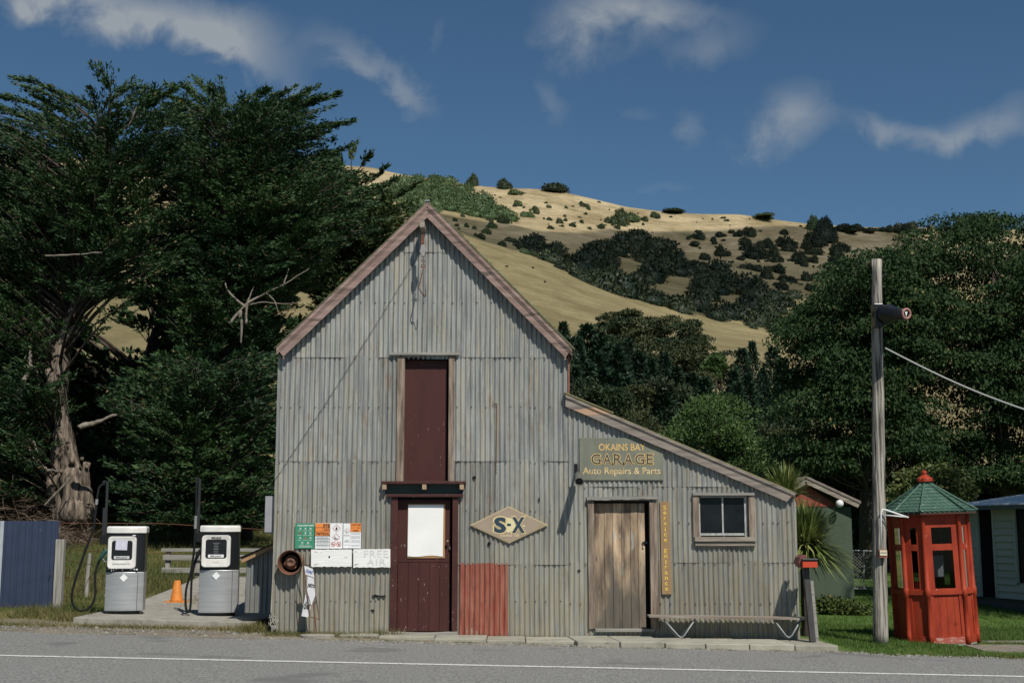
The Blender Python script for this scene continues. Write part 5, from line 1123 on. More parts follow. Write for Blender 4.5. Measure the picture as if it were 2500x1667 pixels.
# under-surface
n0 = ringr(K0 - .02, zr0 - .004); n1 = ringr(K1, zr1 - .02); s.add(n0 + n1, [(j, (j + 1) % 8, (j + 1) % 8 + 8, j + 8) for j in range(8)] + [tuple(range(7, -1, -1))])
rf = s.build('roof', M['greenroof'], booth, local=True)
for i in range(8):
    s = MB(); c_ = corners[i]; s.tube([(c_[0] * 1.28, c_[1] * 1.28, zr0 + .02), (c_[0] * .75, c_[1] * .75, zr0 + (zr1 - zr0) * .455 + .02), (c_[0] * .16, c_[1] * .16, zr1 + .01)], .019, 6); s.build('hip_ridge', M['greenroof'], rf, local=True)
s = MB(); s.slab([(c[0] * 1.24, c[1] * 1.24) for c in corners], zr0 - .035, zr0 - .006); s.build('soffit', flat('soffit_dark', (.06, .03, .02)), rf, local=True)
s = MB(); zt_ = KZ(1176)
s.lathe([(.10, zr1 - .06), (.085, zt_ + .0)], (0, 0, 0), 8); s.build('roof_collar', M['greenroof'], rf, local=True)
s = MB(); s.lathe([(.13, zt_), (.13, zt_ + .05), (.05, zt_ + .10), (.035, zt_ + .115), (.045, zt_ + .135), (.04, zt_ + .165), (.02, zt_ + .18)], (0, 0, 0), 8, Matrix.Rotation(.39, 4, 'Z')); s.build('finial', M['redbox'], booth, local=True)
s = MB(); s.box(-.03, .25, .10, .30, 1.02, 1.36); s.box(.02, .12, .22, .3, .45, 1.0); s.build('telephone_hood', flat('pale_grey_hood', (.78, .78, .75)), booth, local=True, bevel=.01)
s = MB(); s.box(-.25, -.1, .1, .3, .8, .95); s.build('coin_box', M['redbox'], booth, local=True)

for ob_ in list(bpy.data.objects):      # the posts taper inwards a little towards the roof
    r_ = ob_
    while r_.parent: r_ = r_.parent
    if r_ is booth and ob_.type == 'MESH':
        me_ = ob_.data; co_ = np.empty(len(me_.vertices) * 3); me_.vertices.foreach_get('co', co_); co_ = co_.reshape(-1, 3)
        k_ = 1.015 - .022 * np.clip(co_[:, 2] / 2.0, 0, 1)                    # taper
        co_[:, :2] *= k_[:, None]; me_.vertices.foreach_set('co', co_.ravel()); me_.update()
# ------------------------------------------------------------------ green shed behind
YS_ = 30.0
o = empty('green_shed', P(2020, 1470, YS_), 'small dark green shed with a red gable behind the garage', 'shed')
R_ = lambda px, py, Y=YS_: P(px, py, Y)
s = MB(); a, b, c, d = rect(1890, 2082, 1235, 1468, YS_); apx = R_(1966, 1175); br_ = R_(2082, 1236); sl = (apx.z - br_.z) / (br_.x - apx.x)
s.prism([(a, c), (b, c), (b, br_.z), (a, br_.z)], YS_, YS_ + .06); s.box(b - .06, b, YS_ + .06, YS_ + 4, c, br_.z); s.box(a, a + .06, YS_ + .06, YS_ + 4, c, br_.z); s.build('wall', M['shedgreen'], o)
s = MB(); s.prism([(a, br_.z + .0), (R_(2045, 1233).x, br_.z), (apx.x, apx.z - .06)], YS_ - .015, YS_ + .05); s.build('gable', M['shedred'], o)
s = MB(); s.box(a, b, YS_ + .08, YS_ + 3.8, c - .35, c + .05); s.build('foundation', flat('shed_base', (.22, .15, .10)), o)
for (p0_, p1_) in (((1968, 1171), (2098, 1231)), ((1966, 1171), (1890, 1215))):
    s = MB(); s.bar(R_(*p0_, YS_ - .18), R_(*p1_, YS_ - .18), .04, .17, 0, (0, 0, 1)); s.build('barge_board', M['woodh'], o)
s = MB(); e0, e1, e2 = R_(1966, 1162, YS_ - .22), R_(2102, 1225, YS_ - .22), R_(1870, 1217, YS_ - .22)
for q0, q1 in ((e0, e1), (e0, e2)): s.add([q0, q1, q1 + Vector((0, 4.6, 0)), q0 + Vector((0, 4.6, 0)), q0 + Vector((0, 0, -.04)), q1 + Vector((0, 0, -.04)), q1 + Vector((0, 4.6, -.04)), q0 + Vector((0, 4.6, -.04))], [(0, 1, 2, 3), (4, 7, 6, 5), (0, 4, 5, 1), (1, 5, 6, 2)])
s.build('roof', mat('brown_roof_iron', [(.12, .09, .08), (.24, .20, .18)], .8, scale=6), o)
q = R_(2050, 1229, YS_ - .26); gl = MB(); gl.lathe([(.004, -.09)] + [(.09 * math.cos(t), .09 * math.sin(t)) for t in np.linspace(-1.4, 1.4, 12)] + [(.004, .09)], q, 20); globe = empty('globe_lamp', q, 'white round globe lamp under the eave of the green shed', 'lamp'); gl.build('globe', M['whitepaint'], globe, smooth=True); s = MB(); s.tube([q + Vector((0, .05, 0)), (q.x, YS_ - .02, q.z)], .02, 6); s.build('arm', M['galv'], globe)
# mesh gate
YW = 31.0; o = empty('mesh_gate', P(2110, 1438, YW), 'galvanised wire mesh gate between the green shed and the pole', 'gate')
s = MB(); A = [P(2080, 1343, YW), P(2160, 1346, YW), P(2160, 1440, YW), P(2080, 1436, YW)]; s.tube(A + [A[0]], .018, 6); s.tube([P(2109, 1344, YW), P(2109, 1437, YW)], .018, 6); s.build('frame', M['galv'], o)
s = MB(); x0_, x1_, z0_, z1_ = A[0].x, A[1].x, A[3].z, A[0].z; stp = .075; k = x0_ - (z1_ - z0_)
while k < x1_:
    for sg in (1, -1):
        p = []
        for zz_ in (z0_, z1_):
            xx_ = k + (zz_ - z0_) if sg == 1 else k + (z1_ - zz_); p.append((xx_, zz_))
        (xa_, za_), (xb_, zb_) = p
        def clip(x, z, X2, Z2): return x, z
        ts = [(max(x0_, min(x1_, xa_)) - xa_) / (xb_ - xa_), (max(x0_, min(x1_, xb_)) - xa_) / (xb_ - xa_)]
        if abs(ts[0] - ts[1]) > .02: s.tube([(xa_ + (xb_ - xa_) * t, YW, za_ + (zb_ - za_) * t) for t in ts], .004, 4, 0, False)
    k += stp
s.build('mesh', M['galv'], o)
# red roofed house far behind
YR = 52.0; o = empty('red_roof_house', P(2150, 1240, YR), 'distant house with a dull red roof behind the pole', 'house')
s = MB(); p0, p1, p2, p3 = P(2094, 1228, YR), P(2180, 1228, YR), P(2180, 1189, YR + 3), P(2126, 1189, YR + 3); s.add([p0, p1 + Vector((1, 0, 0)), p2 + Vector((1, 0, 0)), p3, p0 + Vector((0, 6, 0)), p3 + Vector((.2, .2, 0))], [(0, 1, 2, 3), (0, 3, 4)]); s.build('roof', M['shedred'], o)
s = MB(); s.box(p0.x + .3, p1.x + 1, YR + .3, YR + 5, p0.z - 2.4, p0.z); s.build('wall', M['wboard'], o)

# ------------------------------------------------------------------ weatherboard house at the right
o = empty('weatherboard_house', P(2440, 1480, 27), 'low pale grey weatherboard house with an iron roof at the right', 'house')
# wall runs from left (far) to right (near)
wa = P(2362, 1455, 29.5); wb = P(2560, 1497, 26.8); wa.z = 0; wb.z = 0
d_ = (wb - wa); LW = d_.length; d_.normalize(); nr = Vector((d_.y, -d_.x, 0)); zfl = P(2362, 1452, 29.5).z; zev = P(2362, 1246, 29.5).z
MW = Matrix.Translation((wa.x, wa.y, 0)) @ Matrix((d_, -nr, Vector((0, 0, 1)))).transposed().to_4x4()
def lx(px):   # local distance along the wall for a pixel column
    u, w = ray(px, 1350); return ((wa.x - u * wa.y) / (u * d_.y - d_.x))
doors_ = [(2396, 2431, .0, 1.93), (2487, 2560, .35, 1.93)]
s = MB(); z = zfl; bh_ = .152; zi = 0
while z < zev:
    segs = [(-.0, LW + 2)]
    for (pa_, pb_, h0, h1) in doors_:
        if z + bh_ > zfl + h0 and z < zfl + h1 + .05:
            a_, b2 = lx(pa_) - .06, lx(pb_) + .06; segs = [q for (u0, u1) in segs for q in ((u0, min(u1, a_)), (max(u0, b2), u1)) if q[1] - q[0] > .02]
    for (u0, u1) in segs: s.add([MW @ Vector(p) for p in ((u0, -.048, z), (u1, -.048, z), (u1, -.006, z + bh_ + .02), (u0, -.006, z + bh_ + .02), (u0, 0, z + .03), (u1, 0, z + .03))], [(0, 1, 2, 3), (4, 5, 1, 0)])
    z += bh_
s.box(0, LW + 2, .0, .02, zfl, zev, 0, MW); s.box(0, .02, 0, 5, zfl, zev, 0, MW); s.build('wall', M['wboard'], o)
s = MB(); s.box(0, LW + 2, .05, .12, zfl - .6, zfl, 0, MW); s.build('foundation', flat('house_base', (.10, .10, .10)), o)
for k, (pa_, pb_, h0, h1) in enumerate(doors_):
    u0, u1 = lx(pa_), lx(pb_); s = MB(); s.box(u0 - .06, u0, -.065, .01, zfl + h0, zfl + h1 + .05, 0, MW); s.box(u1, u1 + .06, -.065, .01, zfl + h0, zfl + h1 + .05, 0, MW); s.box(u0, u1, -.065, .01, zfl + h1 - .0, zfl + h1 + .05, 0, MW)
    dn_ = s.build('door' if k == 0 else 'window', M['wboard'], o); s = MB(); s.box(u0, u1, -.012, -.002, zfl + h0, zfl + h1, 0, MW); s.build('panel' if k == 0 else 'pane', M['dark'] if k == 0 else M['glass'], dn_)
s = MB(); r0 = MW @ Vector((-.25, -.55, zev + .02)); vs = []
ln = LW + 2.6; ncol = int(ln / .019)
for i in range(ncol + 1):
    u = -.25 + ln * i / ncol; h_ = .01 * math.sin(2 * math.pi * u / PITCH)
    vs += [MW @ Vector((u, -.35, zev + .10 + h_)), MW @ Vector((u, 3.0, zev + .55 + h_)), MW @ Vector((u, -.35, zev + .092 + h_))]
s.add(vs, [(3 * i, 3 * i + 3, 3 * i + 4, 3 * i + 1) for i in range(ncol)] + [(3 * i, 3 * i + 2, 3 * i + 5, 3 * i + 3) for i in range(ncol)]); rfh = s.build('roof', M['ironroof'], o)
s = MB(); s.box(-.2, ln - .2, -.33, -.30, zev - .0, zev + .085, 0, MW); s.box(-.2, ln - .2, -.30, 0, zev + .02, zev + .05, 0, MW); s.build('fascia', flat('fascia_dark', (.10, .11, .11)), rfh)
# ------------------------------------------------------------------ vegetation
def unit(a): return a / np.maximum(np.linalg.norm(a, axis=1, keepdims=True), 1e-9)
def leafquads(C, D, L, W):
    """rhombus leaves: base C, direction D, length L, width W"""
    D = unit(D); Rn = unit(np.cross(D, rng.normal(size=D.shape))); L = np.asarray(L).reshape(-1, 1); W = np.asarray(W).reshape(-1, 1)
    m_ = C + D * L * .45; v = np.stack([C, m_ + Rn * W * .5, C + D * L, m_ - Rn * W * .5], 1).reshape(-1, 3)
    f = np.arange(len(C) * 4).reshape(-1, 4); return v, f
def inpoly(x, y, poly):
    poly = np.asarray(poly, float); r = np.zeros(len(x), bool); j = len(poly) - 1
    for i in range(len(poly)):
        xi, yi, xj, yj = *poly[i], *poly[j]
        c = ((yi > y) != (yj > y)) & (x < (xj - xi) * (y - yi) / (yj - yi + 1e-12) + xi); r ^= c; j = i
    return r
def samp(poly, n):
    p = np.asarray(poly, float); a, b = p.min(0), p.max(0); out = np.zeros((0, 2))
    while len(out) < n:
        q = rng.uniform(a, b, (n * 3, 2)); out = np.vstack([out, q[inpoly(q[:, 0], q[:, 1], poly)]])
    return out[:n]
def PW(px, py, Y):
    v = (833.5 - py) / F; den = CA - v * SA; return np.stack([(px - 1250) / F / den * Y, Y + 0 * px, CAMZ + (SA + v * CA) / den * Y], 1)
def wood(name, curves, m_, parent, n=5):
    s = MB()
    for pts, r0, r1 in curves:
        k = len(pts); s.tube(pts, [r0 + (r1 - r0) * (i / (k - 1)) ** .7 for i in range(k)], n)
    return s.build(name, m_, parent, smooth=True)
def bez(a, c, b, n=6): return [a * (1 - t) ** 2 + c * 2 * t * (1 - t) + b * t * t for t in np.linspace(0, 1, n)]

LM = {}
LM['cyp'] = leafmat('cypress_foliage', (.014, .042, .018), (.055, .105, .030), (.16, .10, .04), trans=.12)
LM['cyp2'] = leafmat('olive_cypress_foliage', (.022, .048, .018), (.085, .115, .034), (.20, .12, .05), trans=.12)
LM['broad'] = leafmat('broad_foliage', (.012, .034, .013), (.046, .080, .024), (.24, .19, .07), trans=.12, rough=.65, spec=.15)
LM['bright'] = leafmat('pittosporum_foliage', (.035, .08, .022), (.095, .155, .040), None, trans=.15)
LM['bush'] = leafmat('bush_foliage', (.018, .035, .014), (.058, .078, .026), (.11, .085, .04), trans=0)
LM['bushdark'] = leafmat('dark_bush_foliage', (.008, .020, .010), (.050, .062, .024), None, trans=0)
LM['bushgreen'] = leafmat('green_bush_foliage', (.045, .085, .032), (.11, .145, .055), None, trans=0)
LM['brown'] = leafmat('brown_bush_foliage', (.013, .028, .010), (.072, .080, .026), (.09, .07, .03), trans=0)
LM['thicket'] = leafmat('thicket_foliage', (.010, .028, .012), (.052, .075, .028), None, trans=.05)
LM['conifer'] = leafmat('conifer_foliage', (.009, .028, .018), (.040, .078, .036), None, trans=.05)
LM['grass'] = leafmat('lawn_blades', (.055, .115, .02), (.13, .20, .045), (.22, .18, .07), trans=.3)
LM['dry'] = leafmat('dry_grass_blades', (.045, .085, .018), (.20, .165, .065), (.34, .27, .14), trans=.25)
LM['straw'] = leafmat('straw_blades', (.20, .15, .07), (.42, .33, .18), None, trans=.2)
LM['flax'] = leafmat('flax_blades', (.06, .115, .025), (.24, .27, .085), (.46, .40, .19), trans=.2, rough=.4)
LM['shrub'] = leafmat('shrub_foliage', (.028, .055, .014), (.12, .14, .035), (.28, .19, .06), trans=.15)
LM['twig'] = leafmat('dead_twigs', (.05, .035, .025), (.17, .12, .085), None, trans=0)

GAPS = [(200, 770, 60, 32), (300, 700, 44, 22), (290, 820, 46, 16), (390, 775, 36, 10), (60, 820, 50, 10), (520, 420, 34, 9), (340, 850, 30, 9)]      # windows in the crowns where the hill shows through
def cypress(name, label, cat, mname, poly, Y, dep, trunk, nb, extra=(), spray=1.0, group=None, leaf=(.17, .055), base=None, seed=1, per=30, woodm=None, tw=(.45, .12)):
    """trunk: list of (px,py) from the ground up; boughs reach for tips spread through the crown"""
    R = np.random.default_rng(seed)
    tb = P(trunk[0][0], trunk[0][1], Y); tb.z = g(tb.x, tb.y) if base is None else base
    o = empty(name, tb, label, cat, group)
    tp = [P(px, py, Y) for px, py in trunk]; tp[0] = tb - Vector((0, 0, .3)); TP = np.array([list(p) for p in tp])
    q = samp(poly, nb); tips = PW(q[:, 0], q[:, 1], Y + R.uniform(-dep, dep, nb)); tips = [(Vector(t), 1.0) for t in tips] + [(P(px, py, Y + R.uniform(-1, 1)), 1.6) for px, py in extra]
    C = []; D = []; curves = []
    for T, kx in tips:
        k = min(range(len(TP)), key=lambda i: abs(TP[i][2] - (T.z - .45 * abs(T.x - TP[i][0]))))
        zs = T.z - .45 * math.hypot(T.x - TP[k][0], T.y - TP[k][1]) - .6
        zs = min(max(zs, TP[0][2] + 1.2), TP[-1][2]); t = np.interp(zs, TP[:, 2], np.arange(len(TP))); i0 = int(min(t, len(TP) - 2)); S = Vector(TP[i0] * (1 - t + i0) + TP[i0 + 1] * (t - i0))
        L = (T - S).length; mid = Vector((S.x * .58 + T.x * .42 + R.uniform(-.4, .4), S.y * .5 + T.y * .5 + R.uniform(-.4, .4), S.z + (T.z - S.z) * R.uniform(.45, 1.0)))
        pts = bez(S, mid, T, 7); curves.append((pts, .018 + .012 * L, .010))
        n = max(3, int(L * 1.9 * kx)); t0 = .34 if kx == 1 else .45
        for j in range(n):
            u = t0 + (1.02 - t0) * (j + R.uniform(0, 1)) / n; f = min(u, .999) * 6; i0 = int(f); p = pts[i0].lerp(pts[i0 + 1], f - i0); tg = (pts[i0 + 1] - pts[i0]).normalized()
            a = R.uniform(-1.25, 1.25); d = Vector((tg.x * math.cos(a) - tg.y * math.sin(a), tg.x * math.sin(a) + tg.y * math.cos(a), tg.z * .25 + R.uniform(-.06, .16))).normalized()
            if kx > 1: d = (d * .6 + tg).normalized()
            sx_, sy_ = F * p.x / (p.y * CA + (p.z - CAMZ) * SA) + 1250, 833.5 - F * ((p.z - CAMZ) * CA - p.y * SA) / (p.y * CA + (p.z - CAMZ) * SA)
            if R.uniform() < .88 and any(((sx_ - a_) / c_) ** 2 + ((sy_ - b_) / d_) ** 2 < 1 for a_, b_, c_, d_ in GAPS): continue
            ln = R.uniform(.4, 1.0) * spray * (1.15 - .45 * u) * (.75 if kx > 1 else 1)
            s_ = R.uniform(0, 1, per) ** .8; lat = Vector((-d.y, d.x, 0)).normalized(); w_ = (s_ * (1.15 - s_)) * ln * .55
            cc = np.array(p)[None] + np.array(d)[None] * (s_ * ln)[:, None] + np.array(lat)[None] * (R.normal(size=per) * w_)[:, None] + R.normal(size=(per, 3)) * np.array([.03, .03, .035]) + np.array([0, 0, 1])[None] * (s_ * .10 * ln)[:, None]
            C.append(cc); D.append(np.array(d)[None] + R.normal(size=(per, 3)) * np.array([.45, .45, .22]) + np.array([0, 0, .14]))
    C = np.vstack(C); D = np.vstack(D); N = len(C)
    L = R.uniform(.6, 1.3, N) * leaf[0]; v, f = leafquads(C, D, L, R.uniform(.7, 1.3, N) * leaf[1])
    patch_ = (np.sin(C[:, 0] * 1.1 + C[:, 2] * .9 + seed) + np.sin(C[:, 2] * 1.7 - C[:, 1] * .8)) * .12
    t = np.clip(R.beta(1.6, 2.2, N) * .8 + patch_ + .05, 0, .92); br = R.uniform(0, 1, N) < .02; t[br] = 1.0
    build_np('crown', v, f, LM[mname], o, np.repeat(t, 4), org=tuple(tb))
    wm = woodm or M['barkdark']; k = len(tp); s = MB(); s.tube(tp, [tw[0] + (tw[1] - tw[0]) * i / (k - 1) for i in range(k)], 10); s.build('trunk', wm, o, smooth=True)
    wood('branch', curves, M['barkdark'], o, 4)
    return o, tb

A_POLY = [(-260, 300), (-60, 262), (30, 275), (60, 300), (120, 272), (210, 258), (300, 240), (380, 240), (440, 255), (480, 330), (440, 520), (430, 700), (330, 720), (260, 690), (150, 740), (110, 800), (90, 860), (190, 940), (120, 1000), (60, 1060), (-40, 1240), (-260, 1240)]
cy, tb = cypress('cypress_tree', 'huge old cypress with a thick pale gnarled trunk behind the blue fence', 'tree', 'cyp', A_POLY, 41, 3.2, [(178, 1270), (165, 1180), (150, 1080), (135, 980), (150, 860), (200, 720), (240, 560), (260, 420), (260, 300)], 640,
    [(60, 197), (70, 215), (95, 240), (250, 188), (262, 212), (275, 235), (165, 235), (10, 240), (320, 215), (-30, 250), (-90, 262), (410, 225), (190, 250), (352, 240), (330, 232), (300, 222), (370, 228), (130, 262), (230, 235), (395, 232)], group='old cypresses behind the pumps', seed=11, woodm=M['bark'], tw=(.55, .08), per=58, leaf=(.155, .048), spray=1.25)
# gnarled buttresses of the old trunk
s = MB(); Rn = random.Random(6)
for (pl_, r0, r1) in (([(150, 1275), (152, 1200), (140, 1120), (150, 1040), (140, 960)], .34, .16), ([(205, 1272), (205, 1210), (190, 1160), (160, 1090)], .36, .14), ([(178, 1275), (180, 1190), (165, 1120), (150, 1010), (120, 900)], .42, .14), ([(215, 1272), (212, 1215), (205, 1165), (212, 1130)], .20, .12), ([(140, 1272), (130, 1230), (125, 1190), (118, 1150)], .16, .10), ([(165, 1280), (170, 1230), (172, 1170), (170, 1100)], .30, .15)):
    pts = [P(px, py, 40.3 + Rn.uniform(-.25, .3)) for px, py in pl_]; k = len(pts); sm = []
    for i in range(k - 1):
        for j in range(4): sm.append(pts[i].lerp(pts[i + 1], j / 4) + Vector((Rn.uniform(-.03, .03), Rn.uniform(-.04, .04), 0)))
    sm.append(pts[-1]); s.tube(sm, [(r0 + (r1 - r0) * i / (len(sm) - 1)) * Rn.uniform(.86, 1.12) for i in range(len(sm))], 9)
for (px, py, r_) in ((176, 1125, .17), (200, 1120, .10), (212, 1140, .09), (150, 1150, .12)): s.lathe([(r_ * .3, -r_ * .6), (r_ * .6, -r_ * .2), (r_ * .55, r_ * .5), (r_ * .3, r_ * .6)], P(px, py, 39.95), 7)
s.build('trunk', M['bark'], cy, smooth=True)['label'] = 'twisted pale brown trunk base'
def rough(pts, r0, r1, seed):
    Rr = random.Random(seed); out = []; n = len(pts)
    for i in range(n - 1):
        p_, q_, r2, t2 = pts[max(i - 1, 0)], pts[i], pts[i + 1], pts[min(i + 2, n - 1)]
        for k_ in range(5):
            u = k_ / 5; out.append(.5 * ((2 * q_) + (r2 - p_) * u + (2 * p_ - 5 * q_ + 4 * r2 - t2) * u * u + (3 * q_ - p_ - 3 * r2 + t2) * u ** 3) + Vector((Rr.gauss(0, 1), Rr.gauss(0, 1), Rr.gauss(0, 1))) * r0 * .16)
    out.append(pts[-1]); m_ = len(out); return out, [(r0 + (r1 - r0) * (i / (m_ - 1)) ** .8) * Rr.uniform(.75, 1.2) * (.35 if i == m_ - 1 else 1) for i in range(m_)]
def limb(pl_, r0, r1, Y, name='dead_limb', m_=None):
    pts, rr_ = rough([P(px, py, Y) for px, py in pl_], r0, r1, int(pl_[0][0])); s = MB(); s.tube(pts, rr_, 7); s.build(name, m_ or M['deadwood'], cy, smooth=True)
limb([(42, 978), (55, 945), (68, 905), (74, 880), (72, 855)], .14, .04, 39); limb([(74, 892), (85, 900), (92, 915)], .05, .03, 39)
limb([(196, 1044), (225, 1033), (260, 1022), (300, 1006), (341, 999)], .10, .03, 38.5); limb([(70, 1096), (90, 1125), (110, 1145), (145, 1152)], .07, .06, 39.5); limb([(82, 1075), (88, 1095), (95, 1105)], .05, .03, 39.5)
limb([(108, 1235), (135, 1205), (152, 1190), (170, 1165)], .035, .04, 39.2); limb([(110, 625), (180, 622), (250, 616)], .04, .02, 38.5); limb([(305, 322), (318, 300), (333, 262)], .015, .03, 38.5)
B_POLY = [(420, 250), (520, 240), (620, 245), (720, 250), (775, 258), (770, 300), (785, 330), (780, 370), (830, 400), (850, 440), (900, 470), (910, 560), (820, 600), (760, 680), (720, 780), (640, 830), (520, 840), (400, 810), (385, 640), (400, 540), (360, 400)]
by, _ = cypress('cypress_tree', 'wide windswept cypress with long boughs reaching right above the garage', 'tree', 'cyp', B_POLY, 42, 3.2, [(590, 1270), (585, 1100), (590, 950), (570, 820), (560, 700), (570, 560), (560, 420), (560, 330)], 640,
    [(808, 234), (780, 245), (760, 255), (835, 303), (810, 312), (780, 330), (838, 362), (800, 375), (646, 228), (620, 238), (595, 250), (490, 205), (470, 222), (440, 215), (380, 228), (545, 232), (690, 230), (745, 226), (720, 246), (520, 225)], group='old cypresses behind the pumps', seed=12, woodm=M['barkdark'], tw=(.4, .08), per=58, leaf=(.155, .048), spray=1.25)
for pl_, r0, r1 in (([(560, 790), (600, 745), (650, 715), (700, 690), (755, 655)], .055, .012), ([(600, 790), (605, 740), (620, 700)], .05, .02), ([(650, 715), (670, 735), (680, 765)], .03, .01), ([(600, 750), (560, 715), (550, 690)], .05, .02), ([(690, 700), (700, 672), (705, 655)], .03, .01), ([(610, 745), (640, 738), (700, 742), (740, 735)], .03, .01), ([(585, 760), (590, 800), (588, 840)], .06, .03)):
    pts, rr_ = rough([P(px, py, 39.2) for px, py in pl_], r0, r1, int(pl_[0][0])); s = MB(); s.tube(pts, rr_, 7); s.build('dead_limb', M['deadwood'], by, smooth=True)
C_POLY = [(740, 420), (830, 395), (900, 425), (950, 450), (985, 480), (990, 560), (960, 640), (900, 720), (800, 800), (760, 860), (740, 700), (700, 600)]
cypress('cypress_tree', 'lower olive green cypress on the slope just left of the garage peak', 'tree', 'cyp2', C_POLY, 54, 4, [(850, 1250), (850, 1000), (850, 800), (850, 600), (860, 450)], 300, [(860, 372), (830, 385), (900, 385), (800, 390), (1000, 462), (960, 440), (930, 420), (985, 500)], group='old cypresses behind the pumps', seed=13, leaf=(.22, .08), per=34)
D_POLY = [(240, 960), (330, 890), (450, 860), (560, 850), (700, 850), (720, 950), (700, 1290), (420, 1300), (300, 1290), (270, 1200), (290, 1050)]
cypress('cypress_tree', 'low bushy cypress whose boughs sweep to the grass behind the pumps', 'tree', 'cyp', D_POLY, 39.3, 2.4, [(480, 1290), (480, 1150), (480, 1000), (480, 880)], 480, [(420, 1290), (520, 1300), (610, 1290), (360, 1280)], group='old cypresses behind the pumps', seed=14, per=34)
E_POLY = [(-200, 700), (60, 720), (110, 860), (230, 860), (300, 800), (330, 720), (380, 640), (430, 560), (600, 560), (760, 640), (760, 1270), (-200, 1270)]
cypress('cypress_tree', 'dark rear cypress filling the shade behind the other cypress trunks', 'tree', 'cyp', E_POLY, 50, 3, [(330, 1270), (330, 1100), (340, 950), (380, 800)], 560, group='old cypresses behind the pumps', seed=15, leaf=(.34, .14), per=26, spray=1.3)

def broadtree(name, label, cat, mname, poly, Y, dep, trunk, nclump, per, leaf, rad, group=None, seed=1, droop=.9, org_tint=.15, tw=(.3, .06), back=0):
    R = np.random.default_rng(seed); tb = P(trunk[0][0], trunk[0][1], Y); tb.z = g(tb.x, tb.y); o = empty(name, tb, label, cat, group)
    q = samp(poly, int(nclump * 1.45)); dy = R.uniform(-dep, dep, len(q)); hol = (np.sin(q[:, 0] / 52. + seed) * np.sin(q[:, 1] / 41. + seed * 2) + .6 * np.sin(q[:, 0] / 23. - q[:, 1] / 31.)) > .38
    keep = ~(hol & (dy < dep * .45)) if nclump > 100 else np.ones(len(q), bool); q = q[keep][:nclump]; dy = dy[keep][:nclump]; cen = PW(q[:, 0], q[:, 1], Y + dy); C = []; D = []; tt = []
    for c in cen:
        r = rad * R.uniform(.6, 1.3); n = int(per * (r / rad) ** 2); d = unit(R.normal(size=(n, 3))); d[:, 2] = np.where(d[:, 2] < -.25, -d[:, 2], d[:, 2])
        p = c + d * r * np.array([1.35, 1.0, .42]) * R.uniform(.75, 1.08, (n, 1)) + R.normal(size=(n, 3)) * .05; C.append(p); D.append(d * .5 + R.normal(size=(n, 3)) * .5 + np.array([0, 0, -droop])); tt.append(np.full(n, R.uniform(-org_tint, org_tint)))
    C = np.vstack(C); D = np.vstack(D); tt = np.concatenate(tt); N = len(C)
    t = np.clip(R.beta(1.6, 2.0, N) * .8 + tt + .05, 0, .92); t[R.uniform(0, 1, N) < .006] = 1
    v, f = leafquads(C, D, R.uniform(.6, 1.3, N) * leaf[0], R.uniform(.7, 1.3, N) * leaf[1]); build_np('crown', v, f, LM[mname], o, np.repeat(t, 4), org=tuple(tb))
    tp = [P(px, py, Y) for px, py in trunk]; tp[0] = tb - Vector((0, 0, .3)); k = len(tp); s = MB(); s.tube(tp, [tw[0] + (tw[1] - tw[0]) * i / (k - 1) for i in range(k)], 10); s.build('trunk', M['barkdark'], o, smooth=True)
    cur = []
    for c in cen[:: max(1, len(cen) // 60)]:
        T = Vector(c); zs = max(tb.z + 1, T.z - .6 * abs(T.x - tb.x) - 1); i0 = min(range(k), key=lambda i: abs(tp[i].z - zs)); S = tp[max(i0, 1)]; cur.append((bez(S, S.lerp(T, .5) + Vector((0, 0, -.2)), T, 5), .05, .012))
    wood('branch', cur, M['barkdark'], o, 4); return o
g1 = 'big broadleaf trees behind the booth'
broadtree('broadleaf_tree', 'large dark broadleaf tree standing directly behind the utility pole', 'tree', 'broad', [(2005, 745), (2065, 675), (2145, 620), (2250, 595), (2290, 700), (2250, 900), (2260, 1160), (2130, 1190), (1985, 1150), (1930, 1090), (1945, 990), (1960, 930), (1950, 850), (1950, 790)], 37, 2.4, [(2120, 1420), (2120, 1200), (2110, 1000), (2110, 800), (2130, 680)], 330, 340, (.125, .06), .62, group=g1, seed=21)
broadtree('broadleaf_tree', 'tall spreading broadleaf tree above the weatherboard house roof', 'tree', 'broad', [(2200, 610), (2290, 560), (2360, 530), (2450, 545), (2600, 530), (2760, 700), (2740, 1180), (2380, 1215), (2260, 1180), (2330, 1000), (2240, 900)], 38.5, 2.6, [(2470, 1420), (2460, 1200), (2440, 1000), (2420, 800), (2430, 650)], 400, 340, (.125, .06), .66, group=g1, seed=22)
broadtree('pittosporum_tree', 'bright mid green bushy tree rising behind the lean-to roof', 'tree', 'bright', [(1640, 1080), (1680, 1020), (1725, 975), (1790, 985), (1850, 990), (1880, 1040), (1885, 1110), (1870, 1200), (1900, 1290), (1640, 1290), (1600, 1150)], 46, 2, [(1760, 1420), (1760, 1250), (1760, 1100), (1770, 1020)], 150, 260, (.13, .06), .55, seed=23, droop=-.3)
broadtree('pittosporum_tree', 'pale yellow green shrubby tree just above the upper lean-to roof', 'tree', 'brown', [(1490, 1010), (1520, 1000), (1600, 1030), (1660, 1080), (1640, 1140), (1500, 1120)], 50, 1.6, [(1560, 1420), (1560, 1200), (1560, 1080)], 60, 200, (.13, .05), .45, seed=24, droop=-.3)
broadtree('round_shrub', 'rounded yellowish green shrub showing around the booth roof', 'shrub', 'shrub', [(2190, 1200), (2215, 1165), (2260, 1145), (2310, 1150), (2345, 1190), (2350, 1225), (2340, 1290), (2190, 1290)], 31, .9, [(2285, 1440), (2285, 1330), (2285, 1230)], 90, 200, (.11, .055), .30, seed=25, droop=.6, tw=(.06, .02))
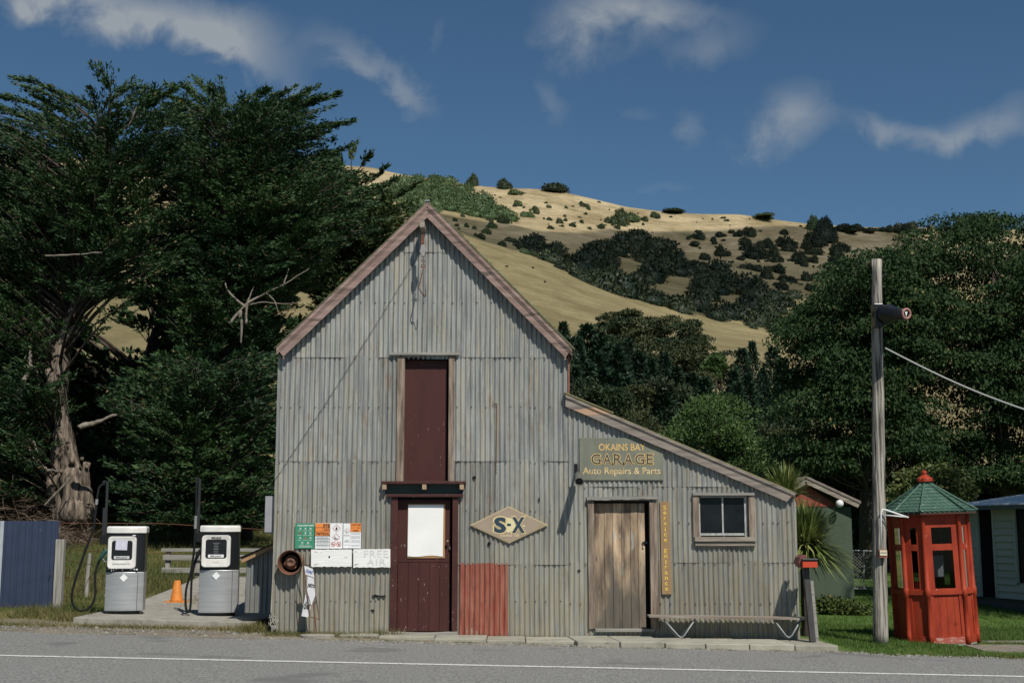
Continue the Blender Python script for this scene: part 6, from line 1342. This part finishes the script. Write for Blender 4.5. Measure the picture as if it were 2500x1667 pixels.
broadtree('low_shrub', 'low leafy ground shrub at the foot of the green shed', 'shrub', 'shrub', [(2008, 1475), (2030, 1470), (2080, 1482), (2112, 1492), (2100, 1503), (2015, 1503)], 26.4, .35, [(2050, 1503), (2050, 1495)], 50, 120, (.09, .05), .12, seed=26, droop=.1, tw=(.02, .01))
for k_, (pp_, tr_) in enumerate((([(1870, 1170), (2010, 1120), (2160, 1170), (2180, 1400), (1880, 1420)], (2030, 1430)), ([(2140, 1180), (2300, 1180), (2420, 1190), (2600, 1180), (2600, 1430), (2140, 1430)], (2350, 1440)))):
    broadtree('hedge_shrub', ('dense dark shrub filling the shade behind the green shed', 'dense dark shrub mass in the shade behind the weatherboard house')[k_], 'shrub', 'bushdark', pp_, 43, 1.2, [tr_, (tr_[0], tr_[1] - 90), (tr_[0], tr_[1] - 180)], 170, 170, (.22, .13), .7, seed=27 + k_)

# unit plants that are copied ---------------------------------------
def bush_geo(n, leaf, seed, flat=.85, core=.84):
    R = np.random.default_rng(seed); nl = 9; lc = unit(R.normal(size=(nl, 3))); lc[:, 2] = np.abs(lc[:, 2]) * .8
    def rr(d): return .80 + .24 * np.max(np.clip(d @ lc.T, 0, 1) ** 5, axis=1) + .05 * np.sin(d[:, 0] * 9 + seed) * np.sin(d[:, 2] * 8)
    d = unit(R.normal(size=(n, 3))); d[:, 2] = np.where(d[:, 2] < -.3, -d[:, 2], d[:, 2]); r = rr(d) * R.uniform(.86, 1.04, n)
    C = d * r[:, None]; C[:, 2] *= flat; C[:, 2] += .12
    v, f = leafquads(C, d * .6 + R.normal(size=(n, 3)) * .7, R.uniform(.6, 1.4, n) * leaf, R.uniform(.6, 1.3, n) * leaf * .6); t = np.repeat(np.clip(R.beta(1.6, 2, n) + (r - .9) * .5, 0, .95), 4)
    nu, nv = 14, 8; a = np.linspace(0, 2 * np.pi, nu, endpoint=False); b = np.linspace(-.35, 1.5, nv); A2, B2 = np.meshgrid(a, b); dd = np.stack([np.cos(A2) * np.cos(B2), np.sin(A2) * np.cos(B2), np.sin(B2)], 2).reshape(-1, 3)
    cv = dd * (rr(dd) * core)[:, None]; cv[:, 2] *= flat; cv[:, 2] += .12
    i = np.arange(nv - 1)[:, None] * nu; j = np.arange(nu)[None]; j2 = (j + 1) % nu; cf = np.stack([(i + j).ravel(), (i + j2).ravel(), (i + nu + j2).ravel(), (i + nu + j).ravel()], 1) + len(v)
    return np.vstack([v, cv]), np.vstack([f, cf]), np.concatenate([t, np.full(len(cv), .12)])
def cluster_geo(seed, k):
    R = np.random.default_rng(seed); V = []; Fc = []; T = []; off = 0
    for i in range(k):
        v, f, t = bush_geo(420, .20, seed * 10 + i); s_ = R.uniform(.28, .62); a = R.uniform(0, 6.28)
        v = v * np.array([s_ * R.uniform(.8, 1.4), s_, s_ * R.uniform(.9, 1.7)]); v[:, 0] += math.cos(a) * R.uniform(.1, .6); v[:, 1] += math.sin(a) * R.uniform(.1, .4); V.append(v); Fc.append(f + off); T.append(np.clip(t + R.uniform(-.25, .25), 0, .95)); off += len(v)
    return np.vstack(V), np.vstack(Fc), np.concatenate(T)
BG = [cluster_geo(s_, k_) for s_, k_ in ((1, 3), (2, 4), (3, 5), (4, 2), (5, 6))]; BGF = [(lambda q_: (q_[0], q_[1], np.clip(q_[2] + o_, 0, .95)))(bush_geo(3200, .075, s_)) for s_, o_ in ((5, -.22), (6, .0), (7, .22))]
def mesh_of(geo, m_, nm):
    v, f, t = geo; o = build_np(nm, v, f, m_, None, t); me = o.data; bpy.data.objects.remove(o); return me
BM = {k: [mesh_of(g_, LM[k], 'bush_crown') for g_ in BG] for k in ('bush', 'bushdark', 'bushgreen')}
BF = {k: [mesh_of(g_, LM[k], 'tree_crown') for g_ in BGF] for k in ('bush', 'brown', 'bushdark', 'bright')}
_k = [0]
def put(me, name, loc, sx, sz, label, cat, group=None, rz=None):
    o = bpy.data.objects.new(name, me); COL.objects.link(o); o.location = loc; o.scale = (sx, sx * random.uniform(.85, 1.15), sz); o.rotation_euler = (0, 0, random.uniform(0, 6.28) if rz is None else rz)
    tag(o, label, cat, group); return o
hg = 'shrubs scattered over the dry hillside'
def hillbush(px, py, wpx, kind='bush', hpx=None, label='small dark green shrub scattered on the dry golden hillside', grp=hg, cat='shrub', ymin=200, name='hill_shrub'):
    py2 = py; p = hit(px, py, ymin)
    while p is None and py2 < py + 40: py2 += 3; p = hit(px, py2, ymin)
    if p is None: return None
    s_ = wpx / 2 * p.y / F * 1.25; h_ = ((hpx or wpx * .85) + (py2 - py)) * p.y / F
    return put(random.choice(BM[kind]), name, p - Vector((0, 0, .1 * h_)), s_, h_ * .95, label, cat, grp)
# marked trees on the skyline
hillbush(1157, 450, 40, 'bush', 34, 'small flat topped tree alone on the skyline above the garage roof', None, 'tree', name='ridge_tree')
hillbush(1234, 452, 54, 'bushdark', 34, 'first dark rounded bush on the skyline, right of the lone tree', None, name='ridge_shrub')
hillbush(1344, 463, 84, 'bushdark', 32, 'long low dark thicket on the skyline at the centre of the ridge', None, name='ridge_shrub')
hillbush(1262, 475, 66, 'bushgreen', 26, 'green bush on the bright slope just below the skyline thicket', None, name='hill_shrub')
hillbush(1635, 512, 70, 'bush', 7, 'low dark scrub strip along the pale skyline', None, name='ridge_shrub')
hillbush(1860, 533, 80, 'bushgreen', 16, 'low green scrub on the rocky knoll of the ridge', None, name='ridge_shrub')
big = [(1425, 505, 26), (1418, 500, 18), (1266, 503, 26), (1290, 530, 40), (1310, 522, 30), (1340, 508, 18), (1297, 515, 14), (1520, 548, 78), (1545, 540, 50), (1490, 546, 40), (1575, 540, 34), (1600, 533, 26), (1395, 553, 20), (1465, 556, 26), (1440, 560, 18), (1420, 545, 12), (1380, 540, 18), (1785, 570, 22), (1760, 578, 34), (1690, 600, 30), (1680, 585, 20), (1740, 590, 20), (1850, 630, 70), (1870, 605, 50), (1820, 610, 44), (1930, 605, 60), (1980, 600, 60), (1950, 630, 40), (1720, 635, 30), (1770, 625, 40), (1900, 640, 40), (1965, 650, 34), (2015, 655, 30), (1842, 660, 40), (1900, 700, 30), (1935, 690, 36), (1990, 680, 30), (2030, 640, 30), (1990, 560, 50), (1160, 560, 18), (1140, 555, 22), (1115, 553, 16), (1175, 585, 26), (1185, 570, 28), (1160, 590, 18), (1222, 600, 26), (1250, 592, 34), (1270, 610, 24), (1230, 545, 60), (1200, 556, 40), (1280, 620, 24), (1300, 625, 30), (1195, 540, 24), (1130, 530, 18), (1110, 540, 14), (1345, 560, 22), (1368, 545, 20)]
for (px, py, w_) in big: hillbush(px, py, w_, 'bushdark' if py > 560 and px > 1600 else ('bushgreen' if random.random() < .25 else 'bush'))
for (px, py) in samp([(1690, 585), (1800, 565), (2060, 575), (2080, 690), (1960, 715), (1850, 700), (1790, 640)], 44): hillbush(px, py, random.uniform(22, 50), 'bushdark')
q = samp([(1110, 470), (1400, 480), (1550, 515), (1850, 530), (2050, 560), (2060, 700), (1900, 720), (1700, 610), (1550, 560), (1300, 560), (1180, 520)], 120)
for (px, py) in q: hillbush(px, py, random.choice((6, 7, 8, 9, 11, 14, 18)), 'bush' if px < 1650 or random.random() < .4 else 'bushdark')
for (px, py) in ((1393, 668), (1120, 560), (1300, 655), (1236, 652), (1330, 690)): hillbush(px, py, 10, 'bushdark', ymin=100)
for i, px in enumerate(range(2050, 2260, 24)): hillbush(px + random.uniform(-6, 6), random.uniform(562, 570), random.uniform(36, 62), 'bushdark', random.uniform(18, 34), 'dark bush in the row along the skyline left of the big broadleaf tree', 'dark bushes along the right skyline', name='ridge_shrub')
# far woods as masses
def mass(name, label, polys, n, kind, size, holes=(), ymin=262, leafn=240, leafs=.21):
    V = []; Fc = []; T = []; off = 0; R = np.random.default_rng(n)
    for poly, cnt in polys:
        for (px, py) in samp(poly, cnt):
            if any(inpoly(np.array([px]), np.array([py]), h_)[0] for h_ in holes): continue
            if name == 'gully_woods' and (math.sin(px / 17.) * math.sin(py / 9. + px / 60.) > .45 or math.sin(px / 41. + 2) * math.sin(py / 23. + px / 90.) > .55): continue
            p = hit(px, py, ymin)
            if p is None: continue
            v, f, t = bush_geo(leafn, leafs, int(R.integers(1, 99999))); s_ = size * R.choice([.5, .7, .9, 1.2, 1.5]) * R.uniform(.8, 1.2); a = R.uniform(0, 6.28)
            v = v * np.array([s_, s_, s_ * R.uniform(.8, 1.3)]); v[:, :2] = v[:, :2] @ np.array([[math.cos(a), math.sin(a)], [-math.sin(a), math.cos(a)]]); V.append(v + np.array(list(p)) - np.array([0, 0, .2 * s_])); Fc.append(f + off); T.append(np.clip(t + R.uniform(-.3, .3), 0, .95)); off += len(v)
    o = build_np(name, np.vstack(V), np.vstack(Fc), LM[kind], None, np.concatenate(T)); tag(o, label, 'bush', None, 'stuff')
GUL = [(1237, 574), (1277, 576), (1344, 596), (1359, 609), (1441, 599), (1497, 596), (1522, 580), (1558, 576), (1609, 590), (1630, 605), (1686, 640), (1737, 655), (1788, 675), (1788, 700), (1869, 712), (1946, 725), (1985, 740), (1935, 822), (1840, 806), (1742, 780), (1665, 764), (1589, 740), (1512, 722), (1436, 698), (1385, 668), (1334, 642), (1283, 612), (1242, 592)]
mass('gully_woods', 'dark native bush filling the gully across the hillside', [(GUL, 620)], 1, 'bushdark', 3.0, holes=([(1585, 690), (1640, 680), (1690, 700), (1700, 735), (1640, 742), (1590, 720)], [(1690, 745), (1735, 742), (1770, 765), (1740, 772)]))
mass('slope_scrub', 'grey green scrub covering the upper slope beside the garage peak', [([(930, 470), (966, 452), (1053, 438), (1104, 448), (1175, 480), (1206, 505), (1240, 520), (1245, 540), (1206, 540), (1145, 524), (1104, 520), (1068, 515), (1000, 520)], 260)], 2, 'bushgreen', 2.3, ymin=225)
# clump of brownish trees low on the spur
cl = [(1475, 835, 60, 70), (1500, 860, 80, 110), (1540, 830, 80, 100), (1530, 880, 100, 130), (1580, 850, 100, 110), (1620, 860, 110, 110), (1665, 865, 110, 100), (1700, 880, 90, 80), (1560, 920, 120, 130), (1610, 930, 120, 130), (1660, 940, 120, 120), (1695, 950, 90, 120), (1500, 900, 90, 90), (1640, 990, 120, 100), (1580, 980, 120, 100)]
ordn = ['highest', 'leftmost']
def lumptree(name, px, py, w_, h_, Yc, mname, label, group, seed, leaf=None, ncl=17):
    pl_ = [(px + math.cos(a_) * w_ * .40, py - math.sin(a_) * h_ * .40) for a_ in np.linspace(0, 6.283, 13)[:-1]]
    k_ = Yc / F; zpy = py + h_ * .5
    return broadtree(name, label, 'tree', mname, pl_, Yc, w_ * .30 * k_, [(px, zpy + 60), (px, zpy), (px, py)], ncl, 210, leaf or (Yc * .0022, Yc * .0012), w_ * .20 * k_, group=group, seed=seed, droop=-.1, org_tint=.22, tw=(.12, .04))
for i, (px, py, w_, h_) in enumerate(cl):
    lumptree('bush_tree', px, py - h_ * .34, w_, h_ * 1.15, 112 - i * 1.6, 'brown' if i % 3 else 'thicket', 'olive green rounded bush tree in the thicket low on the golden spur', 'bush trees clumped low on the spur', 60 + i)
for i, (px, top_, bot_, w_, Yc, kd, lb) in enumerate(((1760, 838, 960, 105, 96, 'bushdark', 'dark round topped tree between the thicket and the small conifers'), (1748, 858, 930, 52, 90, 'bright', 'small bright green tree in front of the dark round topped one'), (1790, 935, 1040, 120, 80, 'thicket', 'dark bushy tree below the row of small conifers'), (1700, 905, 1030, 110, 78, 'brown', 'dull green bushy tree left of the bright pittosporum top'), (1850, 960, 1070, 120, 70, 'bushdark', 'dark bushy tree right behind the bright pittosporum'), (1640, 990, 1090, 110, 66, 'thicket', 'dark bushy tree low behind the lean-to roof'), (1900, 1025, 1120, 90, 62, 'brown', 'dull green bush at the foot of the big broadleaf tree'))):
    lumptree('bush_tree', px, (top_ + bot_) / 2, w_, bot_ - top_, Yc, kd, lb, None, 90 + i)
for i, (px, top_, bot_, w_, Yc, kd) in enumerate(((1445, 920, 1010, 90, 52, 'thicket'), (1545, 925, 1020, 80, 52, 'brown'), (1600, 900, 1000, 90, 60, 'bushdark'), (1500, 945, 1030, 80, 50, 'thicket'), (1670, 930, 1030, 80, 62, 'thicket'), (1395, 875, 975, 60, 60, 'thicket'))):
    lumptree('bush_tree', px, (top_ + bot_) / 2, w_, bot_ - top_, Yc, kd, 'shaggy dark bush tree growing among the conifers behind the lean-to roof', 'bush trees among the conifers', 110 + i)
# conifers
def conifer_proto(seed, n=2600):
    R = np.random.default_rng(seed); h = R.uniform(.03, 1, n) ** .85; ang = np.floor(R.uniform(0, 9, n)) * .698 + h * 37 + R.normal(size=n) * .22; rmax = (1 - h) ** .8 * .26 + .012
    lay = .75 + .3 * np.sin(h * 75 + ang * 2); r = rmax * np.sqrt(R.uniform(.05, 1, n)) * lay
    C = np.stack([np.cos(ang) * r, np.sin(ang) * r, h - r * .1 + .12 * r * r / .07 * .2], 1); D = np.stack([np.cos(ang), np.sin(ang), np.full(n, .55)], 1) + R.normal(size=(n, 3)) * .35
    v, f = leafquads(C, D, R.uniform(.6, 1.3, n) * .040, R.uniform(.7, 1.3, n) * .014); return v, f, np.repeat(R.beta(1.5, 2, n), 4)
CP = [conifer_proto(s_) for s_ in (31, 32, 33, 34, 35)]
CM = []
for v, f, t in CP:
    o = build_np('conifer_crown', v, f, LM['conifer'], None, t); CM.append(o.data); bpy.data.objects.remove(o)
s = MB(); s.tube([(0, 0, -.02), (0, 0, .5), (0, 0, .97)], [.018, .011, .003], 6); o = s.build('trunk_', M['barkdark']); TM = o.data; bpy.data.objects.remove(o)
tips = [(1433, 799, 70), (1465, 824, 69), (1396, 828, 66), (1414, 834, 64), (1486, 842, 67), (1507, 853, 66), (1535, 830, 72), (1560, 862, 68), (1590, 880, 66), (1622, 862, 72), (1650, 900, 68), (1690, 915, 64), (1720, 925, 60), (1405, 900, 58), (1440, 890, 59), (1470, 905, 58), (1500, 915, 57), (1530, 925, 57), (1560, 935, 58), (1455, 860, 62), (1420, 870, 60), (1375, 790, 75), (1811, 853, 74), (1836, 837, 75), (1886, 850, 72), (1908, 879, 68), (1862, 900, 70), (1790, 905, 72), (1825, 915, 68), (1935, 905, 70), (1475, 950, 54), (1520, 960, 54), (1580, 920, 62), (1620, 935, 60), (1425, 925, 54), (1800, 935, 64), (1870, 925, 64)]
gl_ = {'l': 'dark conifers behind the lean-to roof', 'r': 'small conifers in a row below the spur'}
for i, (px, py, Yc) in enumerate(tips):
    T = P(px, py, Yc); zb_ = g(T.x, Yc); h_ = T.z - zb_; b_ = Vector((T.x, Yc, zb_)); k = (i * 3) % 5; right = px > 1760
    o = empty('conifer', b_, 'young dark conifer in the row of pointed tops below the golden spur' if right else 'dark pointed conifer in the dense stand behind the lean-to roof', 'tree', gl_['r' if right else 'l'])
    o.rotation_euler = (0, 0, i * 1.3); wd = (1.0 if not right else .85) * random.uniform(.75, 1.35); o.scale = (h_ * wd, h_ * wd, h_)
    for me, nm in ((CM[k], 'crown'), (TM, 'trunk')): c = bpy.data.objects.new(nm, me); COL.objects.link(c); c.parent = o
# big dark conifer on the right skyline
p = hit(2016, 590, 262); h_ = 78 * p.y / F
o = empty('macrocarpa_tree', p, 'big dark rounded conifer alone on the right skyline', 'tree')
v, f, t = BGF[1]; v2 = v.copy(); k_ = (1.25 - .75 * np.clip(v2[:, 2], 0, 1)); v2[:, 0] *= k_; v2[:, 1] *= k_
c = build_np('crown', v2 * np.array([33 * p.y / F, 30 * p.y / F, h_ * .95]) , f, LM['bushdark'], o, t * .12, org=(0, 0, 0)); s = MB(); s.tube([p - Vector((0, 0, .5)), p + Vector((0, 0, h_ * .5))], .8, 7); s.build('trunk', M['barkdark'], o)

# flax and cabbage heads ---------------------------------------------
def blades(name, label, c, n, L, W, spread, m_, cat='plant', seed=3, up=.5, xb=0, trunk=None):
    R = np.random.default_rng(seed); o = empty(name, c, label, cat); V = []; Fc = []; T = []; k = 7
    for i in range(n):
        a = R.uniform(0, 6.283); el = R.uniform(-.5, 1.45) if spread else R.uniform(.7, 1.5); d = np.array([math.cos(a) * math.cos(el) + xb, math.sin(a) * math.cos(el), math.sin(el) + up]); d /= np.linalg.norm(d); l = L * R.uniform(.65, 1.1); side = np.cross(d, [0, 0, 1.0]); side /= max(np.linalg.norm(side), 1e-6)
        b = len(V); tint = R.uniform(0, 1); base_ = np.array(list(c)) + R.normal(size=3) * .05
        for j in range(k):
            t = j / (k - 1); w = W * (1 - t) ** .6 * (.5 + t if t < .4 else .9); p = base_ + d * l * t + np.array([0, 0, -1]) * (l * t) ** 2 * .42 * R.uniform(.9, 1.1) * (1 - abs(d[2]) * .6)
            V += [p - side * w, p + side * w]; T += [tint, tint]
        Fc += [(b + 2 * j, b + 2 * j + 1, b + 2 * j + 3, b + 2 * j + 2) for j in range(k - 1)]
    build_np('leaves', np.array(V), np.array(Fc), m_, o, T, org=tuple(c))
    if trunk: s = MB(); s.tube([(c[0], c[1], trunk), tuple(c)], [.09, .07], 8); s.build('trunk', M['barkdark'], o)
    return o
q = P(1955, 1335, 21.4); blades('cabbage_tree', 'spiky cabbage tree fanning out beside the right corner of the garage', Vector((4.86, 21.4, q.z)), 1100, .92, .024, True, LM['flax'], seed=5, xb=.30, up=.18, trunk=g(4.86, 21.4), cat='tree')
q = P(1915, 1215, 26.2); blades('cabbage_tree', 'spiky cabbage tree top showing over the low end of the lean-to roof', q, 520, .85, .026, True, LM['flax'], seed=6, up=.5, trunk=g(q.x, 26.2), cat='tree')
s = MB()

# grass ---------------------------------------------------------------
def grass(name, label, xy, h, w, m_, lean=.35, tintf=None, seed=1):
    R = np.random.default_rng(seed); n = len(xy); z = G(xy[:, 0], xy[:, 1]); hh = np.asarray(h) * R.uniform(.5, 1.3, n); a = R.uniform(0, 6.28, n); dx = np.cos(a) * w; dy = np.sin(a) * w; lx = R.normal(size=n) * lean * hh; ly = R.normal(size=n) * lean * hh
    v = np.stack([np.stack([xy[:, 0] - dx, xy[:, 1] - dy, z - .01], 1), np.stack([xy[:, 0] + dx, xy[:, 1] + dy, z - .01], 1), np.stack([xy[:, 0] + lx, xy[:, 1] + ly, z + hh], 1)], 1).reshape(-1, 3)
    t = R.uniform(0, .95, n) if tintf is None else np.clip(tintf(xy, R), 0, 1)
    o = build_np(name, v, np.arange(n * 3).reshape(-1, 3), m_, None, np.repeat(t, 3)); tag(o, label, 'grass', None, 'stuff'); return o
def area(x0, x1, y0, y1, n, seed=0, keep=None):
    R = np.random.default_rng(seed); p = np.stack([R.uniform(x0, x1, n), R.uniform(y0, y1, n)], 1); return p if keep is None else p[keep(p)]
# paddock behind the pumps (not on the drive)
def padk(p):
    x, y = p[:, 0], p[:, 1]; left = np.interp(y, [20.6, 21.7, 23.5, 27, 30, 31], [-7.0, -7.02, -7.05, -7.12, -7.18, 0]); 
    return ((x < left) | (x > -3.95) | (y > 30.1)) & (x < np.interp(y, [19, 28, 28.1, 60], [-3.75, -3.75, 0, 0]))
pp = np.vstack([area(-16, 0, 21.3, 30, 60000, 1), area(-24, 0, 30, 46, 60000, 2)]); pp = pp[padk(pp)]; pp = pp[~((pp[:, 0] < -8.3) & (pp[:, 1] < 23.3))]
hgt = np.where(pp[:, 1] < 28, .16, .17) * (1 + .9 * np.clip(vnoise(pp[:, 0], pp[:, 1], 1.3), -.6, 1))
def drytint(p, R): return np.clip(.47 + .38 * vnoise(p[:, 0] + 9, p[:, 1], 1.9) + R.normal(size=len(p)) * .22 + (p[:, 1] > 32) * .15, 0, 1)
grass('paddock_grass', 'long half dry grass in the paddock behind the pumps', pp, hgt, .007, LM['dry'], .5, drytint, 3)
# lawn around pole and booth
def lawnk(p):
    x, y = p[:, 0], p[:, 1]; path = (x > 7.6) & (np.abs(y - (20.9 + (x - 7.6) * .18)) < .28 + .1 * np.sin(x * 3)); return (y > edge_y(x) + .02) & ~path & ((x > 4.95) | (y > 25.3)) & ~((np.abs(x - 6.95) < .5) & (np.abs(y - 20.75) < .5)) & ~((x > 6.9) & (x < 7.9) & (y < 20.3) & (y > 19.0 + .3 * np.sin(x * 5)))
lp = area(4.8, 13, 17.8, 24, 110000, 5, lawnk); lp2 = area(4.5, 16, 24, 36, 60000, 6, lawnk)
grass('lawn', 'short green lawn around the pole and the phone booth', np.vstack([lp, lp2]), .05 * (1 + .8 * np.clip(vnoise(np.vstack([lp, lp2])[:, 0], np.vstack([lp, lp2])[:, 1], .7), -.5, 1.2)), .006, LM['grass'], .6, lambda p, R: .4 + .3 * vnoise(p[:, 0], p[:, 1], .8) + R.normal(size=len(p)) * .2 + (p[:, 1] < edge_y(p[:, 0]) + .18) * .25, 7)
# straw and weeds along edges
R = np.random.default_rng(8); n = 5200
ex_ = R.uniform(-12, -3.6, n); ey_ = np.where(ex_ < -8.3, R.uniform(19.6, 23.4, n), 20.25 + .3 * np.abs(R.normal(size=n)) * -.6); w1 = np.stack([ex_, ey_], 1)
ex2 = R.uniform(-3.7, -1.9, 1500); w2 = np.stack([ex2, 19.62 - np.abs(R.normal(size=1500)) * .20], 1)
ex3 = R.uniform(-3.6, 4.4, 1700); ex3 = ex3[(ex3 < -1.95) | (ex3 > -.8)]; w3 = np.stack([ex3, 19.70 - np.abs(R.normal(size=len(ex3))) * .02], 1)
ex4 = R.uniform(-2.5, 4.9, 2600); w4 = np.stack([ex4, np.where(ex4 < 1, 18.9, 18.62) - np.abs(R.normal(size=2600)) * .06], 1); cl4 = (np.sin(ex4 * 7) + np.sin(ex4 * 17 + 1)) > .3; w4 = w4[cl4]
grass('verge_weeds', 'dry straw and small weeds along the garage wall and the road edge', np.vstack([w1, w2, w3, w4]), np.concatenate([np.full(len(w1), .07), np.full(len(w2), .06), np.full(len(w3), .07), np.full(len(w4), .025)]), .005, LM['dry'], .9, lambda p, R: .62 + .35 * vnoise(p[:, 0], p[:, 1], .35) + R.normal(size=len(p)) * .25, 9)
tf = np.vstack([np.stack([R.normal(cx_, sx_, n_), R.normal(cy_, sy_, n_)], 1) for cx_, cy_, sx_, sy_, n_ in ((-8.1, 22.0, .16, .25, 900), (-3.95, 20.0, .18, .2, 700), (-9.6, 20.9, .5, .3, 1500), (-7.2, 21.2, .25, .15, 500), (-1.9, 19.6, .14, .04, 150), (3.0, 19.6, .3, .03, 120), (-5.9, 24.8, .25, .8, 900))])
grass('grass_tufts', 'scruffy tufts at the fence post and beside the forecourt', tf, .13, .006, LM['dry'], .6, lambda p, R: np.where(p[:, 0] < -9, .1, .65) + R.normal(size=len(p)) * .2, 10)
# dead brush at far left under the trees
n = 2600; c = np.stack([R.uniform(-17, -12.8, n), R.uniform(37.5, 40, n), np.zeros(n)], 1); c[:, 2] = G(c[:, 0], c[:, 1]) + np.abs(R.normal(size=n)) * .45 * (1 + .5 * np.sin(c[:, 0] * 2))
v, f = leafquads(c, R.normal(size=(n, 3)) * np.array([1, .6, .4]), R.uniform(.2, .8, n), np.full(n, .025)); tag(build_np('dead_brush', v, f, LM['twig'], None, np.repeat(R.uniform(0, 1, n), 4)), 'tangle of dead brown branches under the big cypress', 'brushwood', None, 'stuff')

# shade tree added right of the house, wholly outside the frame
broadtree('broadleaf_tree', 'leafy tree added out of view on the right to shade the weatherboard house', 'tree', 'broad', [(2900, 60), (2980, -100), (3200, -60), (3350, 300), (3250, 560), (2950, 560)], 22.5, 1.8, [(3080, 1520), (3080, 1100), (3090, 700), (3090, 200)], 120, 170, (.15, .08), .6, seed=41)
# unseen cloud added high overhead, its outline cut to shade the gully   (ray_cloud)
cp = [(960, 512), (1060, 525), (1130, 540), (1200, 550), (1252, 552), (1330, 572), (1420, 578), (1500, 570), (1600, 575), (1720, 572), (1830, 566), (1950, 560), (2080, 566), (2240, 575), (2320, 800), (1960, 722), (1850, 715), (1800, 765), (1720, 770), (1600, 733), (1500, 704), (1420, 680), (1330, 634), (1240, 604), (1180, 585), (1100, 560), (1000, 545)]
ZC = 480.0; out = []
for (px, py) in cp:
    p = hit(px, py, 262 if px > 1250 else 200)
    if p is None: p = P(px, py, 430)
    t = (ZC - p.z) / SUN_TO.z; out.append((p.x + SUN_TO.x * t, p.y + SUN_TO.y * t))
CM_ = mat('shade_cloud_body', (.75, .76, .78), 1.0, spec=0)
s = MB(); s.slab(out, ZC - 6, ZC + 8); Rc = random.Random(2)
_nt = CM_.node_tree; _t = _nt.nodes.new('ShaderNodeBsdfTransparent'); _x = _nt.nodes.new('ShaderNodeMixShader'); _x.inputs[0].default_value = .60; _nt.links.new(_nt.nodes['Principled BSDF'].outputs[0], _x.inputs[1]); _nt.links.new(_t.outputs[0], _x.inputs[2]); _nt.links.new(_x.outputs[0], _nt.nodes['Material Output'].inputs[0])
co = s.build('shade_cloud', CM_); tag(co, None, None, kind='structure')

# loose gravel along the road edge
R = np.random.default_rng(77); n = 9000; gx = R.uniform(-13, 9, n); gy = edge_y(gx) + R.normal(size=n) * np.where(gx < -3.7, .5, .12) + np.where(gx < -3.7, .45, 0)
ok = (gy < np.where(gx < -3.7, 20.3, 19.2)) & ~((gx > 1) & (gx < 5) & (gy > 18.6)); gx, gy = gx[ok], gy[ok]; n = len(gx); sz = R.uniform(.005, .016, n) * np.where(R.uniform(0, 1, n) < .04, 2.2, 1)
base = np.array([(1, 0, 0), (0, 1, 0), (-1, 0, 0), (0, -1, 0), (0, 0, .8)]); V = base[None] * sz[:, None, None] * R.uniform(.6, 1.3, (n, 5, 1)) + np.stack([gx, gy, G(gx, gy) + .004], 1)[:, None]
Fq = np.array([(0, 1, 4), (1, 2, 4), (2, 3, 4), (3, 0, 4)]); Fa = (np.arange(n)[:, None, None] * 5 + Fq[None]).reshape(-1, 3)
tag(build_np('gravel', V.reshape(-1, 3), Fa, leafmat('loose_chips', (.10, .10, .095), (.30, .29, .26), None, trans=0, rough=.9), None, np.repeat(R.uniform(0, 1, n), 5)), 'loose gravel chips along the edge of the road', 'gravel', None, 'stuff')
